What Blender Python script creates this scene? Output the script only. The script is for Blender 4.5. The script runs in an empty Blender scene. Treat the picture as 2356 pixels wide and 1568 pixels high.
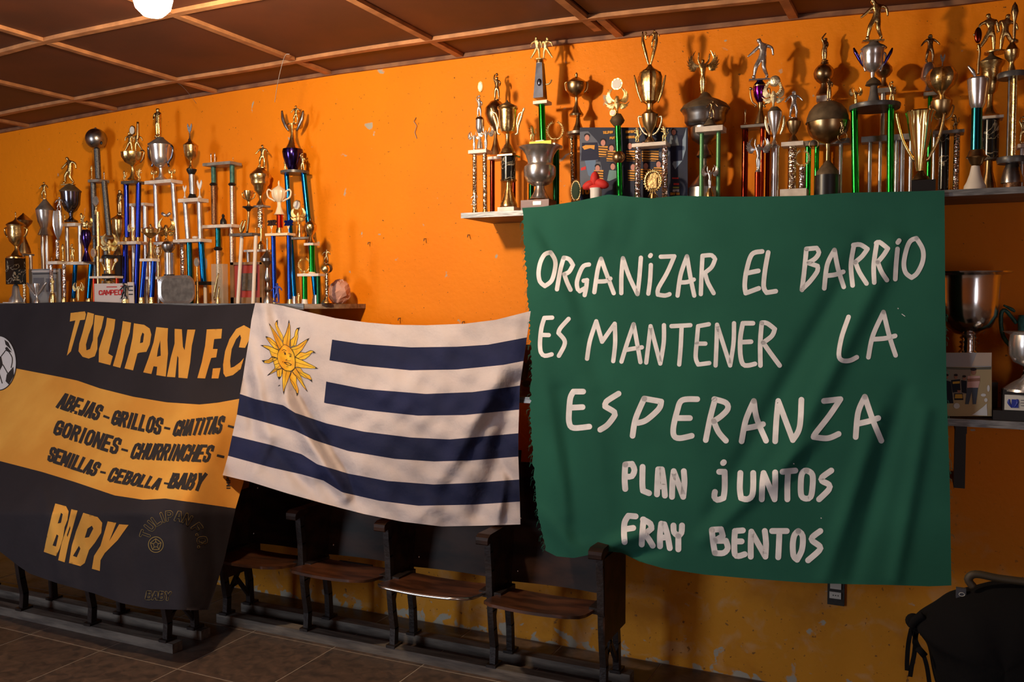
import bpy, math, random
import numpy as np
from mathutils import Vector, Matrix
from mathutils.geometry import delaunay_2d_cdt
random.seed(7)
R = math.radians
scene = bpy.context.scene
COL = scene.collection

# ------------------------------------------------------------------ camera, light, exposure
CAM_H, FPX, YAW, PITCH = 1.55, 2035.0, R(25), R(2.6)
FW = Vector((-math.sin(YAW)*math.cos(PITCH), math.cos(YAW)*math.cos(PITCH), -math.sin(PITCH)))
RT = Vector((math.cos(YAW), math.sin(YAW), 0.0))
UP = RT.cross(FW)
cam = bpy.data.cameras.new('camera'); camo = bpy.data.objects.new('camera', cam); COL.objects.link(camo)
cam.sensor_width = 36.0; cam.lens = 36.0*FPX/2356.0; cam.clip_start = 0.05
camo.matrix_world = Matrix.Translation((0, 0, CAM_H)) @ Matrix((RT, UP, -FW)).transposed().to_4x4()
scene.camera = camo
scene.view_settings.view_transform = 'Standard'
scene.view_settings.look = 'None'
scene.view_settings.gamma = 1.0
scene.view_settings.use_curve_mapping = False
scene.view_settings.exposure = 0.0
BULB_POS = (-2.07, 1.945, 2.435); BULB_R = 0.056; BULB_E = 940.0
DAY_COL = (0.78, 0.88, 1.0); DAY_1 = 105.0; DAY_2 = 22.0
world = bpy.data.worlds.new('world'); scene.world = world; world.use_nodes = True
world.node_tree.nodes['Background'].inputs[0].default_value = (0.75, 0.86, 1.0, 1)
world.node_tree.nodes['Background'].inputs[1].default_value = 1.0
def area(name, loc, rot, sx, sy, power, color):
    l = bpy.data.lights.new(name, 'AREA'); l.shape = 'RECTANGLE'; l.size = sx; l.size_y = sy
    l.energy = power; l.color = color
    o = bpy.data.objects.new(name, l); COL.objects.link(o); o.location = loc; o.rotation_euler = rot
    return o
area('daylight_through_front_window', (-4.4, -2.04, 1.55), (R(90), 0, R(180)), 1.1, 1.7, DAY_1, DAY_COL).rotation_euler = (R(-90), 0, R(180))
area('daylight_through_front_door', (2.7, -2.04, 1.2), (R(-90), 0, R(180)), 0.8, 1.9, DAY_2, (1.0, 0.92, 0.93))

# ------------------------------------------------------------------ photo pixel -> world helpers
def ray(x, y): return FW + RT*((x-1178)/FPX) - UP*((y-784)/FPX)
def onY(x, y, Y):
    d = ray(x, y); return Vector((0, 0, CAM_H)) + d*(Y/d.y)
def onZ(x, y, Z):
    d = ray(x, y); return Vector((0, 0, CAM_H)) + d*((Z-CAM_H)/d.z)
def pxm(x, y, Y):                                    # metres per pixel on plane Y
    d = ray(x, y); return (Y/d.y)/FPX

# ------------------------------------------------------------------ materials
MATS = {}
def mat(name, col, rough=0.5, metal=0.0, var=0.0, vscale=12.0, col2=None, bump=0.0, bscale=60.0, coat=0.0, emit=None, spec=0.5, stretch=None, alpha=1.0, trans=0.0, rvar=0.0):
    m = bpy.data.materials.new(name); m.use_nodes = True; nt = m.node_tree; N = nt.nodes; L = nt.links
    b = N['Principled BSDF']
    b.inputs['Base Color'].default_value = (*col, 1); b.inputs['Roughness'].default_value = rough
    b.inputs['Metallic'].default_value = metal; b.inputs['Coat Weight'].default_value = coat
    b.inputs['Specular IOR Level'].default_value = spec; b.inputs['Alpha'].default_value = alpha
    b.inputs['Transmission Weight'].default_value = trans
    tc = N.new('ShaderNodeTexCoord'); mp = N.new('ShaderNodeMapping'); L.new(tc.outputs['Object'], mp.inputs[0])
    if stretch: mp.inputs['Scale'].default_value = stretch
    if col2 is not None or var or rvar:
        n = N.new('ShaderNodeTexNoise'); n.inputs['Scale'].default_value = vscale; n.inputs['Detail'].default_value = 6
        L.new(mp.outputs[0], n.inputs['Vector'])
        if col2 is not None or var:
            c2 = col2 if col2 is not None else tuple(c*(1-var) for c in col)
            r = N.new('ShaderNodeValToRGB'); r.color_ramp.elements[0].position = 0.38; r.color_ramp.elements[1].position = 0.64
            r.color_ramp.elements[0].color = (*c2, 1); r.color_ramp.elements[1].color = (*col, 1)
            L.new(n.outputs[0], r.inputs[0]); L.new(r.outputs[0], b.inputs['Base Color'])
        if rvar:
            mr = N.new('ShaderNodeMapRange'); mr.inputs[3].default_value = max(0, rough-rvar); mr.inputs[4].default_value = rough+rvar
            L.new(n.outputs[0], mr.inputs[0]); L.new(mr.outputs[0], b.inputs['Roughness'])
    if bump:
        n2 = N.new('ShaderNodeTexNoise'); n2.inputs['Scale'].default_value = bscale; n2.inputs['Detail'].default_value = 8
        L.new(mp.outputs[0], n2.inputs['Vector'])
        bp = N.new('ShaderNodeBump'); bp.inputs['Strength'].default_value = bump; bp.inputs['Distance'].default_value = 0.01
        L.new(n2.outputs[0], bp.inputs['Height']); L.new(bp.outputs[0], b.inputs['Normal'])
    if emit:
        b.inputs['Emission Color'].default_value = (*emit[0], 1); b.inputs['Emission Strength'].default_value = emit[1]
    MATS[name] = m; return m
mat('gold', (0.85, 0.6, 0.25), 0.26, 1.0, var=0.3, vscale=25, rvar=0.1, bump=0.12, bscale=90)
mat('bright_gold', (1.0, 0.8, 0.36), 0.24, 1.0, bump=0.3, bscale=110)
mat('pale_gold', (1.0, 0.86, 0.55), 0.34, 0.9, bump=0.35, bscale=110)
mat('bronze', (0.55, 0.37, 0.18), 0.3, 1.0, var=0.4, vscale=18, rvar=0.12)
mat('dusty_bronze', (0.2, 0.135, 0.075), 0.62, 0.6, var=0.4, vscale=30)
mat('silver', (0.82, 0.78, 0.75), 0.25, 0.88, var=0.3, vscale=18, rvar=0.08)
mat('dark_silver', (0.45, 0.42, 0.4), 0.3, 1.0, var=0.35, vscale=20, rvar=0.1)
mat('dusty_grey', (0.2, 0.17, 0.15), 0.7, 0.5, var=0.4, vscale=30)
mat('blue_chrome', (0.25, 0.27, 0.36), 0.16, 1.0, var=0.4, vscale=20)
mat('purple', (0.26, 0.02, 0.42), 0.15, 1.0)
mat('violet_black', (0.07, 0.04, 0.26), 0.14, 1.0)
def foil(name, col, glit=0.0):
    return mat(name, col, 0.2, 1.0, var=0.3, vscale=40, stretch=(1, 1, 0.15))
foil('blue_foil', (0.03, 0.1, 0.75)); foil('deep_blue_foil', (0.03, 0.05, 0.5)); foil('sky_foil', (0.01, 0.2, 0.62)); foil('teal_foil', (0.02, 0.2, 0.26))
foil('green_foil', (0.02, 0.5, 0.05)); foil('dark_green_foil', (0.02, 0.14, 0.05)); foil('red_foil', (0.6, 0.04, 0.015)); foil('dark_red_foil', (0.18, 0.02, 0.01))
mat('matt_green', (0.1, 0.27, 0.11), 0.4, 0.4)
mat('teal_paint', (0.05, 0.18, 0.14), 0.5, 0.2, var=0.5, vscale=60)
mat('white_post', (0.72, 0.62, 0.52), 0.4)
mat('cream', (0.78, 0.62, 0.42), 0.4, coat=0.3)
mat('marble', (0.8, 0.7, 0.6), 0.35, col2=(0.62, 0.52, 0.44), vscale=25)
mat('polished_steel', (0.86, 0.84, 0.84), 0.17, 1.0, var=0.15, vscale=8, rvar=0.06)
mat('old_aluminium', (0.75, 0.7, 0.66), 0.27, 0.92, var=0.25, vscale=10, rvar=0.08)
mat('mirror_gold', (1.0, 0.78, 0.3), 0.15, 1.0)
mat('grey_marble', (0.3, 0.26, 0.23), 0.4, col2=(0.17, 0.15, 0.13), vscale=25)
mat('black', (0.012, 0.011, 0.011), 0.35); mat('black_slab', (0.045, 0.04, 0.04), 0.35, col2=(0.1, 0.09, 0.08), vscale=30)
mat('maroon_wood', (0.15, 0.025, 0.018), 0.35, var=0.4, stretch=(1, 1, 8)); mat('brown_glitter', (0.3, 0.14, 0.06), 0.45, 0.6, var=0.6, vscale=150)
mat('grey_glitter', (0.2, 0.19, 0.18), 0.45, 0.7, col2=(0.06, 0.06, 0.06), vscale=200); mat('silver_glitter', (0.75, 0.62, 0.5), 0.35, 0.8, col2=(0.35, 0.25, 0.18), vscale=170)
def prism(name, a, b):
    m = mat(name, a, 0.18, 1.0); nt = m.node_tree; N = nt.nodes; L = nt.links
    tc = N['Texture Coordinate']; v = N.new('ShaderNodeTexVoronoi'); v.inputs['Scale'].default_value = 130; L.new(tc.outputs['Object'], v.inputs['Vector'])
    bp = N.new('ShaderNodeBump'); bp.inputs['Strength'].default_value = 0.6; bp.inputs['Distance'].default_value = 0.004
    L.new(v.outputs['Distance'], bp.inputs['Height']); L.new(bp.outputs[0], N['Principled BSDF'].inputs['Normal'])
    mx = N.new('ShaderNodeMix'); mx.data_type = 'RGBA'; mx.inputs[6].default_value = (*a, 1); mx.inputs[7].default_value = (*b, 1)
    L.new(v.outputs['Color'], mx.inputs[0]); L.new(mx.outputs[2], N['Principled BSDF'].inputs['Base Color'])
prism('prism_silver', (0.9, 0.88, 0.86), (0.6, 0.45, 0.4)); prism('prism_gold', (0.85, 0.65, 0.32), (0.7, 0.6, 0.5))
m = mat('black_marble', (0.012, 0.012, 0.012), 0.18); N = m.node_tree.nodes; L = m.node_tree.links
n = N.new('ShaderNodeTexNoise'); n.inputs['Scale'].default_value = 17; n.inputs['Detail'].default_value = 4; n.inputs['Distortion'].default_value = 0.7
r = N.new('ShaderNodeValToRGB'); r.color_ramp.elements[0].position = 0.545; r.color_ramp.elements[0].color = (0.01, 0.01, 0.01, 1)
r.color_ramp.elements[1].position = 0.56; r.color_ramp.elements[1].color = (0.5, 0.42, 0.3, 1); e = r.color_ramp.elements.new(0.575); e.color = (0.012, 0.012, 0.012, 1)
L.new(N['Texture Coordinate'].outputs['Object'], n.inputs['Vector']); L.new(n.outputs[0], r.inputs[0]); L.new(r.outputs[0], N['Principled BSDF'].inputs['Base Color'])
mat('dark_wood', (0.045, 0.019, 0.011), 0.45, col2=(0.016, 0.009, 0.007), vscale=5, stretch=(1, 3, 3), coat=0.0, spec=0.14)
mat('seat_wood', (0.105, 0.038, 0.017), 0.35, col2=(0.035, 0.014, 0.008), vscale=7, stretch=(1, 3, 3), coat=0.05)
mat('cast_iron', (0.03, 0.02, 0.018), 0.45, 0.3, var=0.4, bump=0.2, bscale=80)
mat('rail_wood', (0.16, 0.13, 0.105), 0.7, col2=(0.07, 0.055, 0.046), vscale=9, stretch=(0.6, 4, 4), bump=0.2)
mat('chrome_trim', (0.75, 0.72, 0.7), 0.25, 1.0)
mat('shelf_wood', (0.3, 0.2, 0.13), 0.6, col2=(0.16, 0.1, 0.06), vscale=9, stretch=(0.5, 5, 5))
mat('shelf_edge', (0.32, 0.32, 0.31), 0.45, 0.7, col2=(0.16, 0.16, 0.16), vscale=60, stretch=(0.3, 3, 3))
mat('dark_bracket', (0.03, 0.022, 0.018), 0.6)
mat('batten_wood', (0.5, 0.22, 0.085), 0.65, col2=(0.33, 0.14, 0.055), vscale=14, stretch=(1, 1, 1), bump=0.15)
mat('hardboard', (0.105, 0.026, 0.009), 0.6, col2=(0.075, 0.02, 0.008), vscale=4, bump=0.05, bscale=200)
mat('cornice_wood', (0.3, 0.13, 0.055), 0.65, col2=(0.16, 0.06, 0.03), vscale=14)
mat('paper', (0.6, 0.5, 0.46), 0.6); mat('paper_grey', (0.25, 0.23, 0.22), 0.4); mat('ink_red', (0.5, 0.02, 0.02), 0.6); mat('ink_dark', (0.03, 0.025, 0.03), 0.6); mat('ink_grey', (0.13, 0.12, 0.13), 0.5)
mat('red_mat', (0.32, 0.03, 0.02), 0.7); mat('frame_wood', (0.3, 0.15, 0.06), 0.5, var=0.4); mat('picture_dark', (0.13, 0.09, 0.06), 0.4, col2=(0.05, 0.04, 0.03), vscale=40)
mat('acrylic', (0.5, 0.42, 0.3), 0.15, alpha=0.4); mat('pink_paper', (0.55, 0.28, 0.2), 0.7, bump=0.3, bscale=20)
mat('yellow_card', (0.85, 0.75, 0.08), 0.6); mat('red_cloth', (0.55, 0.02, 0.015), 0.7); mat('glass_green', (0.02, 0.04, 0.02), 0.1); mat('white_plastic', (0.75, 0.7, 0.65), 0.4)
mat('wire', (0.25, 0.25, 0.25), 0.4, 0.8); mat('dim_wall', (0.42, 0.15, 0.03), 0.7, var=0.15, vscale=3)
mat('outlet_dark', (0.03, 0.03, 0.028), 0.5, var=0.4, vscale=60); mat('outlet_white', (0.6, 0.58, 0.52), 0.45)
mat('bag_black', (0.006, 0.0055, 0.006), 0.95, spec=0.1, bump=0.3, bscale=30); mat('bag_trim', (0.04, 0.027, 0.012), 0.6); mat('bag_grey', (0.045, 0.045, 0.055), 0.7)
mat('bulb_glass', (1, 1, 1), 0.3, emit=((1.0, 0.78, 0.52), BULB_E)); mat('socket', (0.6, 0.55, 0.45), 0.5)
mat('blue_plastic', (0.02, 0.04, 0.3), 0.3); mat('disc_white', (0.72, 0.68, 0.62), 0.4)
def cloth_mat(name, col, col2, scale, bump, weave=True, back=0.0):
    m = mat(name, col, 0.85, col2=col2, vscale=scale, bump=bump, bscale=6, spec=0.15); [setattr(x.inputs['Distance'], 'default_value', 0.022) for x in m.node_tree.nodes if x.type == 'BUMP']
    return m
cloth_mat('black_cloth', (0.03, 0.025, 0.03), (0.024, 0.02, 0.024), 3, 0.35)
cloth_mat('yellow_cloth', (0.72, 0.36, 0.07), (0.62, 0.27, 0.045), 3, 0.35)
cloth_mat('white_cloth', (0.64, 0.56, 0.56), (0.52, 0.45, 0.45), 3, 1.0)
cloth_mat('navy_cloth', (0.022, 0.027, 0.08), (0.015, 0.019, 0.05), 3, 1.0)
cloth_mat('green_cloth', (0.02, 0.115, 0.078), (0.016, 0.094, 0.066), 2.5, 0.25)
mat('letter_paint', (0.88, 0.86, 0.88), 0.7, col2=(0.72, 0.71, 0.73), vscale=18); mat('sun_yellow', (0.8, 0.5, 0.03), 0.8, col2=(0.75, 0.33, 0.02), vscale=25)
mat('line_dark', (0.02, 0.015, 0.015), 0.8); mat('print_white', (0.62, 0.6, 0.62), 0.8); mat('print_gold', (0.65, 0.36, 0.08), 0.8); mat('thin_gold', (0.3, 0.2, 0.05), 0.8)

# wall paint: orange, with scuffs, peeling near the floor and small dark spots
m = mat('orange_wall', (0.9, 0.26, 0.005), 0.6, spec=0.2); nt = m.node_tree; N = nt.nodes; L = nt.links; b = N['Principled BSDF']
geo = N.new('ShaderNodeNewGeometry'); sep = N.new('ShaderNodeSeparateXYZ'); L.new(geo.outputs['Position'], sep.inputs[0])
def noise(sc, det=6, dist=0.0, vec=None):
    n = N.new('ShaderNodeTexNoise'); n.inputs['Scale'].default_value = sc; n.inputs['Detail'].default_value = det; n.inputs['Distortion'].default_value = dist
    L.new(vec or geo.outputs['Position'], n.inputs['Vector']); return n.outputs[0]
def ramp(src, p0, p1, c0=(0, 0, 0, 1), c1=(1, 1, 1, 1)):
    r = N.new('ShaderNodeValToRGB'); r.color_ramp.elements[0].position = p0; r.color_ramp.elements[1].position = p1
    r.color_ramp.elements[0].color = c0; r.color_ramp.elements[1].color = c1; L.new(src, r.inputs[0]); return r.outputs[0]
def mixc(f, a, c):
    x = N.new('ShaderNodeMix'); x.data_type = 'RGBA'; L.new(f, x.inputs[0])
    for i, v in ((6, a), (7, c)):
        if isinstance(v, tuple): x.inputs[i].default_value = v
        else: L.new(v, x.inputs[i])
    return x.outputs[2]
def mathn(op, a, c=None):
    x = N.new('ShaderNodeMath'); x.operation = op
    for i, v in ((0, a), (1, c)):
        if v is None: continue
        if isinstance(v, (int, float)): x.inputs[i].default_value = v
        else: L.new(v, x.inputs[i])
    return x.outputs[0]
base = ramp(noise(1.6), 0.35, 0.65, (0.80, 0.215, 0.003, 1), (0.88, 0.25, 0.003, 1))
low = N.new('ShaderNodeMapRange'); low.inputs[1].default_value = 0.9; low.inputs[2].default_value = 0.35; L.new(sep.outputs[2], low.inputs[0])
base = mixc(low.outputs[0], base, (0.66, 0.27, 0.02, 1))                       # older, yellower paint low on the wall
base = mixc(mathn('MULTIPLY', ramp(noise(9, 10, 0.6), 0.54, 0.70), mathn('MULTIPLY', low.outputs[0], 0.6)), base, (0.6, 0.38, 0.2, 1))
base = mixc(mathn('MULTIPLY', ramp(noise(4.5, 12, 0.3), 0.5, 0.66), mathn('MULTIPLY', low.outputs[0], 0.55)), base, (0.42, 0.15, 0.012, 1))
base = mixc(mathn('MULTIPLY', ramp(noise(45, 3), 0.68, 0.71), low.outputs[0]), base, (0.25, 0.11, 0.03, 1))
base = mixc(ramp(noise(70, 2), 0.735, 0.76), base, (0.2, 0.07, 0.01, 1))
peel = N.new('ShaderNodeMapRange'); peel.inputs[1].default_value = 0.13; peel.inputs[2].default_value = 0.0; L.new(sep.outputs[2], peel.inputs[0])
base = mixc(ramp(mathn('ADD', noise(14, 8, 0.5), mathn('MULTIPLY', peel.outputs[0], 0.2)), 0.69, 0.73), base, (0.42, 0.38, 0.3, 1))
L.new(base, b.inputs['Base Color'])
bp = N.new('ShaderNodeBump'); bp.inputs['Strength'].default_value = 0.25; bp.inputs['Distance'].default_value = 0.01
L.new(noise(35, 8), bp.inputs['Height']); L.new(bp.outputs[0], b.inputs['Normal'])
# floor tiles: dark brown mottled, tint varies from tile to tile
m = mat('brown_tile', (0.1, 0.05, 0.03), 0.38, spec=0.4); nt = m.node_tree; N = nt.nodes; L = nt.links; b = N['Principled BSDF']
geo = N.new('ShaderNodeNewGeometry'); oi = N.new('ShaderNodeObjectInfo')
c = ramp(noise(22, 12, 0.8), 0.32, 0.72, (0.05, 0.036, 0.03, 1), (0.125, 0.078, 0.056, 1))
hs = N.new('ShaderNodeHueSaturation'); L.new(c, hs.inputs['Color']); L.new(mathn('ADD', mathn('MULTIPLY', oi.outputs['Random'], 0.3), 0.85), hs.inputs['Value']); L.new(hs.outputs[0], b.inputs['Base Color'])
mat('grout', (0.3, 0.24, 0.19), 0.8)

# ------------------------------------------------------------------ mesh helpers
def link(name, verts, faces, m, parent=None, smooth=False, mats=None, fm=None, sharp=None):
    me = bpy.data.meshes.new(name); me.from_pydata([tuple(v) for v in verts], [], faces)
    for mm in (mats or [m]): me.materials.append(MATS[mm])
    if fm: me.polygons.foreach_set('material_index', fm)
    if smooth: me.polygons.foreach_set('use_smooth', [True]*len(me.polygons))
    me.update()
    if sharp: me.set_sharp_from_angle(angle=R(sharp))
    o = bpy.data.objects.new(name, me); COL.objects.link(o)
    if parent: o.parent = parent
    return o
def tag(o, label=None, cat=None, group=None, kind=None):
    for k, v in (('label', label), ('category', cat), ('group', group), ('kind', kind)):
        if v: o[k] = v
    return o
def empty(name, loc, label, cat, group=None):
    o = bpy.data.objects.new(name, None); o.empty_display_size = 0.05; COL.objects.link(o); o.location = loc
    return tag(o, label, cat, group)
BF = [(0, 3, 2, 1), (4, 5, 6, 7), (0, 1, 5, 4), (1, 2, 6, 5), (2, 3, 7, 6), (3, 0, 4, 7)]
class MB:
    def __init__(s): s.v = []; s.f = []
    def add(s, vs, fs):
        n = len(s.v); s.v += [tuple(v) for v in vs]; s.f += [tuple(i+n for i in f) for f in fs]; return s
    def box(s, x0, x1, y0, y1, z0, z1):
        return s.add([(x0, y0, z0), (x1, y0, z0), (x1, y1, z0), (x0, y1, z0), (x0, y0, z1), (x1, y0, z1), (x1, y1, z1), (x0, y1, z1)], BF)
    def tube(s, pts, rad, n=8, cap=True):
        pts = [Vector(p) for p in pts]; k = len(pts); rr = rad if isinstance(rad, (list, tuple)) else [rad]*k
        t0 = (pts[1]-pts[0]).normalized(); u = t0.orthogonal().normalized(); vs = []; fs = []
        for i, p in enumerate(pts):
            t = (pts[min(i+1, k-1)]-pts[max(i-1, 0)]).normalized(); u = (u-t*u.dot(t)).normalized(); w = t.cross(u)
            for j in range(n):
                a = 2*math.pi*j/n; vs.append(p+(u*math.cos(a)+w*math.sin(a))*rr[i])
        for i in range(k-1):
            for j in range(n): fs.append((i*n+j, i*n+(j+1) % n, (i+1)*n+(j+1) % n, (i+1)*n+j))
        if cap: fs += [tuple(range(n-1, -1, -1)), tuple((k-1)*n+j for j in range(n))]
        return s.add(vs, fs)
    def lathe(s, prof, c=(0, 0), n=24, flute=None, square=False, shift=None):
        vs = []; fs = []; k = len(prof)
        for i, (r_, z) in enumerate(prof):
            r_ = max(r_, 0.0002); sx = shift(z) if shift else 0.0
            for j in range(n):
                a = 2*math.pi*j/n + (math.pi/4 if square else 0); q = r_
                if flute: q = r_*(1+flute[1]*math.cos(flute[0]*a))
                vs.append((c[0]+sx+q*math.cos(a), c[1]+q*math.sin(a), z))
        up = prof[-1][1] > prof[0][1]
        for i in range(k-1):
            for j in range(n):
                q = (i*n+j, i*n+(j+1) % n, (i+1)*n+(j+1) % n, (i+1)*n+j); fs.append(q if up else q[::-1])
        a, b_ = tuple(range(n-1, -1, -1)), tuple((k-1)*n+j for j in range(n))
        fs += [a, b_] if up else [a[::-1], b_[::-1]]
        return s.add(vs, fs)
    def sphere(s, c, r, n=12, sc=(1, 1, 1)):
        pr = [(math.sin(math.pi*i/n), -math.cos(math.pi*i/n)) for i in range(n+1)]
        m2 = MB().lathe(pr, n=n+4); return s.add([(c[0]+v[0]*r*sc[0], c[1]+v[1]*r*sc[1], c[2]+v[2]*r*sc[2]) for v in m2.v], m2.f)
    def plate(s, poly, y0, y1):                        # polygon in xz extruded along y
        n = len(poly); vs = [(x, y0, z) for x, z in poly]+[(x, y1, z) for x, z in poly]
        fs = [(j, (j+1) % n, n+(j+1) % n, n+j) for j in range(n)]
        t, e, f, *_ = delaunay_2d_cdt([Vector(p) for p in poly], [(i, (i+1) % n) for i in range(n)], [], 1, 1e-6)
        if len(t) == n:
            fs += [tuple(q) for q in f]+[tuple(i+n for i in q[::-1]) for q in f]
        else: fs += [tuple(range(n-1, -1, -1)), tuple(range(n, 2*n))]
        return s.add(vs, fs)
    def obj(s, name, m, parent=None, smooth=False, off=(0, 0, 0), sharp=None):
        return link(name, [(v[0]-off[0], v[1]-off[1], v[2]-off[2]) for v in s.v], s.f, m, parent, smooth or bool(sharp), sharp=sharp)

# ------------------------------------------------------------------ room shell
WALL_Y, XL, XR, YF = 3.65, -6.6, 3.4, -2.0
def zc(x): return float(np.interp(x, [-6.6, -5.2, -4.0, -3.34, -2.65, -1.45, -0.95, -0.46, -0.2, 0.05, 3.4], [2.53, 2.60, 2.652, 2.675, 2.69, 2.69, 2.678, 2.667, 2.657, 2.645, 2.64]))
o = MB().box(XL, XR, WALL_Y, WALL_Y+0.15, -0.06, 2.8).obj('wall_back', 'orange_wall'); tag(o, kind='structure')
o = MB().box(XL-0.15, XL, YF, WALL_Y, -0.06, 2.8).obj('wall_left', 'dim_wall'); tag(o, kind='structure')
tag(MB().box(XR, XR+0.15, YF, WALL_Y, -0.06, 2.8).obj('wall_right', 'dim_wall'), kind='structure')
w = MB(); w.box(XL, -4.95, YF-0.15, YF, 0, 2.8); w.box(-3.85, 2.28, YF-0.15, YF, 0, 2.8); w.box(3.12, XR, YF-0.15, YF, 0, 2.8); w.box(-4.95, -3.85, YF-0.15, YF, 0, 0.7); w.box(-4.95, -3.85, YF-0.15, YF, 2.4, 2.8); w.box(2.28, 3.12, YF-0.15, YF, 2.15, 2.8)
tag(w.obj('wall_front', 'dim_wall'), kind='structure')
w = MB(); w.box(-4.95, -4.91, YF-0.02, YF+0.03, 0.7, 2.4); w.box(-3.89, -3.85, YF-0.02, YF+0.03, 0.7, 2.4); w.box(-4.95, -3.85, YF-0.02, YF+0.03, 0.68, 0.72); w.box(-4.95, -3.85, YF-0.02, YF+0.03, 2.38, 2.42)
tag(w.obj('window_1', 'dark_wood'), kind='structure')
w = MB(); w.box(2.24, 2.3, YF-0.02, YF+0.03, 0, 2.2); w.box(3.1, 3.16, YF-0.02, YF+0.03, 0, 2.2); w.box(2.3, 3.1, YF-0.02, YF+0.03, 2.13, 2.2)
tag(w.obj('door_1', 'dark_wood'), kind='structure')
floor = tag(MB().box(XL, XR, YF, WALL_Y, -0.06, -0.0015).obj('floor', 'grout'), kind='structure')
T = 0.459; gx0, gy0 = -3.7475, 2.725; tile_me = None; ntile = 0
i0, i1 = math.floor((XL-gx0)/T), math.floor((XR-gx0)/T); j0, j1 = math.floor((0.2-gy0)/T), math.floor((WALL_Y-gy0)/T)
def tile_mesh(w_, d_):
    mb = MB(); g = 0.0022; b_ = 0.002
    mb.add([(g, g, -0.012), (w_-g, g, -0.012), (w_-g, d_-g, -0.012), (g, d_-g, -0.012), (g, g, -b_), (w_-g, g, -b_), (w_-g, d_-g, -b_), (g, d_-g, -b_),
            (g+b_, g+b_, 0), (w_-g-b_, g+b_, 0), (w_-g-b_, d_-g-b_, 0), (g+b_, d_-g-b_, 0)],
           [(0, 1, 5, 4), (1, 2, 6, 5), (2, 3, 7, 6), (3, 0, 4, 7), (4, 5, 9, 8), (5, 6, 10, 9), (6, 7, 11, 10), (7, 4, 8, 11), (8, 9, 10, 11)])
    me = bpy.data.meshes.new('tile'); me.from_pydata(mb.v, [], mb.f); me.materials.append(MATS['brown_tile']); return me
cache = {}
for i in range(i0, i1+1):
    for j in range(j0, j1+1):
        x0, y0 = max(XL, gx0+i*T), gy0+j*T; x1, y1 = min(XR, gx0+(i+1)*T), min(WALL_Y, gy0+(j+1)*T)
        if x1-x0 < 0.02 or y1-y0 < 0.02 or x1 < -5.6 or x0 > 1.2: continue
        k = (round(x1-x0, 3), round(y1-y0, 3))
        if k not in cache: cache[k] = tile_mesh(*k)
        o = bpy.data.objects.new('tile', cache[k]); COL.objects.link(o); o.location = (x0, y0, 0.0); o.parent = floor
ceil_ = tag(MB().box(XL, XR, YF, WALL_Y, 2.72, 2.8).obj('ceiling', 'hardboard'), kind='structure')
bx = [-4.17+0.737*k for k in range(-3, 11)]; by = [3.372-0.737*k for k in range(-0, 8)]
def strip(name, x0, x1, y0, y1, dz, th, m, parent, wob=0.0, seed=0):
    n = max(1, int(abs(x1-x0)/0.12)); vs = []; fs = []; rnd = random.Random(seed)
    ph = rnd.random()*6
    for i in range(n+1):
        x = x0+(x1-x0)*i/n; z = zc(x)-dz; wy = wob*math.sin(x*2.3+ph)+wob*0.6*math.sin(x*5.1+ph*2)
        vs += [(x, y0+wy, z-th), (x, y1+wy, z-th), (x, y1+wy, z), (x, y0+wy, z)]
    for i in range(n):
        a = i*4
        for j in range(4): fs.append((a+j, a+4+j, a+4+(j+1) % 4, a+(j+1) % 4))
    fs += [(0, 1, 2, 3), (n*4+3, n*4+2, n*4+1, n*4)]
    return link(name, vs, fs, m, parent)
xs = [XL]+[x for x in bx if XL < x < XR]+[XR]; ys = [YF]+sorted(by)+[WALL_Y]
ys = [y for y in ys if YF <= y <= WALL_Y]
for i in range(len(xs)-1):
    for j in range(len(ys)-1):
        strip('ceiling_panel', xs[i]+0.004, xs[i+1]-0.004, ys[j]+0.004, ys[j+1]-0.004, 0, 0.006, 'hardboard', ceil_)
for k, y in enumerate(ys[1:-1]): strip('batten', XL, XR, y-0.016, y+0.016, 0.004, 0.018, 'batten_wood', ceil_, wob=0.010, seed=k)
for k, x in enumerate(xs[1:-1]):
    for j in range(len(ys)-1):
        dx = 0.03 if (abs(x+1.222) < 0.02 and j == len(ys)-2) else 0.0
        if abs(x+1.222) < 0.02 and j < len(ys)-2: dx = -0.025
        y0, y1 = ys[j]+0.017, ys[j+1]-0.017
        if dx < 0 and j == len(ys)-3: y1 += 0.16
        z = zc(x); jx = random.uniform(-0.006, 0.006)
        mb = MB(); mb.add([(x+dx-0.017+jx, y0, z-0.021), (x+dx+0.017+jx, y0, z-0.021), (x+dx+0.017, y1, z-0.021), (x+dx-0.017, y1, z-0.021), (x+dx-0.017+jx, y0, z-0.005), (x+dx+0.017+jx, y0, z-0.005), (x+dx+0.017, y1, z-0.005), (x+dx-0.017, y1, z-0.005)], BF)
        mb.obj('batten', 'batten_wood', ceil_)
tag(strip('trim_1', XL, XR, WALL_Y-0.016, WALL_Y, 0.004, 0.02, 'cornice_wood', None), kind='structure')

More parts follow.
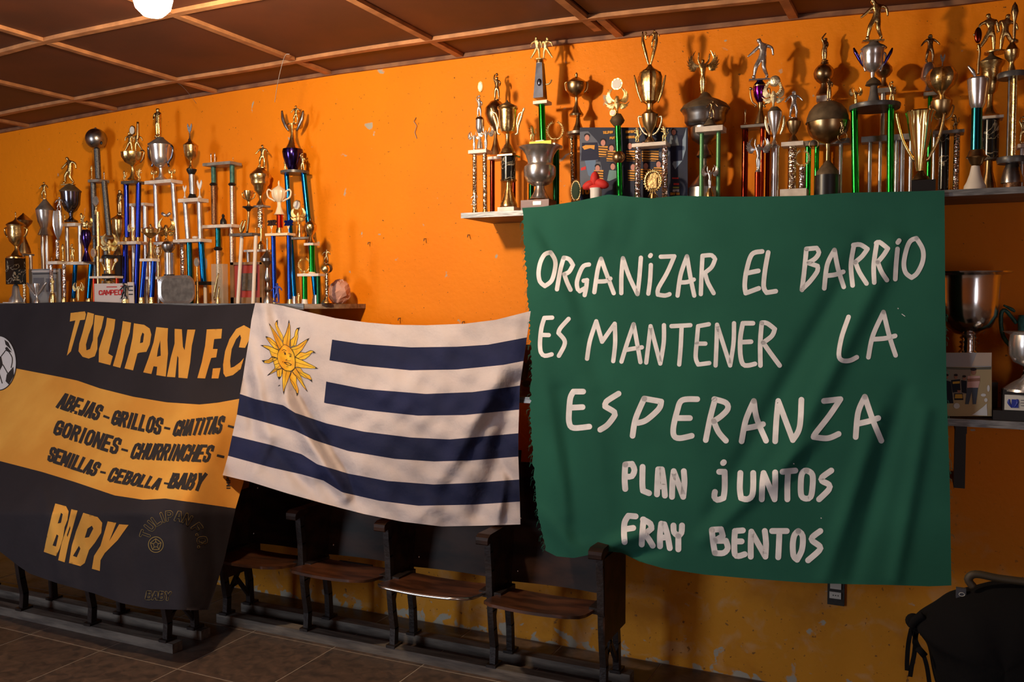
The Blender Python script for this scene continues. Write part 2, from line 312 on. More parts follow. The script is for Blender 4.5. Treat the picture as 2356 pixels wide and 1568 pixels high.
# bare bulb hanging from the ceiling
bl = empty('hanging_bulb', (BULB_POS[0], BULB_POS[1], zc(BULB_POS[0])-0.02), 'glowing bare bulb hanging on a short cord under the ceiling', 'light bulb')
bo = bl.location
MB().lathe([(0.001, -BULB_R), (BULB_R*0.5, -BULB_R*0.87), (BULB_R*0.87, -BULB_R*0.5), (BULB_R, 0), (BULB_R*0.87, BULB_R*0.5), (BULB_R*0.55, BULB_R*0.9), (0.016, BULB_R*1.35), (0.014, BULB_R*1.6)], n=24).obj('glass_globe', 'bulb_glass', bl, True).location = Vector(BULB_POS)-bo
MB().lathe([(0.019, 0.068), (0.021, 0.08), (0.021, 0.11), (0.01, 0.125), (0.004, 0.13)], n=16).obj('socket', 'socket', bl, True).location = Vector(BULB_POS)-bo
MB().tube([(0, 0, BULB_POS[2]+0.125-bo.z), (0.004, 0, -0.05), (0, 0, 0.018)], 0.003).obj('cord', 'black', bl)

# ------------------------------------------------------------------ shelves
SHL, SHR, SHLOW = 1.535, 1.922, 1.15
SF = 3.345                                              # front edge of the shelves
xr = onY(800, 700, 3.5).x; xend = onY(700, 700, SF).x
sh = empty('trophy_shelf', (-4, WALL_Y, SHL), 'long grey-edged wooden shelf with rounded end above the black and yellow banner', 'shelf')
pts = [(-6.4, WALL_Y), (-6.4, SF), (xend, SF)]
for k in range(1, 9):
    a = R(90)*k/8; pts.append((xend+(xr-xend)*math.sin(a), SF+0.17*(1-math.cos(a))))
pts += [(xr, WALL_Y)]
n = len(pts); vs = [(x, y, SHL-0.022) for x, y in pts]+[(x, y, SHL) for x, y in pts]
link('board', [(v[0]-sh.location.x, v[1]-sh.location.y, v[2]-sh.location.z) for v in vs], [tuple(range(n-1, -1, -1)), tuple(range(n, 2*n))]+[(i, (i+1) % n, n+(i+1) % n, n+i) for i in range(n)], 'shelf_wood', sh)
MB().box(-6.4, xend, SF-0.006, SF, SHL-0.026, SHL+0.002).obj('edge_strip', 'shelf_edge', sh, off=sh.location)
for x in (-5.6, -4.3, -3.0): 
    mb = MB(); mb.box(x-0.02, x+0.02, SF+0.03, WALL_Y, SHL-0.06, SHL-0.022); mb.box(x-0.02, x+0.02, WALL_Y-0.04, WALL_Y, SHL-0.3, SHL-0.06); mb.obj('bracket', 'dark_bracket', sh, off=sh.location)
x0 = onY(1062, 496, SF).x
sr = empty('trophy_shelf', (0, WALL_Y, SHR), 'high wooden shelf with jointed grey edge holding trophies above the green banner', 'shelf')
MB().box(x0, 1.6, SF, WALL_Y, SHR-0.02, SHR).obj('board', 'shelf_wood', sr, off=sr.location)
MB().box(x0, 1.6, SF-0.006, SF, SHR-0.021, SHR+0.001).obj('edge_strip', 'shelf_edge', sr, off=sr.location)
for x in (-1.2, -0.2, 0.9): 
    mb = MB(); mb.box(x-0.02, x+0.02, SF+0.03, WALL_Y, SHR-0.055, SHR-0.02); mb.box(x-0.02, x+0.02, WALL_Y-0.04, WALL_Y, SHR-0.3, SHR-0.055); mb.obj('bracket', 'dark_bracket', sr, off=sr.location)
sl = empty('display_shelf', (0, WALL_Y, SHLOW), 'lower grey-edged shelf behind the right edge of the green banner', 'shelf')
MB().box(-1.62, 1.6, SF, WALL_Y, SHLOW-0.02, SHLOW).obj('board', 'shelf_wood', sl, off=sl.location)
MB().box(-1.62, 1.6, SF-0.006, SF, SHLOW-0.024, SHLOW+0.001).obj('edge_strip', 'shelf_edge', sl, off=sl.location)
xb = onY(2208, 1050, 3.5).x
for x in (-1.3, xb, 1.0):
    mb = MB(); mb.box(x-0.018, x+0.018, SF+0.08, WALL_Y, SHLOW-0.06, SHLOW-0.02); mb.box(x-0.018, x+0.018, 3.48, 3.52, onY(2208, 1120, 3.5).z, SHLOW-0.06); mb.box(x-0.018, x+0.018, 3.52, WALL_Y, onY(2208, 1120, 3.5).z, onY(2208, 1120, 3.5).z+0.03); mb.obj('bracket', 'dark_bracket', sl, off=sl.location)

def smooth3(P, n=4):
    if len(P) < 3: return P
    out = []
    for i in range(len(P)-1):
        a, b, c, d = P[max(i-1, 0)], P[i], P[i+1], P[min(i+2, len(P)-1)]
        for j in range(n):
            t = j/n; out.append(0.5*((2*b)+(c-a)*t+(2*a-5*b+4*c-d)*t*t+(3*b-a-3*c+d)*t**3))
    return out+[P[-1]]
# ------------------------------------------------------------------ figures (unit height), grown with the Skin modifier
def skin(name, joints, bones, sub=1):
    me = bpy.data.meshes.new(name); names = list(joints)
    me.from_pydata([joints[k][:3] for k in names], [(names.index(a), names.index(b)) for a, b in bones], [])
    o = bpy.data.objects.new(name, me); COL.objects.link(o)
    md = o.modifiers.new('skin', 'SKIN'); md.branch_smoothing = 0.3
    for i, k in enumerate(names):
        sv = me.skin_vertices[0].data[i]; sv.radius = (joints[k][3]*1.72, joints[k][3]*1.5); sv.use_root = (k == 'hip')
    s = o.modifiers.new('sub', 'SUBSURF'); s.levels = sub; s.render_levels = sub
    dg = bpy.context.evaluated_depsgraph_get(); dg.update(); ev = o.evaluated_get(dg); m2 = ev.to_mesh()
    v = [tuple(x.co) for x in m2.vertices]; f = [tuple(p.vertices) for p in m2.polygons]; ev.to_mesh_clear()
    bpy.data.objects.remove(o); bpy.data.meshes.remove(me)
    return MB().add(v, f)
BODY = [('hip', 'waist'), ('waist', 'chest'), ('chest', 'neck'), ('neck', 'head'), ('head', 'crown'), ('chest', 'ls'), ('ls', 'le'), ('le', 'lh'), ('lh', 'lf'), ('chest', 'rs'), ('rs', 're'), ('re', 'rh'), ('rh', 'rf'),
        ('hip', 'lp'), ('lp', 'lk'), ('lk', 'la'), ('la', 'lt'), ('hip', 'rp'), ('rp', 'rk'), ('rk', 'ra'), ('ra', 'rt')]
def body(**k):
    d = dict(hip=(0, 0, .50, .058), waist=(0, 0, .6, .05), chest=(0, 0, .72, .068), neck=(0, 0, .82, .026), head=(0, 0, .88, .042), crown=(0, 0, .94, .036),
             ls=(-.1, 0, .77, .034), le=(-.15, 0, .64, .024), lh=(-.17, -.02, .52, .018), lf=(-.175, -.03, .48, .014), rs=(.1, 0, .77, .034), re=(.15, 0, .64, .024), rh=(.17, -.02, .52, .018), rf=(.175, -.03, .48, .014),
             lp=(-.05, 0, .46, .048), lk=(-.07, 0, .27, .036), la=(-.08, .01, .07, .022), lt=(-.085, -.06, .045, .02), rp=(.05, 0, .46, .048), rk=(.07, 0, .27, .036), ra=(.08, .01, .07, .022), rt=(.085, -.06, .045, .02))
    for a, v in k.items(): d[a] = (*v, d[a][3])
    return d
FIG = {}
f = skin('f', body(hip=(.03, 0, .5), waist=(.05, 0, .6), chest=(.05, 0, .71), neck=(.0, -.01, .8), head=(-.04, -.01, .86), crown=(-.05, -.01, .92), ls=(-.03, 0, .75), le=(-.14, 0, .64), lh=(-.25, 0, .55), lf=(-.28, 0, .53),
      rs=(.13, 0, .77), re=(.25, 0, .7), rh=(.27, 0, .57), rf=(.27, 0, .53), lp=(-.01, 0, .45), lk=(-.1, -.04, .3), la=(-.13, 0, .09), lt=(-.17, -.03, .06), rp=(.08, 0, .45), rk=(.07, -.05, .27), ra=(.16, .02, .09), rt=(.12, -.03, .06)), BODY)
f.sphere((-.14, -.06, .075), .045, 8); f.add(MB().box(-.24, .2, -.08, .06, 0, .035).v, BF); FIG['dribble'] = f
f = skin('f', body(ls=(-.09, 0, .77), le=(-.2, 0, .68), lh=(-.27, -.04, .58), lf=(-.29, -.05, .55), rs=(.09, 0, .77), re=(.2, 0, .69), rh=(.26, -.05, .6), rf=(.28, -.06, .57), lk=(-.1, -.06, .3), la=(-.12, 0, .1), rk=(.09, -.02, .26)), BODY)
f.sphere((-.13, -.09, .07), .04, 8); f.lathe([(.13, 0), (.13, .03), (.08, .04)], n=12); FIG['player'] = f
f = skin('f', body(ls=(-.09, 0, .77), le=(-.13, 0, .88), lh=(-.09, 0, 1.0), lf=(-.08, 0, 1.04), rs=(.09, 0, .77), re=(.15, 0, .66), rh=(.12, -.05, .56), rf=(.11, -.07, .54)), BODY)
f.sphere((0.0, 0, 1.02), .06, 8); f.lathe([(.11, 0), (.11, .03), (.06, .045)], n=12); FIG['header'] = f
f = skin('f', body(ls=(-.09, 0, .77), le=(-.06, -.06, .66), lh=(.0, -.08, .68), lf=(.02, -.08, .69), rs=(.09, 0, .77), re=(.13, -.02, .66), rh=(.1, -.08, .58), rf=(.09, -.09, .56), lk=(-.04, 0, .27), la=(-.04, 0, .08), rk=(.04, 0, .27), ra=(.04, 0, .08), lp=(-.035, 0, .46), rp=(.035, 0, .46)), BODY)
f.lathe([(.12, 0), (.12, .03), (.06, .045)], n=12); FIG['stand'] = f
def feather_wing(mb, side, x0, z0, L_, n=7, a0=95, a1=-20, w=0.035, th=0.015):
    for k in range(n):
        t = k/(n-1); a = R(a0+(a1-a0)*t); le = L_*(1-0.42*t); b = R(a0+(a1-a0)*t-38)
        wx, wz = x0+0.13*(1-.25*t), z0+0.03-0.05*t; m_ = (wx+le*.5*math.cos(b), wz+le*.5*math.sin(b)); e = (m_[0]+le*.62*math.cos(a+.35), m_[1]+le*.62*math.sin(a+.35))
        P = [Vector((side*x, 0.01+0.01*t, z)) for x, z in ((x0*.5, z0-.03*t), (wx, wz), m_, e)]
        mb.tube(smooth3(P, 3), [w*q for q in (.35, .45, .55, .65, .75, .8, .8, .65, .4, .12)], 5)
def victory():
    j = body(ls=(-.06, 0, .68), le=(-.11, 0, .78), lh=(-.1, 0, .92), lf=(-.1, 0, .98), rs=(.06, 0, .68), re=(.13, 0, .76), rh=(.15, 0, .88), rf=(.16, 0, .94), chest=(0, 0, .63), waist=(0, 0, .54), hip=(0, 0, .46), neck=(0, 0, .72), head=(0, 0, .77), crown=(0, 0, .81),
             lp=(-.025, 0, .42), lk=(-.03, -.01, .25), la=(-.02, 0, .06), lt=(-.02, -.03, .03), rp=(.025, 0, .42), rk=(.03, -.01, .25), ra=(.02, 0, .06), rt=(.02, -.03, .03))
    for k_ in ('chest',): j[k_] = (*j[k_][:3], .05)
    for k_ in ('head', 'crown'): j[k_] = (*j[k_][:3], .03)
    for k_ in ('ls', 'rs'): j[k_] = (*j[k_][:3], .024)
    for k_ in ('le', 're', 'lh', 'rh'): j[k_] = (*j[k_][:3], .016)
    f = skin('f', j, BODY)
    f.lathe([(.07, 0), (.07, .02), (.03, .04)], n=12)
    feather_wing(f, 1, .04, .66, .34); feather_wing(f, -1, .04, .66, .34)
    return f
FIG['victory'] = victory()
f = skin('f', body(hip=(-.03, 0, .46), waist=(.0, 0, .56), chest=(.02, 0, .66), neck=(.02, 0, .74), head=(.02, 0, .79), crown=(.02, 0, .84), ls=(-.05, 0, .7), le=(-.1, 0, .82), lh=(-.02, 0, .93), lf=(.04, 0, 1.0), rs=(.08, 0, .69), re=(.09, -.03, .58), rh=(.05, -.06, .52), rf=(.04, -.07, .5),
      lp=(-.05, 0, .42), lk=(-.05, 0, .26), la=(-.04, 0, .1), rp=(.02, 0, .42), rk=(.03, 0, .26), ra=(.02, 0, .1)), BODY)
f.lathe([(.13, 0), (.13, .03), (.09, .08), (.12, .1)], n=12); FIG['statue'] = f
f = MB()                                                # two players back to back
a = skin('f', body(chest=(-.03, 0, .72), neck=(-.05, 0, .81), head=(-.06, 0, .87), crown=(-.065, 0, .94), ls=(-.12, 0, .75), le=(-.24, 0, .68), lh=(-.27, 0, .56), lf=(-.28, 0, .53), lk=(-.13, 0, .3), la=(-.25, 0, .12), lt=(-.3, 0, .08)), BODY)
f.add([(v[0]-.12, v[1], v[2]) for v in a.v], a.f); f.add([(-v[0]+.2, v[1]+.03, v[2]*.97) for v in a.v], [q[::-1] for q in a.f]); f.lathe([(.25, 0), (.25, .03), (.1, .05)], n=14); FIG['duo'] = f
f = skin('f', {'hip': (0, 0, .42, .07), 'waist': (-.02, 0, .56, .075), 'chest': (-.05, 0, .7, .085), 'neck': (-.05, 0, .82, .07), 'head': (-.1, 0, .88, .055), 'nose': (-.17, 0, .87, .03), 'a': (-.17, 0, .74, .03), 'b': (-.25, 0, .8, .02), 'c': (-.17, .02, .6, .03), 'd': (-.26, .02, .62, .02),
      'lp': (-.03, 0, .35, .06), 'lk': (-.13, 0, .25, .035), 'la': (-.1, 0, .08, .03), 'lt': (-.18, 0, .06, .025), 'rp': (.05, 0, .33, .05), 'rk': (-.0, 0, .2, .03), 'ra': (.05, 0, .08, .03), 'rt': (-.01, 0, .05, .025),
      't1': (.12, 0, .42, .02), 't2': (.2, 0, .52, .018), 't3': (.14, 0, .64, .018), 't4': (.2, 0, .76, .03)},
      [('hip', 'waist'), ('waist', 'chest'), ('chest', 'neck'), ('neck', 'head'), ('head', 'nose'), ('chest', 'a'), ('a', 'b'), ('waist', 'c'), ('c', 'd'), ('hip', 'lp'), ('lp', 'lk'), ('lk', 'la'), ('la', 'lt'), ('hip', 'rp'), ('rp', 'rk'), ('rk', 'ra'), ('ra', 'rt'), ('hip', 't1'), ('t1', 't2'), ('t2', 't3'), ('t3', 't4')])
f.lathe([(.14, 0), (.14, .03), (.08, .05)], n=12); FIG['lion'] = f
f = MB()                                                # laurel wreath open at the top, on a stem
for s in (-1, 1):
    pts = [(s*.05, 0, .12)]+[(s*.36*math.sin(R(a)), 0, .5-.4*math.cos(R(a))) for a in range(25, 156, 13)]
    f.tube(pts, .02, 6)
    for k, p in enumerate(pts[1:]):
        for q in (-1, 1):
            a = math.atan2(pts[min(k+2, len(pts)-1)][2]-pts[k][2], pts[min(k+2, len(pts)-1)][0]-pts[k][0])+q*0.7
            c = (p[0]+.05*math.cos(a), -.01*q, p[2]+.05*math.sin(a)); u = (math.cos(a)*.06, math.sin(a)*.06); w_ = (-math.sin(a)*.028, math.cos(a)*.028)
            f.add([(c[0]-u[0], c[1], c[2]-u[1]), (c[0], c[1]-.025, c[2]), (c[0]+u[0], c[1], c[2]+u[1]), (c[0]+w_[0], c[1], c[2]+w_[1]), (c[0]-w_[0], c[1], c[2]-w_[1]), (c[0], c[1]+.025, c[2])],
                  [(0, 1, 3), (1, 2, 3), (0, 4, 1), (4, 2, 1), (0, 3, 5), (3, 2, 5), (0, 5, 4), (5, 2, 4)])
f.lathe([(.14, 0), (.12, .05), (.04, .09), (.04, .16)], n=12); FIG['wreath'] = f
f = MB()                                                # double-winged crest
feather_wing(f, 1, .06, .5, .46, 6, 100, 20, .06, .03); feather_wing(f, -1, .06, .5, .46, 6, 100, 20, .06, .03)
feather_wing(f, 1, .04, .34, .3, 4, 20, -50, .05); feather_wing(f, -1, .04, .34, .3, 4, 20, -50, .05)
f.lathe([(.03, .15), (.09, .25), (.13, .42), (.1, .56), (.05, .66)], n=8); f.sphere((0, -.1, .45), .07, 8); f.lathe([(.12, 0), (.05, .06), (.04, .2), (.08, .25)], n=12)
FIG['crest'] = f
f = MB(); f.lathe([(.1, 0), (.1, .05), (.03, .1), (.045, .3), (.03, .5), (.06, .62), (.09, .75), (.06, .9), (.005, 1.0)], n=12); FIG['flame'] = f
f = MB(); f.lathe([(.12, 0), (.1, .06), (.04, .15), (.03, .45)], n=12); f.plate([(-.02, .45), (-.1, .6), (-.16, .85), (-.12, 1.0), (-.03, .8), (0, .7), (.03, .8), (.12, 1.0), (.16, .85), (.1, .6), (.02, .45)], -.03, .03); FIG['tulip'] = f
for k_, f in FIG.items():
    zs = [v[2] for v in f.v]; z0, z1 = min(zs), max(zs); s = 1/(z1-z0); f.v = [(v[0]*s, v[1]*s, (v[2]-z0)*s) for v in f.v]
FIGME = {}
def fig_mesh(kind, m):
    if (kind, m) not in FIGME:
        f = FIG[kind]; me = bpy.data.meshes.new('figure_'+kind); me.from_pydata(f.v, [], f.f); me.materials.append(MATS[m])
        me.polygons.foreach_set('use_smooth', [True]*len(me.polygons)); me.update(); me.set_sharp_from_angle(angle=R(50)); FIGME[(kind, m)] = me
    return FIGME[(kind, m)]

# ------------------------------------------------------------------ trophies
class Tr:
    def __init__(s, name, label, frame, x, Y, shelf, group=None, cat='trophy'):
        s.fr = frame; s.Y = Y; s.sz = shelf; px, py = s.T(x, 0); ysh = 692
        s.root = empty(name, (0, 0, 0), label, cat, group)
        s.root.location = Vector((onY(px, ysh, Y).x, Y, shelf)); s.o = s.root.location
    def T(s, x, y): return s.fr[0]+x/s.fr[2], s.fr[1]+y/s.fr[2]
    def P(s, x, y, dy=0.0):
        px, py = s.T(x, y if y is not None else 0)
        p = onY(px, py, s.Y+dy)
        if y is None: p = onY(px, 692 if s.sz < 1.7 else 460, s.Y+dy); p.z = s.sz
        return p
    def m(s, x, y, dy=0.0):
        px, py = s.T(x, y); return pxm(px, py, s.Y+dy)/s.fr[2]
    def lathe(s, part, m, x, prof, dy=0.0, n=24, flute=None, square=False, sharp=35, lx=None):
        ym = prof[len(prof)//2][1] or prof[0][1]; k = s.m(x, ym or 0, dy); pts = []
        for r_, y in prof: pts.append((r_*k*(1.414 if square else 1), s.P(x, y, dy).z))
        c = s.P(x, prof[0][1], dy); ang = None
        if lx is not None:
            c1 = s.P(lx, prof[-1][1], dy); za, zb = pts[0][1], pts[-1][1]
            ang = lambda z: (c1.x-c.x)*(z-za)/(zb-za)
        mb = MB(); mb.lathe(pts, (c.x, c.y), 4 if square else n, flute, square, ang)
        return mb.obj(part, m, s.root, False, s.o, None if square else sharp)
    def post(s, part, m, x, y0, y1, r_, dy=0.0, lx=None, n=16):
        return s.lathe(part, m, x, [(r_, y0), (r_, y1)], dy, n, lx=lx)
    def slab(s, part, m, x0, x1, y0, y1, d=0.075, dy=0.0, bot=False):
        Y0, Y1 = s.Y+dy-d/2, s.Y+dy+d/2; ya, yb = s.T(x0, y0)[1], s.T(x0, y1)[1] if y1 is not None else None
        pa, pb = s.T(x0, 0)[0], s.T(x1, 0)[0]; pm = (pa+pb)/2
        X0 = onY(pa, ya, Y0).x; X1 = onY(pb, ya, Y1).x if onY(pb, ya, Y1).x < 0 else onY(pb, ya, Y0).x
        if X1-X0 < 0.02: X1 = X0+0.02
        zt = onY(pm, ya, Y0).z; zb = s.sz if yb is None else onY(pm, yb, Y0).z
        return MB().box(X0, X1, Y0, Y1, zb, zt).obj(part, m, s.root, False, s.o)
    def box(s, part, m, x0, x1, y0, y1, d, dy=0.0): return s.slab(part, m, x0, x1, y0, y1, d, dy)
    def handles(s, m, x, pts, r_, dy=0.0, sides=(-1, 1), part='handle', n=6):
        for sd in sides:
            P = [s.P(x+sd*dx, y, dy) for dx, y in pts]; P = smooth3(P); k = s.m(x, pts[0][1], dy)
            MB().tube(P, r_*k, n).obj(part, m, s.root, True, s.o)
    def fig(s, kind, m, x, y0, y1, flip=False, dy=0.0, part='figure', rz=0.0):
        a, b = s.P(x, y0, dy), s.P(x, y1, dy); h = a.z-b.z
        o = bpy.data.objects.new(part, fig_mesh(kind, m)); COL.objects.link(o); o.parent = s.root
        o.location = Vector((b.x, b.y, b.z))-s.o; o.scale = (h*(-1 if flip else 1), h, h); o.rotation_euler = (0, 0, rz+R(14)); return o
    def ball(s, m, x, y, r_, dy=0.0, part='ball', sc=(1, 1, 1)):
        p = s.P(x, y, dy); return MB().sphere(p, r_*s.m(x, y, dy), 12, sc).obj(part, m, s.root, True, s.o)
    def disc(s, m, x, y, r_, dy=0.0, part='medallion', sy=1.0, face='disc_white', th=0.006):
        p = s.P(x, y, dy); k = s.m(x, y, dy)*r_; n = 24
        poly = [(p.x+k*math.cos(2*math.pi*i/n), p.z+k*sy*math.sin(2*math.pi*i/n)) for i in range(n)]
        o = MB().plate(poly, p.y-th/2, p.y+th/2).obj(part, m, s.root, False, s.o)
        if face:
            poly = [(p.x+.78*k*math.cos(2*math.pi*i/n), p.z+.78*k*sy*math.sin(2*math.pi*i/n)) for i in range(n)]
            f = MB().plate(poly, p.y-th/2-0.0015, p.y-th/2).obj('medallion_face', face, o, False, s.o)
        return o
    def wreath_ring(s, m, x, y, r_, dy=0.0, sy=1.0, part='wreath_ring'):
        p = s.P(x, y, dy); k = s.m(x, y, dy)*r_; mb = MB()
        mb.tube([(p.x+k*math.cos(R(a)), p.y, p.z+k*sy*math.sin(R(a))) for a in range(0, 361, 15)], k*0.13, 6, False)
        for a in range(0, 360, 15):
            for q in (0.9, 1.12): mb.sphere((p.x+k*q*math.cos(R(a)), p.y-0.002, p.z+k*sy*q*math.sin(R(a))), k*0.11, 4)
        return mb.obj(part, m, s.root, True, s.o)
    def leaves(s, m, x, pts, w, part='handle', sides=(-1, 1), dy=0.0):   # leaf-shaped blades
        for sd in sides:
            P = [s.P(x+sd*dx, y, dy) for dx, y in pts]; k = s.m(x, pts[0][1], dy)*w; n_ = len(P)
            rr = [k*(0.15+0.85*math.sin(math.pi*min(1, (i+0.3)/(n_-0.4)))) for i in range(n_)]
            MB().tube(smooth3(P), [np.interp(t, range(n_), rr) for t in np.linspace(0, n_-1, len(smooth3(P)))], 6).obj(part, m, s.root, True, s.o)
GL = 'football trophies on the left shelf'; GR = 'football trophies on the high right shelf'
A = (0, 230, 3.267); B = (380, 230, 3.266); C = (1050, 60, 3.408); D = (1400, 50, 3.6475); E_ = (1700, 0, 3.408); G = (2000, 0, 3.267); H = (2056, 560, 2.613)
F1, F2, F3, F4 = 3.39, 3.45, 3.51, 3.575

# ---- left shelf, from the left
t = Tr('cup_trophy', 'gold lidded cup on a veined black marble block, first from the left', A, 118, F1, SHL, GL)
t.slab('base', 'marble', 20, 185, 1518, None, .07)
t.lathe('bell_foot', 'silver', 118, [(12, 1385), (22, 1400), (30, 1465), (46, 1492), (52, 1518)])
t.lathe('column', 'black_marble', 116, [(48, 1187), (48, 1385)], square=True)
t.lathe('collar', 'gold', 116, [(40, 1165), (62, 1180), (62, 1190)])
t.lathe('cup', 'gold', 120, [(64, 942), (60, 955), (60, 1020), (50, 1060), (28, 1085), (12, 1100), (14, 1125), (36, 1158), (44, 1170)])
t.lathe('lid', 'bronze', 118, [(3, 880), (8, 895), (20, 908), (55, 925), (68, 938), (66, 945)]); t.fig('flame', 'bronze', 118, 838, 893)
t.handles('gold', 120, [(60, 960), (82, 965), (80, 1000), (62, 1030)], 7)
t = Tr('cup_trophy', 'dark gold cup with pointed lid on slim silver posts behind the first cup', A, 200, F3, SHL, GL)
t.post('column', 'prism_gold', 178, 1165, None, 12); t.post('column', 'silver', 230, 1165, None, 13)
t.slab('marble_slab', 'dusty_grey', 150, 258, 1152, 1166, .07)
t.lathe('cup', 'bronze', 175, [(2, 848), (10, 858), (35, 880), (62, 905), (55, 925), (30, 955), (12, 985), (15, 1040), (40, 1110), (48, 1152)])
t = Tr('cup_trophy', 'tall silver cone-lidded cup with a small gold player on twin silver pipes', A, 338, F4, SHL, GL)
t.fig('player', 'gold', 335, 615, 745)
t.lathe('lid', 'dusty_grey', 338, [(8, 742), (16, 755), (45, 795), (66, 822), (66, 830)])
t.lathe('cup', 'silver', 338, [(66, 830), (60, 870), (52, 915), (34, 960), (38, 970), (50, 1000), (56, 1012), (50, 1018)])
t.post('column', 'silver', 320, 1016, None, 15); t.post('column', 'silver', 352, 1016, None, 15)
t = Tr('framed_certificate', 'grey paper certificate in a clear sleeve at the left end of the shelf', A, 330, F2+.02, SHL, None, 'certificate')
t.box('backing', 'paper_grey', 215, 462, 1268, None, .008)
t.box('print_block', 'ink_grey', 250, 330, 1335, 1440, .002, -.005); t.box('print_block', 'ink_grey', 345, 425, 1340, 1440, .002, -.005); t.box('print_line', 'ink_dark', 245, 430, 1300, 1308, .002, -.005)
t.box('print_line', 'paper', 235, 440, 1280, 1290, .002, -.005)
t = Tr('small_cup_trophy', 'small silver cup with three tall flaring handles in front of grey certificate', A, 275, F1-.015, SHL, GL)
t.lathe('cup', 'silver', 275, [(26, 1378), (26, 1400), (16, 1440), (6, 1465), (8, 1490), (20, 1508), (22, None)])
t.leaves('silver', 275, [(8, 1470), (35, 1430), (60, 1390), (72, 1372)], 10)
t = Tr('small_figure_trophy', 'small gold player trophy right of the flared silver cup', A, 395, F1-.015, SHL, GL)
t.fig('stand', 'bright_gold', 395, 1335, 1450); t.lathe('base', 'gold', 395, [(14, 1450), (22, 1470), (24, None)])
t = Tr('column_trophy', 'slender silver vase trophy on patterned legs between cone cup and blue trophy', A, 435, F2-.02, SHL, GL)
t.fig('player', 'silver', 448, 728, 835); t.lathe('cup', 'silver', 432, [(28, 835), (34, 880), (35, 940), (24, 1000), (8, 1040), (16, 1052)], flute=(10, .08))
t.post('column', 'prism_silver', 430, 1050, 1195, 14); t.lathe('collar', 'gold', 430, [(14, 1195), (24, 1208)])
t.slab('marble_slab', 'marble', 345, 500, 1210, 1232, .06)
for x in (385, 480): t.post('column', 'prism_silver', x, 1232, 1480, 13); t.lathe('foot', 'gold', x, [(12, 1478), (18, 1495), (18, None)])
t.fig('flame', 'gold', 475, 1078, 1210); t.fig('flame', 'gold', 390, 1180, 1212)
t = Tr('column_trophy', 'trophy with gold footballer on blue-silver cup above light blue columns', A, 560, F3-.01, SHL, GL)
t.fig('dribble', 'gold', 520, 428, 640, flip=False)
t.lathe('lid', 'dusty_bronze', 528, [(12, 628), (30, 640), (60, 668), (78, 684), (74, 692)])
t.lathe('cup', 'blue_chrome', 530, [(72, 690), (68, 730), (64, 785), (42, 828), (16, 850), (12, 875), (20, 890), (46, 905), (50, 920)])
t.slab('marble_slab', 'marble', 475, 640, 922, 945, .065)
t.post('column', 'silver', 503, 945, 1213, 15); t.post('column', 'silver', 600, 945, 1213, 15)
t.fig('flame', 'gold', 488, 855, 922); t.fig('lion', 'gold', 618, 848, 922)
t.slab('marble_slab', 'marble', 495, 712, 1213, 1235, .075)
t.post('column', 'sky_foil', 566, 1235, 1490, 16, lx=552); t.post('column', 'sky_foil', 684, 1235, 1490, 16, lx=666)
for x in (552, 666): t.lathe('foot', 'gold', x, [(16, 1488), (22, 1500), (22, None)])
t.lathe('cup', 'violet_black', 645, [(26, 975), (36, 1000), (36, 1050), (16, 1105), (12, 1135), (28, 1190), (36, 1213)], dy=-.02); t.fig('crest', 'gold', 655, 870, 980, dy=-.02)
t.fig('header', 'gold', 545, 1080, 1213, dy=-.02)
t = Tr('column_trophy', 'grey glitter column trophy topped by a dull silver football globe', A, 750, F4-.005, SHL, GL)
t.ball('dark_silver', 723, 292, 78); t.lathe('finial', 'dusty_grey', 718, [(3, 205), (14, 216), (30, 228)]); 
for a in (-38, 38): t.ball('black', 723+a, 322, 13, dy=-.042, part='hole_patch', sc=(1, .5, 1))
t.post('column', 'grey_glitter', 728, 368, 592, 22, lx=740); t.slab('marble_slab', 'grey_marble', 660, 822, 592, 612, .07)
t.post('column', 'grey_glitter', 700, 612, 1020, 20, lx=714); t.post('column', 'grey_glitter', 782, 608, 1020, 20, lx=822)
t.fig('flame', 'bright_gold', 691, 488, 594); t.fig('flame', 'dark_silver', 783, 535, 594)
t.slab('marble_slab', 'grey_marble', 690, 850, 1020, 1040, .07)
t.post('column', 'grey_glitter', 715, 1040, None, 18); t.post('column', 'grey_glitter', 795, 1040, None, 18)
t = Tr('medallion_trophy', 'oval medallion on gold stem in front of the grey glitter columns', A, 735, F2, SHL, GL)
t.disc('silver', 720, 757, 30, sy=1.2, face='grey_marble'); t.post('column', 'gold', 735, 840, 1100, 13); t.fig('header', 'gold', 722, 775, 860)
t.disc('pale_gold', 703, 1148, 26, sy=1.3, face='silver', dy=-.02); t.fig('flame', 'gold', 703, 1170, 1215, dy=-.02); t.post('column', 'gold', 735, 1098, None, 13)
t = Tr('plastic_cup_trophy', 'bright gold cup with ring-ended handles under a gold crest, on red legs', A, 820, F1+.012, SHL, GL)
t.fig('crest', 'bright_gold', 822, 1000, 1165); t.lathe('collar', 'black', 820, [(44, 1165), (55, 1178), (52, 1192)])
t.lathe('cup', 'bright_gold', 818, [(26, 1192), (26, 1230), (20, 1280), (28, 1305)])
t.handles('bright_gold', 818, [(28, 1280), (40, 1240), (55, 1215)], 9)
for sd in (-1, 1): t.disc('bright_gold', 818+sd*54, 1205, 18, face='marble')
t.box('base', 'black', 765, 876, 1305, 1345, .05); t.slab('marble_slab', 'marble', 670, 925, 1322, 1338, .055); t.lathe('emblem', 'bright_gold', 815, [(12, 1350), (35, 1360), (42, 1376)], dy=-.01)
t.post('column', 'red_foil', 708, 1338, None, 13); t.post('column', 'red_foil', 880, 1338, None, 13)
t = Tr('certificate_card', 'pink and white printed card with red lettering standing at the shelf front', A, 850, F1-.035, SHL, None, 'card')
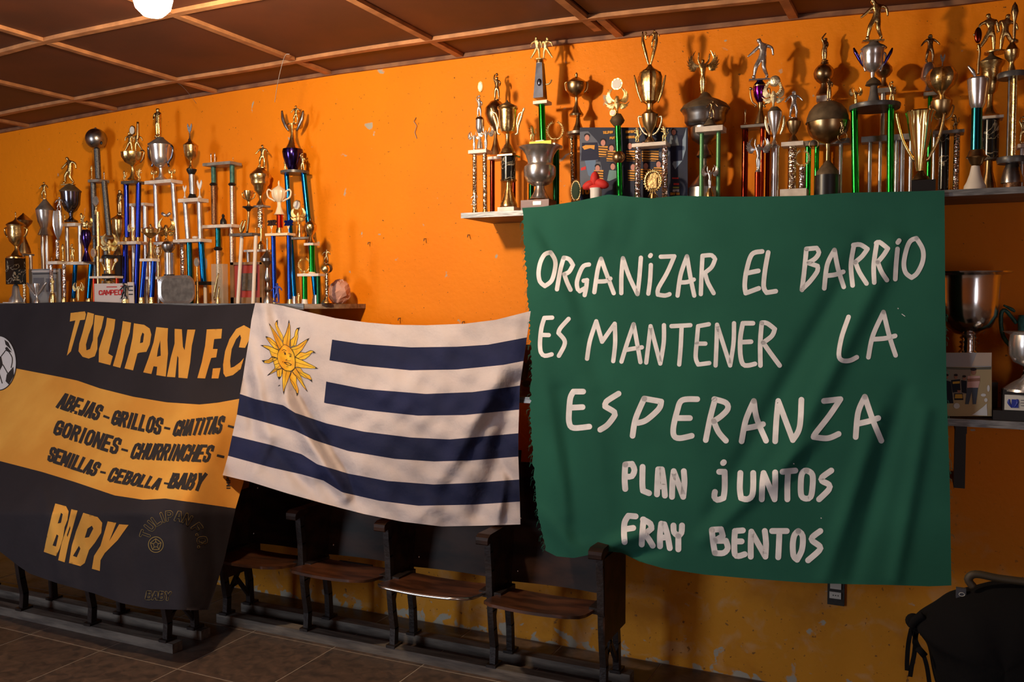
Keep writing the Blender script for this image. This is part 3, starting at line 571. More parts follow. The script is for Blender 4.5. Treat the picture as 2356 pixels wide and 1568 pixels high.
CARD = t; t.box('card_sheet', 'paper', 708, 955, 1378, None, .004); t.box('card_sheet', 'paper', 958, 1008, 1368, None, .004, .006)
t.box('print_line', 'ink_red', 800, 880, 1400, 1407, .001, -.0027); t.box('print_line', 'ink_red', 905, 950, 1395, 1402, .001, -.0027)
for yy in (1395, 1425, 1455): t.box('print_line', 'ink_dark', 966, 1000, yy, yy+9, .001, .0033)
t = Tr('small_figure_trophy', 'small black and gold player in front of the printed card', A, 935, F1-.045, SHL, GL)
t.fig('dribble', 'black', 935, 1375, 1495); t.lathe('base', 'bright_gold', 938, [(20, 1495), (24, None)])
t = Tr('column_trophy', 'trophy with gold fluted bowl on four dark blue metallic columns', A, 990, F3, SHL, GL)
t.fig('duo', 'gold', 1000, 240, 395); t.disc('gold', 996, 228, 30, sy=1.2, face='disc_white'); t.handles('bronze', 1036, [(0, 165), (0, 250), (-4, 300)], 9, sides=(1,), part='torch')
t.lathe('cup', 'gold', 998, [(82, 395), (80, 430), (55, 470), (20, 490), (10, 505), (12, 540), (20, 570), (42, 600)], flute=(12, .05))
t.handles('bronze', 998, [(60, 380), (85, 385), (75, 440), (58, 468)], 6, sides=(1,))
t.slab('marble_slab', 'black_slab', 908, 1085, 603, 625, .07); t.fig('lion', 'bright_gold', 941, 530, 603); t.fig('lion', 'bright_gold', 1045, 515, 603, flip=True)
t.post('column', 'deep_blue_foil', 948, 625, 1030, 19); t.post('column', 'deep_blue_foil', 1042, 622, 1030, 19, lx=1036)
for x in (946, 1036): t.lathe('collar', 'gold', x, [(18, 1030), (24, 1060)])
t.slab('marble_slab', 'marble', 872, 1112, 1060, 1082, .08); t.fig('victory', 'bright_gold', 1000, 925, 1060)
t.post('column', 'deep_blue_foil', 942, 1082, None, 19, lx=934); t.post('column', 'deep_blue_foil', 1036, 1082, None, 19, lx=1020)
t = Tr('cup_trophy', 'plain dull gold cup with cone lid on a black block behind blue columns', A, 893, F4+.005, SHL, GL)
t.fig('stand', 'bronze', 905, 675, 865); t.lathe('lid', 'gold', 888, [(8, 860), (25, 875), (55, 895), (52, 902)])
t.lathe('cup', 'gold', 892, [(46, 900), (44, 960), (36, 1010), (14, 1040), (12, 1090), (22, 1115), (40, 1150), (45, 1165)]); t.box('base', 'black', 860, 968, 1165, None, .06)
t = Tr('column_trophy', 'plain pair of silver columns with small slabs behind the dark blue ones', A, 1050, F4+.01, SHL, GL)
t.slab('marble_slab', 'marble', 968, 1155, 772, 792, .06); t.post('column', 'silver', 1000, 792, None, 18); t.post('column', 'silver', 1092, 792, None, 19)
t = Tr('column_trophy', 'tallest left-hand silver cup with a bending gold figure on silver columns', A, 1220, F3+.015, SHL, GL)
t.fig('stand', 'gold', 1190, 62, 285, flip=True)
t.lathe('lid', 'dusty_grey', 1203, [(25, 280), (32, 292), (65, 318), (90, 336), (86, 344)])
t.lathe('cup', 'silver', 1207, [(86, 340), (78, 380), (72, 430), (66, 470), (42, 500), (16, 512), (13, 550), (22, 575), (44, 592), (46, 600)])
t.handles('blue_chrome', 1207, [(78, 345), (92, 360), (84, 430), (58, 470), (66, 500)], 9)
t.slab('marble_slab', 'marble', 1085, 1372, 597, 622, .08); t.fig('victory', 'gold', 1156, 525, 598); t.fig('victory', 'gold', 1292, 512, 598)
t.post('column', 'silver', 1168, 622, 1062, 17, lx=1185); t.post('column', 'silver', 1300, 618, 1062, 18, lx=1328)
t.slab('marble_slab', 'marble', 1148, 1430, 1062, 1082, .075); t.post('column', 'silver', 1190, 1082, None, 17); t.post('column', 'prism_silver', 1370, 1082, None, 17)
t = Tr('column_trophy', 'short trophy with two-handled gilt cup on bright blue front columns', A, 1125, F1-.01, SHL, GL)
t.lathe('lid', 'gold', 1132, [(4, 930), (10, 940), (8, 950), (40, 962), (60, 972)])
t.lathe('cup', 'gold', 1132, [(60, 972), (56, 1000), (30, 1025), (8, 1040), (10, 1055), (22, 1080), (18, 1130), (34, 1170), (40, 1190)]); t.handles('gold', 1132, [(55, 968), (66, 960), (66, 990), (45, 1008)], 5)
t.slab('marble_slab', 'marble', 1048, 1200, 1190, 1210, .05)
t.post('column', 'blue_foil', 1086, 1210, 1480, 18, lx=1064); t.post('column', 'blue_foil', 1156, 1210, 1480, 18, lx=1140); t.post('column', 'silver', 1128, 1210, None, 10, dy=.02)
for x in (1062, 1138): t.lathe('foot', 'bright_gold', x, [(16, 1478), (22, None)])
t = Tr('cup_trophy', 'dark silver ball cup with spiky gold crest behind the oval tray', A, 1262, F2+.005, SHL, GL)
t.fig('crest', 'gold', 1250, 880, 1055); t.handles('silver', 1250, [(-5, 870), (-30, 850)], 12, sides=(1, -1), part='torch')
t.lathe('cup', 'dark_silver', 1264, [(30, 1062), (48, 1085), (48, 1110), (28, 1140), (14, 1150)]); t.post('column', 'silver', 1272, 1148, 1310, 34); t.lathe('base', 'black', 1272, [(38, 1310), (42, None)])
t = Tr('medallion_trophy', 'small gold wreath medallion on a low slab and gilt post', A, 1165, F2-.012, SHL, GL)
t.wreath_ring('gold', 1190, 1135, 34); t.disc('gold', 1190, 1135, 22, face='disc_white'); t.post('column', 'gold', 1190, 1165, 1326, 9); t.slab('marble_slab', 'marble', 1095, 1226, 1326, 1346, .04); t.post('column', 'gold', 1125, 1346, None, 12)
# oval tray
t = Tr('oval_tray', 'dull grey metal tray with rounded ends leaning at the shelf front', B, 100, F1-.03, SHL, None, 'tray')
def rrect(cx, cz, w_, h_, r_, n=8):
    p = []
    for (sx, sz, a0) in ((1, 1, 0), (-1, 1, 90), (-1, -1, 180), (1, -1, 270)):
        for k in range(n+1):
            a = R(a0+90*k/n); p.append((cx+sx*(w_-r_)+r_*math.cos(a), cz+sz*(h_-r_)+r_*math.sin(a)))
    return p
pa, pb = t.P(-52, 1315), t.P(222, 1315); cz = (t.P(90, 1316).z+SHL)/2; cx_ = (pa.x+pb.x)/2; w_ = (pb.x-pa.x)/2; h_ = (t.P(90, 1316).z-SHL)/2
mb = MB(); o_, i_ = rrect(cx_, cz, w_, h_, h_*.75), rrect(cx_, cz, w_-.014, h_-.014, h_*.62); n = len(o_); Yt = t.Y
vs = [(x, Yt, z) for x, z in o_]+[(x, Yt-.003, z) for x, z in o_]+[(x, Yt+.002, z) for x, z in i_]
mb.add(vs, [(j, (j+1) % n, n+(j+1) % n, n+j) for j in range(n)]+[(n+j, n+(j+1) % n, 2*n+(j+1) % n, 2*n+j) for j in range(n)]); mb.obj('rim', 'silver', t.root, False, t.o)
mb = MB(); mb.plate(i_, Yt+.002, Yt+.005); mb.obj('dish', 'dusty_grey', t.root, False, t.o)
t = Tr('small_figure_trophy', 'small bright gold winged figure near the front edge, under light blue columns', A, 590, F1-.03, SHL, GL)
t.fig('victory', 'bright_gold', 590, 1368, 1508)
t = Tr('small_figure_trophy', 'tiny gold figure at the far left shelf front', A, 48, F1-.03+.0, SHL+.0, GL) if False else None
# ---- left shelf, second crop
t = Tr('column_trophy', 'gold lidded cup with black collars on silver over blue columns', B, 215, F3-.005, SHL, GL)
t.fig('tulip', 'dark_silver', 186, 175, 305); t.lathe('lid', 'gold', 190, [(6, 300), (18, 310), (50, 335), (56, 342)])
t.lathe('cup', 'gold', 192, [(54, 342), (50, 380), (44, 420), (26, 445), (9, 458), (9, 485), (20, 505), (34, 520)], flute=(14, .03))
t.lathe('collar', 'black', 198, [(38, 520), (36, 532), (22, 560)]); t.post('column', 'silver', 200, 560, 708, 22, lx=206); t.lathe('collar', 'black', 205, [(22, 705), (34, 735)])
t.slab('marble_slab', 'marble', 95, 326, 735, 762, .075); t.fig('tulip', 'white_plastic', 148, 640, 735); t.fig('tulip', 'white_plastic', 260, 600, 735)
t.post('column', 'silver', 150, 762, 1042, 18, lx=172); t.post('column', 'silver', 256, 758, 1042, 19, lx=266)
t.slab('marble_slab', 'marble', 58, 350, 1042, 1065, .08); t.ball('marble', 225, 1032, 22, part='knob', sc=(1, 1, .5))
t.post('column', 'teal_foil', 180, 1065, None, 21, lx=192); t.post('column', 'sky_foil', 268, 1065, 1362, 22, lx=290); t.slab('collar', 'black', 225, 372, 1362, 1388, .06); t.post('column', 'white_post', 300, 1388, None, 13)
t = Tr('column_trophy', 'unfinished tall frame of teal and brown glitter columns, no cup on top', B, 420, F4+.002, SHL, GL)
t.slab('marble_slab', 'grey_marble', 280, 575, 462, 484, .085); t.fig('flame', 'silver', 345, 398, 464); t.fig('flame', 'silver', 374, 394, 464); t.fig('flame', 'bronze', 510, 428, 464)
for x, y in ((363, 484), (503, 484)): t.post('column', 'teal_paint', x, y, 628, 18); t.lathe('collar', 'black', x, [(20, 622), (30, 634), (20, 646)])
t.post('column', 'brown_glitter', 364, 645, 932, 20); t.post('column', 'silver_glitter', 503, 645, 932, 18)
t.slab('marble_slab', 'marble', 246, 580, 934, 956, .08); t.lathe('finial', 'black', 436, [(8, 860), (12, 872), (8, 882), (22, 905), (24, 932)], dy=-.02); t.ball('gold', 436, 862, 8, dy=-.02, part='knob')
t.post('column', 'teal_foil', 396, 956, 1105, 20); t.lathe('collar', 'black', 397, [(22, 1102), (34, 1115), (24, 1130)]); t.post('column', 'silver_glitter', 398, 1130, None, 17)
t.post('column', 'silver_glitter', 500, 956, None, 17)
t = Tr('column_trophy', 'small gold cup on bent gold figures over two thin white posts', B, 600, F2-.025, SHL, GL)
t.lathe('cup', 'gold', 627, [(36, 682), (34, 700), (24, 745), (8, 765), (8, 780), (18, 800)]); t.handles('gold', 627, [(34, 700), (48, 700), (42, 730), (22, 745)], 4)
t.lathe('collar', 'black', 627, [(44, 800), (46, 806), (20, 820), (12, 835)]); t.handles('bronze', 627, [(0, 830), (0, 900), (-12, 1000)], 9, sides=(1,), part='stem'); t.leaves('gold', 590, [(-18, 1000), (0, 960), (14, 900)], 12, sides=(1,)); t.leaves('gold', 590, [(-20, 1000), (-24, 960), (-6, 905)], 10, sides=(1,))
t.slab('marble_slab', 'dusty_grey', 480, 716, 998, 1018, .06); t.post('column', 'white_post', 577, 1018, None, 14, lx=546); t.post('column', 'white_post', 682, 1018, None, 14, lx=660); t.fig('flame', 'gold', 680, 955, 998)
t = Tr('cup_trophy', 'broad old gold cup with a footballer kicking, on a glittering short pillar', B, 720, F4-.005, SHL, GL)
t.fig('player', 'gold', 735, 335, 512); t.lathe('lid', 'bronze', 715, [(25, 508), (34, 520), (62, 545), (76, 562)])
t.lathe('cup', 'gold', 716, [(78, 560), (80, 580), (72, 595), (68, 630), (50, 650), (46, 680), (24, 705), (12, 720), (12, 750), (30, 778), (34, 788)])
t.slab('marble_slab', 'grey_marble', 662, 792, 788, 802, .055); t.post('column', 'prism_gold', 718, 802, 960, 26); t.lathe('stem', 'gold', 722, [(12, 960), (14, 1010), (10, 1060), (30, 1085), (32, 1120)])
t.slab('marble_slab', 'marble', 590, 812, 1122, 1138, .06); t.post('column', 'dark_silver', 625, 1138, None, 14); t.post('column', 'dark_silver', 780, 1138, None, 14)
t = Tr('cup_trophy', 'dark onion-shaped cup with a thin spire between frame and blue columns', B, 766, F3-.02, SHL, GL)
t.lathe('cup', 'dark_silver', 766, [(3, 1030), (8, 1060), (6, 1120), (12, 1140), (34, 1165), (52, 1190), (50, 1210), (22, 1240), (12, 1260), (28, 1330), (26, 1350), (10, 1370), (12, 1395), (28, 1425), (12, 1445), (16, 1470), (40, 1500), (42, None)])
t = Tr('column_trophy', 'cream two-handled plastic cup on a red drum and blue columns, 2002 signs', B, 865, F1, SHL, GL); T2002 = t
t.lathe('lid', 'cream', 854, [(3, 605), (8, 622), (6, 640), (16, 650), (44, 668), (52, 680)])
t.lathe('cup', 'cream', 856, [(52, 680), (55, 700), (50, 730), (30, 755), (14, 768), (14, 800), (26, 840), (36, 858), (44, 862)], flute=(12, .05)); t.handles('cream', 856, [(48, 690), (75, 672), (90, 690), (80, 730), (50, 748), (30, 760)], 7)
t.post('drum', 'red_foil', 861, 862, 958, 24); t.lathe('collar', 'gold', 860, [(20, 955), (26, 975), (28, 998)])
t.slab('marble_slab', 'cream', 750, 980, 998, 1016, .06)
for x in (800, 926): t.fig('tulip', 'pale_gold', x, 935, 998, part='sign_holder')
t.post('column', 'blue_foil', 812, 1016, 1485, 17, lx=823); t.post('column', 'blue_foil', 930, 1016, 1495, 18, lx=936)
t.lathe('foot', 'gold', 823, [(14, 1483), (20, None)]); t.lathe('foot', 'gold', 937, [(16, 1492), (24, None)])
t = Tr('column_trophy', 'tallest blue-legged trophy, violet bowl and player between two grey leaf blades', B, 990, F4-.015, SHL, GL)
t.fig('player', 'gold', 985, 42, 178); t.leaves('dark_silver', 958, [(30, 232), (52, 190), (72, 140), (80, 80)], 16, part='leaf_blade'); t.lathe('ring_plate', 'gold', 955, [(38, 180), (38, 190)])
t.lathe('cup_stem', 'gold', 955, [(10, 190), (10, 250), (22, 300), (36, 335), (54, 368)])
t.lathe('cup', 'violet_black', 958, [(74, 370), (78, 390), (72, 430), (54, 485), (38, 520), (34, 536)]); t.fig('header', 'gold', 902, 452, 536); t.fig('header', 'gold', 1034, 395, 536)
t.lathe('slab', 'black_slab', 975, [(106, 536), (106, 555)], n=32)
t.post('column', 'sky_foil', 912, 555, 1475, 18, lx=972); t.post('column', 'sky_foil', 1040, 552, 1465, 21, lx=1132, dy=.01)
t.slab('shelf_slab', 'grey_marble', 942, 1125, 1027, 1043, .05, dy=-.05); t.fig('crest', 'bright_gold', 1000, 800, 940, dy=-.05); t.disc('bright_gold', 993, 787, 36, face='disc_white', dy=-.05); t.lathe('medallion_stem', 'gold', 1010, [(10, 935), (14, 960), (22, 1027)], dy=-.05)
t.lathe('foot', 'silver', 972, [(18, 1473), (28, None)]); t.lathe('foot', 'silver', 1134, [(22, 1463), (34, None)], dy=.01)
t = Tr('column_trophy', 'bronze ball cup on green foil columns near the right end of the left shelf', B, 1085, F2-.03, SHL, GL)
t.lathe('lid', 'bronze', 1094, [(4, 882), (10, 893), (8, 905), (30, 920), (42, 938)]); t.lathe('cup', 'gold', 1094, [(44, 938), (46, 955), (42, 980), (22, 1008), (12, 1025), (22, 1052), (32, 1070)])
t.slab('marble_slab', 'marble', 1042, 1156, 1072, 1090, .045); t.post('column', 'green_foil', 1102, 1090, 1292, 22); t.lathe('collar', 'cream', 1103, [(22, 1290), (28, 1302)])
t.slab('marble_slab', 'marble', 992, 1205, 1302, 1322, .055); t.post('column', 'green_foil', 1048, 1322, 1495, 20); t.lathe('foot', 'white_plastic', 1048, [(20, 1495), (26, None)]); t.post('column', 'dark_green_foil', 1150, 1322, None, 16)
t.fig('wreath', 'bright_gold', 1046, 1182, 1302, dy=-.012)
t = Tr('small_figure_trophy', 'little gold figure trophy beside the green column foot', B, 1003, F1-.025, SHL, GL)
t.fig('stand', 'bright_gold', 1003, 1450, 1525)
t = Tr('figure_trophy', 'rightmost of the left shelf, dark player on a gold ball and glitter stem', B, 1212, F1, SHL, GL)
t.fig('player', 'bronze', 1214, 1118, 1232); t.ball('bright_gold', 1206, 1268, 33); t.ball('dusty_bronze', 1226, 1264, 33, dy=.02); t.post('column', 'prism_gold', 1216, 1300, 1478, 14, lx=1218)
t.lathe('foot', 'gold', 1215, [(14, 1475), (22, 1495), (38, 1515), (42, 1524)]); t.box('base', 'black', 1172, 1250, 1524, None, .05)
t = Tr('picture_frame', 'brown framed picture with red mount behind the thin white posts', B, 610, F2+.02, SHL, None, 'picture frame')
FRM = t; t.box('mount', 'red_mat', 505, 715, 1230, 1490, .006, .004); t.box('picture', 'picture_dark', 572, 690, 1300, 1430, .004, -.001)
for a in ((488, 518, 1218, None), (708, 742, 1218, None), (488, 742, 1216, 1236), (488, 742, 1482, None)): t.box('frame_side', 'frame_wood', a[0], a[1], a[2], a[3], .016)
t = Tr('acrylic_plaque', 'clear plastic plaque with gold wings inside, beside the oval tray', B, 420, F2-.03, SHL, None, 'plaque')
t.box('block', 'acrylic', 345, 470, 1230, None, .035); t.leaves('gold', 395, [(-28, 1490), (-20, 1420), (6, 1300)], 9, sides=(1,), part='wing', dy=-.022); t.leaves('gold', 395, [(-28, 1500), (0, 1490), (10, 1400)], 9, sides=(1,), part='wing', dy=-.022)
t.lathe('foot', 'gold', 395, [(14, 1485), (22, None)], dy=-.03)
t = Tr('paper_bundle', 'crumpled pink paper bundle at the rounded right end of the shelf', B, 1320, F4-.05, SHL, None, 'paper')
p0 = t.P(1310, 1420); mb = MB().sphere((p0.x, t.Y, (SHL+t.P(1310, 1350).z)/2), 1, 10, ((t.P(1390, 1400).x-t.P(1250, 1400).x)/2, .045, (t.P(1310, 1350).z-SHL)/2))
rn = random.Random(3); mb.v = [(v[0]+rn.uniform(-.006, .006), v[1]+rn.uniform(-.006, .006), max(SHL, v[2]+rn.uniform(-.006, .006))) for v in mb.v]; mb.obj('crumpled_sheet', 'pink_paper', t.root, False, t.o)
t = Tr('small_figure_trophy', 'small dark blue plastic figure between the bright blue columns', B, 842, F1-.04, SHL, GL)
t.fig('player', 'blue_plastic', 842, 1375, 1522)
t = Tr('medallion_trophy', 'little racket-shaped silver medallion on a stem above the tray end', B, 240, F2-.03, SHL, GL)
t.disc('silver', 238, 1218, 24, sy=1.4, face='grey_marble'); t.lathe('stem', 'gold', 240, [(5, 1248), (8, 1320), (12, 1480), (18, None)])

# ---- high right shelf
t = Tr('column_trophy', 'leftmost of the right shelf, slim arching figure over two patterned gold columns', C, 185, F1+.02, SHR, GR)
t.disc('gold', 190, 475, 22, sy=1.9, face='disc_white'); t.fig('header', 'silver', 180, 540, 715); t.lathe('lid', 'bronze', 184, [(8, 705), (30, 720), (36, 735)])
t.lathe('cup', 'silver', 185, [(34, 735), (34, 800), (22, 835), (8, 850), (10, 880), (20, 920), (26, 962)]); t.fig('victory', 'silver', 140, 820, 968, flip=True); t.fig('victory', 'silver', 232, 775, 965)
t.slab('marble_slab', 'marble', 92, 282, 966, 992, .06)
t.post('column', 'prism_gold', 144, 992, 1440, 18); t.post('column', 'prism_gold', 222, 990, 1436, 18, lx=226)
for x in (146, 227): t.lathe('foot', 'gold', x, [(18, 1436), (26, None)])
t.fig('dribble', 'silver', 140, 1310, 1400, dy=-.035)
t = Tr('cup_trophy', 'round dusty gold globe cup with player and ball behind the tall gold cup', C, 330, F4-.005, SHR, GR)
t.fig('header', 'bronze', 318, 368, 582); t.lathe('cup', 'bronze', 308, [(8, 580), (40, 592), (80, 640), (86, 690), (66, 750), (30, 800), (12, 825), (14, 880), (28, 940), (44, 985), (48, 1012)])
t.slab('marble_slab', 'marble', 245, 480, 1015, 1038, .065); t.post('column', 'dark_red_foil', 282, 1038, None, 19); t.post('column', 'dark_red_foil', 450, 1038, None, 15)
t = Tr('cup_trophy', 'large gold cup with scrolled handles on a black marble drum, near shelf end', C, 405, F1+.025, SHR, GR)
t.lathe('lid', 'dusty_bronze', 398, [(4, 580), (10, 592), (20, 602), (60, 622), (80, 634)])
t.lathe('cup', 'gold', 402, [(80, 634), (82, 648), (72, 660), (68, 740), (62, 800), (50, 830), (20, 848), (16, 870), (18, 920), (44, 955), (60, 980), (68, 1000)])
t.leaves('pale_gold', 402, [(78, 850), (85, 780), (105, 720), (125, 640)], 12); t.handles('pale_gold', 402, [(60, 850), (80, 830), (72, 760), (90, 690), (120, 670), (130, 640)], 7)
t.slab('collar', 'bronze', 320, 500, 1000, 1012, .08); t.lathe('column', 'black_marble', 408, [(57, 1012), (57, 1205)]); t.lathe('collar', 'bronze', 408, [(66, 1205), (60, 1220)])
t.lathe('bell_foot', 'gold', 410, [(22, 1222), (28, 1270), (44, 1335), (66, 1390), (70, 1415)]); t.slab('base', 'marble', 322, 512, 1415, None, .08)
t = Tr('wide_cup', 'wide-rimmed silver urn on a maroon wooden base at the shelf front', C, 652, F1, SHR, GR)
t.lathe('urn', 'old_aluminium', 655, [(165, 948), (158, 958), (135, 972), (112, 1010), (96, 1060), (96, 1080), (122, 1102), (126, 1130), (122, 1175), (98, 1225), (60, 1248), (36, 1256), (36, 1270), (52, 1310), (76, 1350), (92, 1358)], n=36)
t.box('base', 'maroon_wood', 505, 786, 1358, None, .085); t.box('name_plate', 'pale_gold', 600, 664, 1372, 1400, .002, -.0435)
t = Tr('column_trophy', 'two gold players wrestling atop a grey obelisk and one green column', C, 665, F3, SHR, GR)
t.fig('duo', 'bright_gold', 660, 80, 268); t.lathe('collar', 'bronze', 655, [(14, 262), (30, 275), (30, 292)]); t.lathe('obelisk', 'blue_chrome', 658, [(24, 290), (42, 568)], square=True)
t.ball('blue_chrome', 650, 440, 18, dy=-.02, part='relief', sc=(1, .6, 1.6)); t.handles('bronze', 700, [(0, 455), (20, 455), (38, 440), (46, 420)], 6, sides=(1,), part='hook')
t.slab('marble_slab', 'marble', 600, 748, 580, 604, .055); t.post('column', 'green_foil', 668, 604, 895, 26, lx=678)
t.slab('marble_slab', 'marble', 530, 832, 920, 944, .085); t.fig('lion', 'bright_gold', 600, 778, 905); t.fig('wreath', 'bright_gold', 775, 738, 905)
t.slab('plinth', 'marble', 620, 720, 893, 922, .05)
t.post('column', 'dark_green_foil', 588, 944, None, 22); t.post('column', 'dark_green_foil', 782, 944, None, 26)
t.box('yellow_tag', 'yellow_card', 572, 746, 900, 948, .004, -.05)
t = Tr('cup_trophy', 'lidded gold goblet on a round plate beside the team poster', C, 945, F4-.005, SHR, GR)
t.lathe('lid', 'bronze', 942, [(4, 365), (12, 378), (10, 398), (28, 408), (70, 435), (88, 450)]); t.lathe('cup', 'bronze', 942, [(86, 450), (88, 470), (78, 510), (48, 545), (16, 558), (10, 580), (16, 620), (40, 668), (56, 692), (52, 706)])
t.handles('bronze', 942, [(70, 440), (90, 448), (82, 500), (60, 520)], 6); t.lathe('cone', 'bronze', 955, [(14, 706), (22, 760), (52, 835)])
t.lathe('slab', 'dark_silver', 965, [(106, 835), (108, 855), (90, 870)], n=32); t.post('column', 'prism_gold', 903, 868, None, 16, lx=918); t.post('column', 'bronze', 935, 868, None, 14, dy=.02); t.post('column', 'bronze', 1030, 868, None, 14)
t = Tr('medallion_trophy', 'medallion held by spread gold wings on a bright green two-part column', C, 1265, F2+.005, SHR, GR)
t.disc('bright_gold', 1260, 455, 46); t.fig('crest', 'bright_gold', 1260, 480, 690); t.disc('gold', 1228, 680, 26, dy=-.02, face='disc_white')
t.lathe('bell', 'dusty_bronze', 1262, [(30, 690), (44, 712), (58, 740), (52, 755), (26, 785)]); t.post('column', 'green_foil', 1266, 784, 985, 24, lx=1272)
t.lathe('knob', 'bronze', 1274, [(24, 982), (46, 1005), (52, 1030), (44, 1055), (24, 1075)]); t.post('column', 'green_foil', 1276, 1072, None, 24, lx=1286)
t = Tr('flower_pot', 'white pot with folded red cloth petals in front of the team poster', C, 1095, F1-.005, SHR, None, 'pot')
t.lathe('pot', 'white_plastic', 1095, [(50, 1270), (46, 1285), (44, None)])
for k, (dx, y, rx, rz, a) in enumerate(((-52, 1245, .05, .028, .4), (40, 1235, .056, .03, -.35), (-8, 1200, .03, .05, 0), (0, 1262, .06, .02, 0))):
    p = t.P(1095+dx, y); mb = MB().sphere((0, 0, 0), 1, 10, (rx*.62, .02, rz*.62)); ca, sa = math.cos(a), math.sin(a)
    mb.v = [(p.x+v[0]*ca-v[2]*sa, p.y+v[1], p.z+v[0]*sa+v[2]*ca) for v in mb.v]; mb.obj('petal', 'red_cloth', t.root, True, t.o)
t = Tr('wreath_plaque', 'oval gold wreath plaque with dark green glass left of team poster', C, 940, F2-.01, SHR, GR)
t.wreath_ring('bronze', 938, 1290, 38, sy=2.0); t.disc('glass_green', 938, 1290, 32, sy=2.1, face='glass_green'); t.lathe('foot', 'gold', 938, [(14, 1365), (30, 1390), (34, None)])
t = Tr('column_trophy', 'ornate gold double cup with V-shaped arms on sparkling silver columns', D, 355, F2, SHR, GR)
t.leaves('gold', 345, [(6, 370), (32, 270), (56, 170), (58, 85)], 17, part='curved_arm'); t.fig('player', 'gold', 384, 70, 225); t.fig('stand', 'gold', 312, 78, 150)
t.lathe('lid', 'gold', 348, [(14, 360), (22, 375), (40, 395), (70, 412), (86, 428)]); t.lathe('cup', 'gold', 348, [(82, 428), (96, 470), (92, 540), (76, 610), (60, 670), (30, 690), (22, 720), (30, 750)], flute=(9, .1))
t.leaves('gold', 348, [(66, 680), (95, 600), (115, 520), (132, 448)], 14); t.lathe('lower_cup', 'bronze', 350, [(26, 742), (60, 765), (72, 780), (68, 820), (58, 870), (28, 920), (18, 940), (18, 965), (44, 1000), (46, 1012)])
t.handles('pale_gold', 350, [(70, 800), (96, 795), (92, 850), (60, 920), (22, 950)], 8)
t.slab('marble_slab', 'marble', 196, 520, 1010, 1040, .07); t.fig('lion', 'bright_gold', 248, 885, 1010); t.fig('lion', 'bright_gold', 474, 872, 1005)
t.post('column', 'prism_silver', 247, 1038, None, 26); t.post('column', 'prism_silver', 474, 1038, None, 26)
t = Tr('wreath_plaque', 'round gold wreath plaque between the sparkling silver columns', D, 372, F1, SHR, GR)
t.wreath_ring('gold', 374, 1335, 70, sy=1.2); t.box('plate', 'gold', 338, 408, 1305, 1395, .006); t.disc('gold', 374, 1335, 56, sy=1.2, face=None, dy=.006); t.handles('gold', 374, [(0, 1400), (40, 1470)], 6, part='strut'); t.lathe('foot', 'gold', 374, [(20, 1440), (40, None)])
t = Tr('large_cup_trophy', 'huge dark bronze tureen-shaped cup topped by a winged gold victory figure', D, 815, F3+.012, SHR, GR)
t.fig('victory', 'gold', 790, 240, 602); t.lathe('lid', 'dusty_bronze', 812, [(14, 590), (34, 605), (60, 640), (120, 665), (180, 700), (206, 735), (198, 745)], n=36)
t.lathe('cup', 'dark_silver', 812, [(198, 742), (186, 765), (172, 790), (170, 840), (150, 870), (118, 885), (116, 950), (100, 990), (56, 1022), (36, 1035), (36, 1060), (62, 1100), (72, 1125), (60, 1140), (26, 1150), (24, 1200), (40, 1270), (100, 1350), (136, 1395), (140, None)], n=36)
t = Tr('column_trophy', 'bronze figure with outstretched arms on a pale slab and matt green posts', D, 860, F1+.01, SHR, GR)
t.fig('player', 'bronze', 870, 655, 812); t.lathe('bell', 'dusty_bronze', 855, [(14, 808), (30, 830), (54, 862), (56, 872)]); t.slab('marble_slab', 'marble', 728, 990, 872, 916, .07)
t.post('column', 'matt_green', 784, 916, None, 18); t.post('column', 'matt_green', 924, 916, None, 19); 
t = Tr('small_figure_trophy', 'small silver winged figure standing between the matt green posts', D, 852, F1-.015, SHR, GR)
t.fig('victory', 'silver', 850, 1200, 1400); t.lathe('base', 'gold', 850, [(16, 1398), (22, 1420), (34, 1440), (34, None)])
t = Tr('column_trophy', 'silver footballer dribbling on a purple metallic cup over dark red columns', D, 1240, F3+.01, SHR, GR)
t.fig('dribble', 'silver', 1272, 142, 495); t.lathe('lid', 'violet_black', 1270, [(12, 488), (22, 495), (44, 520), (54, 540)]); t.lathe('rim_band', 'gold', 1272, [(56, 536), (56, 546)])
t.lathe('cup', 'purple', 1272, [(54, 546), (56, 580), (50, 620), (34, 658), (18, 680)]); t.lathe('cup_stem', 'bronze', 1278, [(26, 678), (20, 700), (18, 740), (34, 790), (46, 830), (52, 858)])
t.handles('bronze', 1272, [(54, 570), (76, 560), (82, 600), (66, 670), (30, 700), (46, 715)], 7); t.ball('bronze', 1193, 562, 14, part='knob')
t.slab('marble_slab', 'grey_marble', 1108, 1372, 858, 880, .075); t.fig('flame', 'bronze', 1148, 728, 858)
t.post('column', 'dark_red_foil', 1148, 880, None, 26); t.post('column', 'red_foil', 1292, 880, None, 18); t.post('column', 'dark_red_foil', 1340, 880, None, 18, dy=.02)
t = Tr('column_trophy', 'white-gold ball in a lion wreath on a silver vase and thick silver pipe', E_, 280, F2-.02, SHR, GR)
t.ball('pale_gold', 282, 636, 44, sc=(1, .5, 1)); t.wreath_ring('pale_gold', 270, 690, 58); t.fig('crest', 'pale_gold', 270, 650, 845); t.lathe('collar', 'dusty_bronze', 282, [(22, 838), (40, 855), (56, 878)])
t.lathe('cup', 'silver', 282, [(54, 878), (56, 905), (46, 960), (30, 1020), (12, 1060), (10, 1095), (26, 1125), (40, 1138)]); t.leaves('pale_gold', 282, [(70, 905), (72, 960), (60, 1010), (42, 1055)], 13)
t.lathe('column', 'silver', 286, [(28, 1136), (38, 1150), (32, 1165), (30, 1175), (30, None)])
t = Tr('figure_trophy', 'silver winged figure on a short red foil column', E_, 155, F1-.01, SHR, GR)
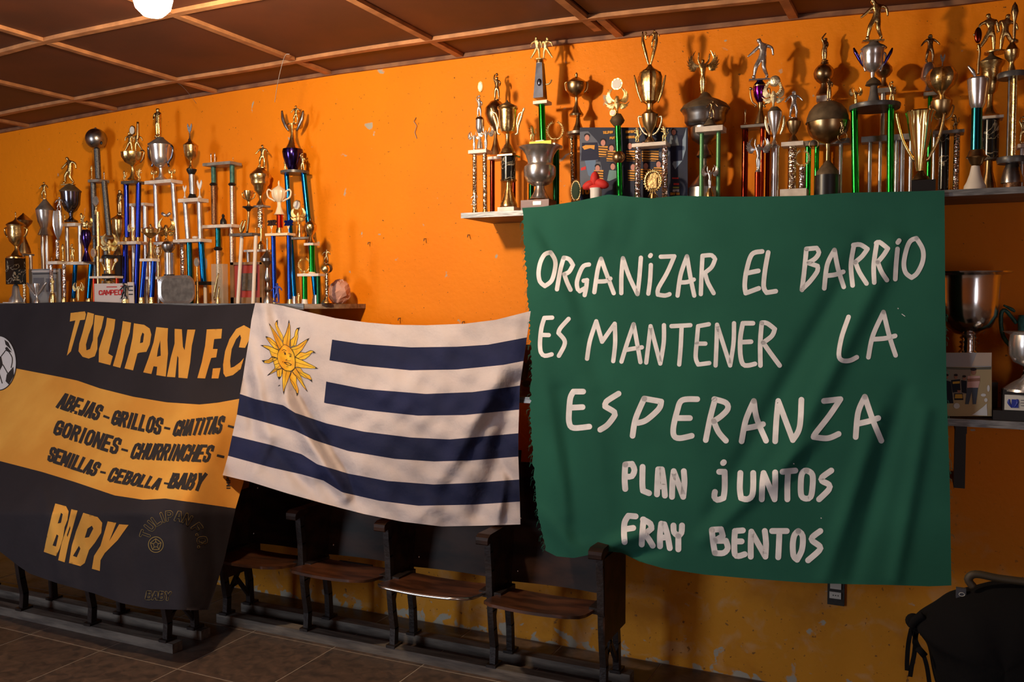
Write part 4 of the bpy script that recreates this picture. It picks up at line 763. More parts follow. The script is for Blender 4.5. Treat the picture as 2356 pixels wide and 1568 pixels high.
t.fig('victory', 'silver', 152, 1075, 1335); t.lathe('collar', 'silver', 150, [(16, 1330), (24, 1350)]); t.post('column', 'red_foil', 150, 1350, None, 25)
t = Tr('column_trophy', 'small silver goalkeeper over a goblet, patterned pillar and laurel on white base', E_, 430, F2, SHR, GR)
t.fig('player', 'silver', 430, 710, 932); t.lathe('cup', 'bronze', 430, [(40, 930), (56, 955), (52, 985), (30, 1035), (14, 1055), (30, 1085), (44, 1108)])
t.slab('marble_slab', 'marble', 332, 522, 1108, 1140, .065); t.post('column', 'prism_gold', 420, 1140, 1478, 33); t.slab('base', 'marble', 322, 548, 1478, None, .07); t.post('column', 'prism_silver', 496, 1310, 1478, 25); t.fig('wreath', 'pale_gold', 496, 1170, 1312)
t = Tr('large_cup_trophy', 'largest dark globe cup with lion ring handles on a black drum', E_, 698, F2+.015, SHR, GR)
t.lathe('lid', 'dusty_bronze', 698, [(20, 792), (60, 800), (104, 826), (138, 868), (156, 920), (158, 945), (166, 962)], n=36); t.lathe('cup', 'bronze', 700, [(160, 960), (157, 990), (148, 1030), (128, 1065), (98, 1092), (60, 1112), (18, 1128), (14, 1200), (16, 1262)], n=36)
t.lathe('cone', 'dusty_bronze', 697, [(16, 1258), (40, 1290), (82, 1345), (86, 1375)]); t.lathe('base', 'black', 695, [(96, 1375), (98, None)])
for x, y in ((812, 1070), (588, 1130)):
    p = t.P(x, y, -.035); k = t.m(x, y)*34; MB().tube([(p.x+k*math.cos(R(a)), p.y, p.z+k*math.sin(R(a))) for a in range(0, 361, 20)], k*.09, 6, False).obj('ring_handle', 'bronze', t.root, True, t.o)
t.fig('lion', 'bronze', 812, 935, 1045, dy=-.05, part='lion_mask'); t.fig('stand', 'bronze', 706, 612, 795)
t = Tr('column_trophy', 'statue with raised arm on a small dark urn behind the largest globe cup', E_, 680, F4+.012, SHR, GR)
t.fig('statue', 'bronze', 672, 258, 500); t.lathe('urn', 'bronze', 668, [(14, 495), (44, 512), (68, 540), (78, 572), (72, 606), (52, 636), (26, 656), (26, 680), (54, 730), (60, 746)])
t.slab('marble_slab', 'marble', 608, 720, 746, 792, .05); t.post('drum', 'sky_foil', 655, 792, 1090, 22); t.slab('marble_slab', 'grey_marble', 508, 875, 1092, 1130, .055)
t.post('column', 'green_foil', 545, 1130, None, 22); t.post('column', 'green_foil', 612, 1130, None, 18); t.post('column', 'silver', 800, 1130, None, 18)
t = Tr('column_trophy', 'tall gold footballer on a silver cup with dark flower handles, green columns', E_, 1050, F2-.005, SHR, GR)
t.fig('dribble', 'gold', 1058, -8, 330); t.lathe('lid', 'dusty_grey', 1058, [(30, 328), (44, 345), (80, 365), (98, 382)]); t.lathe('cup', 'silver', 1052, [(94, 382), (84, 395), (80, 440), (76, 500), (56, 545), (18, 568), (14, 610)])
t.lathe('foot_dome', 'dusty_bronze', 1055, [(16, 608), (50, 640), (60, 665), (30, 675)]); t.lathe('cone', 'dusty_grey', 1058, [(26, 672), (32, 740), (54, 824)])
t.handles('silver', 1052, [(72, 410), (96, 420), (98, 470), (72, 520), (60, 560)], 8); t.leaves('violet_black', 1052, [(78, 520), (110, 460), (138, 410), (152, 375)], 15, part='flower_handle')
t.lathe('slab', 'black_slab', 1066, [(188, 824), (190, 838), (184, 858)], n=36); t.fig('victory', 'gold', 915, 680, 828); t.fig('header', 'gold', 1198, 635, 822)
t.post('column', 'green_foil', 905, 856, None, 27, lx=915); t.post('column', 'green_foil', 1190, 850, None, 27, lx=1186)
t = Tr('column_trophy', 'dark bronze ball cup over a row of plain silver pipes behind green columns', E_, 1135, F4, SHR, GR)
t.lathe('urn', 'bronze', 1138, [(6, 480), (30, 490), (60, 530), (64, 560), (44, 595), (18, 612), (18, 640), (40, 684)]); t.slab('marble_slab', 'grey_marble', 1078, 1232, 686, 722, .05); t.post('drum', 'silver', 1133, 722, 1060, 22)
t.slab('marble_slab', 'grey_marble', 960, 1400, 1056, 1100, .06)
for x, r_ in ((1030, 16), (1110, 14), (1180, 14), (1240, 18), (1285, 18), (1350, 16)): t.post('column', 'silver', x, 1100, None, r_)
t = Tr('trumpet_cup', 'tall shiny gold trumpet cup with long beaded handles on a black block', G, 390, F1, SHR, GR)
t.lathe('cup', 'mirror_gold', 385, [(98, 835), (104, 845), (92, 880), (80, 960), (64, 1060), (46, 1160), (30, 1240), (20, 1285)], n=48, flute=(12, .035)); t.lathe('cone', 'bronze', 390, [(18, 1283), (26, 1300), (56, 1335), (62, 1352)])
t.handles('gold', 385, [(178, 850), (172, 900), (140, 1030), (100, 1120), (45, 1212)], 11); t.box('base', 'black', 318, 500, 1350, None, .07)
t = Tr('column_trophy', 'dark little footballer on a silver dome behind the ornate basket cup', G, 470, F4+.01, SHR, GR)
t.fig('player', 'bronze', 455, 258, 478); t.lathe('dome', 'silver', 450, [(24, 470), (40, 490), (54, 540), (58, 585), (30, 610), (20, 640), (36, 688)]); t.slab('marble_slab', 'grey_marble', 408, 545, 688, 714, .05); t.post('column', 'green_foil', 458, 714, None, 16)
t = Tr('column_trophy', 'ornate bronze basket cup above patterned and black marble legs', G, 560, F3-.01, SHR, GR)
t.lathe('basket', 'gold', 545, [(20, 500), (70, 515), (96, 560), (98, 600), (80, 645), (36, 690), (16, 715)], flute=(8, .14)); t.lathe('cup', 'bronze', 545, [(20, 712), (50, 735), (74, 760), (72, 810), (48, 860), (20, 890), (24, 940), (50, 975)]); t.handles('bronze', 545, [(70, 790), (92, 800), (70, 870), (30, 900)], 6)
t.fig('tulip', 'dark_silver', 550, 405, 520, part='butterfly_finial'); t.slab('marble_slab', 'grey_marble', 478, 716, 976, 1000, .07); t.post('column', 'prism_silver', 660, 1000, None, 22); t.post('column', 'black_marble', 565, 1000, None, 36); t.fig('lion', 'bronze', 650, 860, 976); t.post('column', 'silver', 430+60, 1000, None, 12, dy=.03)
t = Tr('tumbler_trophy', 'silver tumbler holding a dark spoon-like torch, on blue column and white cone', G, 812, F1+.01, SHR, GR)
t.handles('bronze', 822, [(-4, 560), (0, 470), (8, 390), (-2, 330)], 10, sides=(1,), part='torch'); t.ball('dark_red_foil', 818, 265, 26, part='torch_flame', sc=(1, .6, 2.3)); t.ball('bright_gold', 788, 262, 9, part='bead')
t.leaves('silver', 770, [(30, 585), (10, 540), (-28, 495)], 16, sides=(1,), part='small_horn'); t.lathe('tumbler', 'silver', 818, [(20, 578), (66, 585), (74, 598), (66, 680), (54, 780), (44, 805), (38, 815)]); t.post('column', 'teal_foil', 810, 812, 1140, 38)
t.lathe('knob', 'bronze', 808, [(50, 1128), (62, 1165), (74, 1182), (56, 1195), (44, 1228), (28, 1248)]); t.lathe('white_cone', 'white_post', 798, [(28, 1246), (40, 1310), (58, 1365), (74, 1395), (80, None)])
t = Tr('cup_trophy', 'broad dull gold cup with ring of running figures over black marble drum', G, 915, F3-.015, SHR, GR)
t.fig('duo', 'gold', 950, 100, 400); t.lathe('lid', 'dusty_bronze', 918, [(10, 395), (22, 420), (60, 445), (98, 472)]); t.lathe('cup', 'gold', 915, [(98, 472), (92, 492), (72, 520), (68, 590), (52, 640), (48, 680), (24, 712), (22, 790), (40, 830), (66, 866)])
t.slab('collar', 'marble', 848, 1012, 866, 886, .07); t.lathe('drum', 'black_marble', 915, [(58, 886), (58, 1192)]); t.lathe('collar', 'dusty_grey', 912, [(66, 1190), (60, 1204)]); t.lathe('bell_foot', 'bronze', 900, [(24, 1204), (28, 1290), (48, 1380), (56, None)])
t = Tr('column_trophy', 'tall flame torch over a fluted gold column between black discs', G, 1080, F2-.03, SHR, GR)
t.fig('flame', 'bronze', 1088, 15, 320); t.lathe('cup', 'gold', 1074, [(8, 312), (30, 345), (52, 380), (46, 430), (22, 460), (16, 478), (36, 548)]); t.lathe('disc', 'black_slab', 1078, [(100, 548), (106, 560), (102, 590)], n=32)
t.lathe('column', 'gold', 1090, [(23, 588), (23, 1182)], flute=(8, .1)); t.post('column', 'dark_silver', 1056, 588, 1182, 12, dy=.03); t.lathe('disc', 'black_slab', 1080, [(108, 1182), (112, 1200), (104, 1228)], n=32)
t.lathe('base', 'dark_silver', 1075, [(40, 1226), (56, 1270), (72, 1335), (74, 1375)]); t.lathe('foot', 'brown_glitter', 1075, [(60, 1375), (62, None)])
t = Tr('column_trophy', 'trophy cut by the right edge, pale slab with small gold figure', G, 1190, F3-.03, SHR, GR)
t.slab('marble_slab', 'marble', 1118, 1270, 1076, 1104, .06); t.fig('header', 'gold', 1152, 870, 1076); t.post('column', 'silver', 1150, 1104, None, 16); t.post('column', 'silver', 1230, 1104, None, 16)

# ---- lower right shelf
GS = None
t = Tr('goblet', 'large plain silver goblet with a very wide flat rim on the lower shelf', H, 455, 3.5, SHLOW, GS, 'trophy')
t.lathe('bowl', 'polished_steel', 455, [(235, 170), (232, 178), (178, 192), (172, 215), (168, 330), (158, 430), (125, 500), (70, 540), (36, 550)], n=40)
t.lathe('stem', 'polished_steel', 452, [(36, 548), (50, 565), (36, 578), (52, 592), (38, 606), (54, 620), (40, 632), (56, 650), (60, 700), (120, 800), (130, 830)], n=32); t.box('base', 'black', 340, 628, 830, None, .09)
t = Tr('trophy_cup', 'silver cup on a black base with white crest label at right edge', H, 812, 3.40, SHLOW, GS, 'trophy')
H3 = t
t.lathe('bowl', 'silver', 812, [(140, 528), (128, 534), (98, 548), (104, 600), (100, 670), (76, 712), (30, 735), (16, 740)], n=36)
t.lathe('stem', 'silver', 812, [(26, 738), (16, 750), (30, 765), (18, 778), (34, 795), (40, 808), (90, 840), (132, 872), (136, 886)], n=36); t.box('base', 'black', 658, 960, 884, 1010, .075); t.box('base_step', 'black', 598, 1010, 1010, None, .09)
lab = t.box('label_plate', 'outlet_white', 668, 900, 912, 1004, .002, -.0385)
t.leaves('blue_plastic', 718, [(22, 935), (26, 955), (8, 985)], 9, part='crest_shield', dy=-.040); t.box('crest_bar', 'blue_plastic', 710, 726, 936, 986, .002, -.041); 
for yy in (940, 956, 972): t.box('print_line', 'ink_grey', 765, 800, yy, yy+4, .001, -.041)
t = Tr('ornamental_handle_cup', 'dark verdigris ornate handled vessel behind the right-edge silver cup', H, 790, 3.58, SHLOW, GS, 'trophy')
t.handles('teal_paint', 850, [(110, 480), (180, 400), (205, 440), (190, 560), (120, 640)], 12, sides=(-1,)); t.lathe('body', 'teal_paint', 860, [(95, 430), (100, 460), (90, 600), (60, 760), (100, 900), (110, None)])
t.leaves('teal_paint', 850, [(120, 410), (140, 395), (190, 370)], 12, sides=(-1,), part='ornament')

# ------------------------------------------------------------------ flat prints and cloths: everything is a real surface at a real place
def inside(p, loops):
    c = False
    for lp in loops:
        n = len(lp); j = n-1
        for i in range(n):
            xi, yi = lp[i]; xj, yj = lp[j]
            if (yi > p[1]) != (yj > p[1]) and p[0] < (xj-xi)*(p[1]-yi)/(yj-yi)+xi: c = not c
            j = i
    return c
def resample(pts, step, closed=False):
    out = []; P = list(pts)+([pts[0]] if closed else [])
    for a, b in zip(P[:-1], P[1:]):
        d = math.hypot(b[0]-a[0], b[1]-a[1]); n = max(1, int(d/step))
        out += [(a[0]+(b[0]-a[0])*k/n, a[1]+(b[1]-a[1])*k/n) for k in range(n)]
    if not closed: out.append(P[-1])
    return out
def spline(pts, step=3.0, corner=62):
    if len(pts) < 3: return resample(pts, step)
    n = len(pts); closed = pts[0] == pts[-1]; cuts = [0]
    def ang(i):
        a, b, c = pts[i-1], pts[i], pts[i+1]; u = (b[0]-a[0], b[1]-a[1]); v = (c[0]-b[0], c[1]-b[1])
        return abs(math.degrees(math.atan2(u[0]*v[1]-u[1]*v[0], u[0]*v[0]+u[1]*v[1])))
    cuts += [i for i in range(1, n-1) if ang(i) > corner]+[n-1]; out = []
    for a, b in zip(cuts[:-1], cuts[1:]):
        seg = pts[a:b+1]; m_ = len(seg)
        for i in range(m_-1):
            p1, p2 = seg[i], seg[i+1]
            p0 = seg[i-1] if i > 0 else (pts[-2] if closed and a == 0 and len(cuts) == 2 else p1); p3 = seg[i+2] if i+2 < m_ else (pts[1] if closed and b == n-1 and len(cuts) == 2 else p2)
            k = max(1, int(math.hypot(p2[0]-p1[0], p2[1]-p1[1])/step))
            for j in range(k):
                t_ = j/k; out.append(tuple(0.5*(2*p1[q]+(p2[q]-p0[q])*t_+(2*p0[q]-5*p1[q]+4*p2[q]-p3[q])*t_*t_+(3*p1[q]-p0[q]-3*p2[q]+p3[q])*t_**3) for q in (0, 1)))
    out.append(pts[-1]); return out
class Surf:                                             # a surface parametrised by photo pixels with its own depth function
    def __init__(s, yf, root): s.yf = yf; s.root = root; s.o = root.location
    def P(s, x, y, off=0.0): return onY(x, y, s.yf(x, y)-off)
    def fill(s, mb, loops, layer=1, step=5.0):
        loops = [resample(lp, step, True) for lp in loops]; vs = []; ed = []
        for lp in loops:
            k = len(vs); vs += lp; ed += [(k+i, k+(i+1) % len(lp)) for i in range(len(lp))]
        x0, x1 = min(v[0] for v in vs), max(v[0] for v in vs); y0, y1 = min(v[1] for v in vs), max(v[1] for v in vs)
        nx, ny = int((x1-x0)/step), int((y1-y0)/step)
        if nx*ny < 9000:
            for i in range(1, nx):
                for j in range(1, ny):
                    p = (x0+(x1-x0)*i/nx, y0+(y1-y0)*j/ny)
                    if inside(p, loops): vs.append(p)
        V, E2, Fc, *_ = delaunay_2d_cdt([Vector(v) for v in vs], ed, [], 0, 1e-4)
        fs = []
        for f in Fc:
            c = (sum(V[i].x for i in f)/3, sum(V[i].y for i in f)/3)
            if inside(c, loops): fs.append(tuple(f))
        mb.add([s.P(v.x, v.y, 0.0014*layer)-s.o for v in V], fs)
    def stroke(s, mb, pts, r_, layer=1, step=4.0, caps=True, smooth=True):
        P = spline(pts, step) if smooth else resample(pts, step); n = len(P); vs = []; fs = []
        for i, p in enumerate(P):
            a, b = P[max(0, i-1)], P[min(n-1, i+1)]; dx, dy = b[0]-a[0], b[1]-a[1]; l = math.hypot(dx, dy) or 1; nx, ny = -dy/l*r_, dx/l*r_
            vs += [(p[0]+nx, p[1]+ny), p, (p[0]-nx, p[1]-ny)]
        for i in range(n-1): a = i*3; fs += [(a, a+3, a+4, a+1), (a+1, a+4, a+5, a+2)]
        mb.add([s.P(v[0], v[1], 0.0014*layer)-s.o for v in vs], fs)
        if caps:
            for c in ([P[0], P[-1]] + ([p for p in pts[1:-1]] if smooth else [])):
                ring = [(c[0]+r_*math.cos(R(a)), c[1]+r_*math.sin(R(a))) for a in range(0, 360, 24)]
                mb.add([s.P(*c, 0.0014*layer+0.0002)-s.o]+[s.P(*q, 0.0014*layer+0.0002)-s.o for q in ring], [(0, 1+i, 1+(i+1) % 15) for i in range(15)])
def folds(lst):
    def f(x, y):
        t_ = 0.0
        for (x0, y0, x1, y1, w_, a) in lst:
            dx, dy = x1-x0, y1-y0; L2 = dx*dx+dy*dy; q = ((x-x0)*dx+(y-y0)*dy)/L2; qc = min(1, max(0, q))
            d = math.hypot(x-x0-qc*dx, y-y0-qc*dy); sd = ((x-x0)*dy-(y-y0)*dx)
            fade = 1.0 if 0 <= q <= 1 else math.exp(-((q-qc)*math.sqrt(L2)/(w_*3))**2)
            t_ += a*math.exp(-(d/w_)**2)*fade*(0.35+0.65*math.sin(math.pi*min(1, max(0, 0.12+0.76*qc))))
        return t_
    return f
def interp(pl, x): return float(np.interp(x, [p[0] for p in pl], [p[1] for p in pl]))

# ---- stroke alphabet (unit box, y down) for printed words
AL = {'A': [[(0, 1), (.38, 0), (.62, 0), (1, 1)], [(.2, .68), (.8, .68)]], 'B': [[(0, 0), (0, 1)], [(0, 0), (.75, .03), (.9, .25), (.7, .46), (0, .48)], [(.7, .48), (1, .62), (.95, .88), (.75, 1), (0, 1)]],
      'C': [[(1, .3), (.9, .05), (.5, 0), (.1, .08), (0, .3), (0, .7), (.1, .92), (.5, 1), (.9, .95), (1, .68)]], 'E': [[(.95, 0), (0, 0), (0, 1), (.95, 1)], [(0, .48), (.8, .48)]], 'F': [[(.95, 0), (0, 0), (0, 1)], [(0, .5), (.8, .5)]],
      'G': [[(1, .28), (.9, .05), (.5, 0), (.1, .08), (0, .3), (0, .7), (.1, .92), (.5, 1), (1, .9), (1, .55), (.6, .55)]], 'H': [[(0, 0), (0, 1)], [(1, 0), (1, 1)], [(0, .5), (1, .5)]], 'I': [[(.5, 0), (.5, 1)]], 'J': [[(.9, 0), (.9, .8), (.7, 1), (.2, 1), (.05, .8)]],
      'L': [[(0, 0), (0, 1), (.9, 1)]], 'M': [[(0, 1), (0, 0)], [(.06, .06), (.5, .75)], [(.5, .75), (.94, .06)], [(1, 0), (1, 1)]], 'N': [[(0, 1), (0, 0)], [(.06, .06), (.94, .94)], [(1, 1), (1, 0)]], 'O': [[(.5, 0), (.9, .08), (1, .3), (1, .7), (.9, .92), (.5, 1), (.1, .92), (0, .7), (0, .3), (.1, .08), (.5, 0)]],
      'P': [[(0, 1), (0, 0), (.75, .02), (1, .2), (.95, .42), (.7, .55), (0, .55)]], 'R': [[(0, 1), (0, 0), (.75, .02), (.98, .2), (.9, .42), (.6, .5), (0, .5)], [(.55, .5), (1, 1)]], 'S': [[(1, .26), (.9, .05), (.5, 0), (.1, .06), (0, .26), (.15, .44), (.85, .56), (1, .76), (.9, .95), (.5, 1), (.1, .95), (0, .74)]],
      'T': [[(0, 0), (1, 0)], [(.5, 0), (.5, 1)]], 'U': [[(0, 0), (0, .75), (.15, .97), (.5, 1), (.85, .97), (1, .75), (1, 0)]], 'V': [[(0, 0), (.5, 1)], [(.5, 1), (1, 0)]], 'Y': [[(0, 0), (.5, .5)], [(.5, .5), (1, 0)], [(.5, .5), (.5, 1)]], '.': [[(.4, .93), (.6, .93)]], '-': [[(0, .5), (1, .5)]],
      'D': [[(0, 0), (0, 1), (.6, 1), (1, .7), (1, .3), (.6, 0), (0, 0)]], '2': [[(0, .25), (.15, .03), (.5, 0), (.9, .1), (1, .3), (0, 1), (1, 1)]], '0': [[(.5, 0), (.95, .15), (1, .5), (.95, .85), (.5, 1), (.05, .85), (0, .5), (.05, .15), (.5, 0)]], ' ': []}
NARROW = {'I': .42, '.': .4, '-': .5, ' ': .4, 'L': .85, 'J': .8, 'M': 1.25, 'N': 1.05}
def word(surf, mb, text, quad, r_, layer=1, gap=.42, caps=False, step=5.0):
    ws = [NARROW.get(c, 1.0) for c in text]; tot = sum(ws)+gap*(len(text)-1); x = 0.0
    (ax, ay), (bx_, by_), (cx, cy), (dx, dy) = quad
    for c, w_ in zip(text, ws):
        for st in AL[c]:
            pts = []
            for u, v in st:
                uu = (x+u*w_)/tot; pts.append(((ax*(1-uu)+bx_*uu)*(1-v)+(dx*(1-uu)+cx*uu)*v, (ay*(1-uu)+by_*uu)*(1-v)+(dy*(1-uu)+cy*uu)*v))
            if caps: surf.stroke(mb, pts, r_, layer, step, caps=True, smooth=False); continue
            closed = pts[0] == pts[-1]; n = len(pts); A_, B_ = [], []
            for i in range(n):
                p = pts[i]; q0 = pts[i-1] if i > 0 else (pts[-2] if closed else None); q1 = pts[i+1] if i < n-1 else (pts[1] if closed else None)
                def nrm(a, b): l = math.hypot(b[0]-a[0], b[1]-a[1]) or 1; return (-(b[1]-a[1])/l, (b[0]-a[0])/l)
                n0 = nrm(q0, p) if q0 else nrm(p, q1); n1 = nrm(p, q1) if q1 else n0
                mx, my = n0[0]+n1[0], n0[1]+n1[1]; d = mx*mx+my*my; f_ = min(2*r_/max(d, .01), 1.5*r_/math.sqrt(max(d, .01)))
                ex = 0.0 if closed or (q0 and q1) else (-r_*.9 if not q0 else r_*.9)
                px_, py_ = p[0]+n1[1]*ex, p[1]-n1[0]*ex
                A_.append((px_+mx*f_, py_+my*f_)); B_.append((px_-mx*f_, py_-my*f_))
            for i in range(n-1):
                k = max(1, int(math.hypot(pts[i+1][0]-pts[i][0], pts[i+1][1]-pts[i][1])/step))
                L0 = [tuple(A_[i][q]+(A_[i+1][q]-A_[i][q])*j/k for q in (0, 1)) for j in range(k+1)]; L1_ = [tuple(B_[i][q]+(B_[i+1][q]-B_[i][q])*j/k for q in (0, 1)) for j in range(k+1)]
                mb.add([surf.P(*q, 0.0014*layer)-surf.o for q in L0+L1_], [(j, j+1, k+2+j, k+1+j) for j in range(k)])
        x += w_+gap
def coons(top, bot, left, right, nu, nv):               # each edge: list of px points -> grid of px points
    def along(pl, t_):
        d = [0]
        for a, b in zip(pl[:-1], pl[1:]): d.append(d[-1]+math.hypot(b[0]-a[0], b[1]-a[1]))
        q = t_*d[-1]; return (float(np.interp(q, d, [p[0] for p in pl])), float(np.interp(q, d, [p[1] for p in pl])))
    g = []
    c00, c10, c01, c11 = top[0], top[-1], bot[0], bot[-1]
    for j in range(nv+1):
        v = j/nv; row = []
        for i in range(nu+1):
            u = i/nu; a, b, c, d = along(top, u), along(bot, u), along(left, v), along(right, v)
            row.append(tuple((1-v)*a[k]+v*b[k]+(1-u)*c[k]+u*d[k]-((1-u)*(1-v)*c00[k]+u*(1-v)*c10[k]+(1-u)*v*c01[k]+u*v*c11[k]) for k in (0, 1)))
        g.append(row)
    return g
def cloth(name, surf, g, mats, fmat, part='cloth'):
    nv, nu = len(g)-1, len(g[0])-1; vs = [surf.P(*p)-surf.o for row in g for p in row]; fs = []; fm = []
    for j in range(nv):
        for i in range(nu): a = j*(nu+1)+i; fs.append((a, a+nu+1, a+nu+2, a+1)); fm.append(fmat(i, j))
    # thin back layer gives the fabric a thickness
    n0 = len(vs); vs += [v+Vector((0, .0012, 0)) for v in vs[:n0]]; fs += [tuple(q+n0 for q in f[::-1]) for f in fs[:]]; fm += fm[:]
    rim = [j*(nu+1) for j in range(nv+1)]+[nv*(nu+1)+i for i in range(1, nu+1)]+[j*(nu+1)+nu for j in range(nv-1, -1, -1)]+[i for i in range(nu-1, 0, -1)]
    for a, b in zip(rim, rim[1:]+rim[:1]): fs.append((a, b, b+n0, a+n0)); fm.append(0)
    return link(part, vs, fs, None, surf.root, True, mats=mats, fm=fm, sharp=60)

# ---- black and yellow club banner (printed mascot is left out)
FR1 = lambda x, y: (x/3.92, 680+y/3.92)
FR2 = lambda x, y: (x/3.027, 1050+y/3.027)
rt_ = empty('club_banner', (-4.0, 3.33, 1.5), 'black and yellow club banner hung from the left shelf, left of the flag', 'banner')
fo = folds([(150, 760, 180, 1080, 10, -.004), (420, 1160, 520, 960, 30, -.028), (330, 1230, 470, 1020, 26, .02), (260, 760, 380, 720, 40, -.008), (100, 1130, 140, 1330, 14, -.014), (160, 1150, 185, 1330, 14, .014), (230, 1200, 270, 1400, 20, -.01), (305, 1200, 330, 1400, 26, .016), (400, 1250, 470, 1400, 24, -.014), (545, 720, 560, 900, 22, -.01), (480, 1180, 500, 1400, 16, .016)])
def ytul(x, y):
    t_ = min(1, max(0, (y-700)/480)); s_ = min(1, max(0, (x-400)/170)); s_ = s_*s_*(3-2*s_); return 3.328-(0.65*(1-s_)+0.30*s_)*t_**1.15+fo(x, y)*(.3+.7*min(1, (y-690)/100 if y > 690 else 0))
TS = Surf(ytul, rt_)
top = [(-260, 700), (0, 699), (200, 693), (350, 699), (460, 703), (586, 698)]; bot = [(-260, 1170), (0, 1268), (46, 1304), (69, 1319), (132, 1341), (215, 1364), (281, 1387), (347, 1400), (446, 1403), (480, 1402)]
ymid1 = [(-260, 800), (0, 840), (140, 867), (178, 875), (230, 893), (306, 912), (383, 925), (459, 930), (500, 926), (550, 917), (600, 910)]; ymid2 = [(-260, 985), (0, 1060), (97, 1085), (172, 1108), (264, 1139), (330, 1149), (380, 1146), (542, 1169), (600, 1176)]
redge = [(586, 698), (578, 780), (561, 1106), (542, 1169), (515, 1290), (480, 1402)]
def row_between(ya, yb, n0, n1, nrow, first, nu=80):
    rows = []
    return rows
NU = 170; g = []
def tulrow(v):                                          # v in 0..3: top, mid1, mid2, bottom
    seq = [lambda x: interp(top, x), lambda x: interp(ymid1, x), lambda x: interp(ymid2, x), lambda x: interp(bot, x)]
    k = min(2, int(v)); f = v-k; row = []
    def yv(x): return seq[k](x)*(1-f)+seq[k+1](x)*f
    xr_ = 586
    for _ in range(12): xr_ = float(np.interp(yv(xr_), [p[1] for p in redge], [p[0] for p in redge]))
    for i in range(NU+1):
        x = -260+(xr_+260)*i/NU; row.append((x, yv(x)))
    return row
NS = 34; g = [tulrow(j/NS) for j in range(3*NS+1)]
cloth('club_banner', TS, g, ['black_cloth', 'yellow_cloth'], lambda i, j: 1 if NS <= j < 2*NS else 0)
T_ = lambda pl, fr: [fr(*p) for p in pl]
big = {'T': [[(637, 155), (765, 140), (775, 165), (765, 215), (722, 220), (700, 290), (640, 500), (603, 540), (625, 440), (660, 300), (680, 222), (630, 232)]],
 'U': [[(790, 148), (848, 163), (838, 250), (800, 350), (775, 440), (780, 492), (812, 480), (838, 400), (845, 290), (855, 172), (938, 185), (915, 290), (880, 380), (878, 480), (855, 545), (800, 566), (745, 550), (708, 500), (715, 430), (745, 330), (768, 240)]],
 'L': [[(965, 198), (1040, 212), (1030, 300), (1000, 420), (975, 520), (1018, 545), (995, 625), (890, 598), (893, 480), (930, 360), (955, 270)]],
 'I': [[(1108, 228), (1182, 242), (1170, 330), (1130, 450), (1110, 560), (1085, 650), (1018, 632), (1050, 520), (1085, 380), (1100, 290)]],
 'P': [[(1208, 248), (1300, 262), (1350, 295), (1365, 350), (1350, 440), (1320, 505), (1260, 512), (1240, 520), (1200, 672), (1123, 655), (1170, 500), (1195, 380)], [(1285, 330), (1300, 345), (1290, 420), (1262, 428), (1270, 370)]],
 'A': [[(1410, 282), (1515, 292), (1510, 400), (1515, 520), (1495, 728), (1410, 715), (1418, 640), (1385, 635), (1365, 705), (1292, 690), (1340, 560), (1385, 420)], [(1445, 400), (1450, 540), (1415, 550), (1425, 480)]],
 'N': [[(1575, 298), (1640, 302), (1650, 460), (1665, 490), (1690, 305), (1762, 305), (1730, 450), (1715, 600), (1690, 745), (1610, 738), (1610, 560), (1600, 540), (1580, 735), (1505, 730), (1540, 560), (1575, 430)]],
 'F': [[(1865, 303), (2003, 298), (1995, 385), (1932, 390), (1920, 480), (1962, 480), (1950, 555), (1905, 560), (1880, 640), (1850, 745), (1780, 742), (1820, 600), (1850, 450)]],
 'dot': [[(1920, 655), (1990, 650), (1970, 745), (1908, 745)]],
 'C': [[(2262, 300), (2200, 265), (2130, 300), (2070, 390), (2030, 500), (2012, 620), (2015, 700), (2035, 732), (2100, 715), (2170, 660), (2200, 560), (2165, 600), (2110, 640), (2080, 650), (2075, 590), (2090, 480), (2130, 390), (2165, 350), (2175, 380), (2155, 465), (2210, 470), (2245, 400)]]}
for k_, lp in big.items():
    mb = MB(); TS.fill(mb, [T_(l, FR1) for l in lp]); mb.obj('printed_letter', 'yellow_cloth', rt_, True)
low_ = {'B': [[(385, 325), (460, 345), (478, 380), (470, 440), (450, 490), (440, 560), (415, 640), (390, 692), (305, 662), (330, 540), (360, 410)], [(425, 390), (437, 400), (425, 460), (402, 465)], [(395, 540), (407, 550), (390, 625), (366, 618)]],
 'A': [[(497, 365), (540, 375), (505, 500), (478, 600), (450, 735), (405, 720), (430, 600), (470, 480)], [(488, 480), (490, 500), (470, 560), (466, 545)]],
 'B2': [[(580, 390), (680, 420), (712, 460), (705, 530), (660, 600), (620, 650), (590, 740), (560, 762), (480, 740), (500, 620), (530, 520)], [(640, 480), (650, 500), (620, 560), (590, 565), (610, 500)], [(550, 620), (560, 640), (535, 700), (508, 690)]],
 'Y': [[(750, 450), (810, 460), (760, 590), (830, 470), (895, 475), (820, 580), (730, 670), (700, 720), (695, 795), (640, 780), (655, 690), (700, 620)]]}
for k_, lp in low_.items():
    mb = MB(); TS.fill(mb, [T_(l, FR2) for l in lp]); mb.obj('printed_letter', 'yellow_cloth', rt_, True)
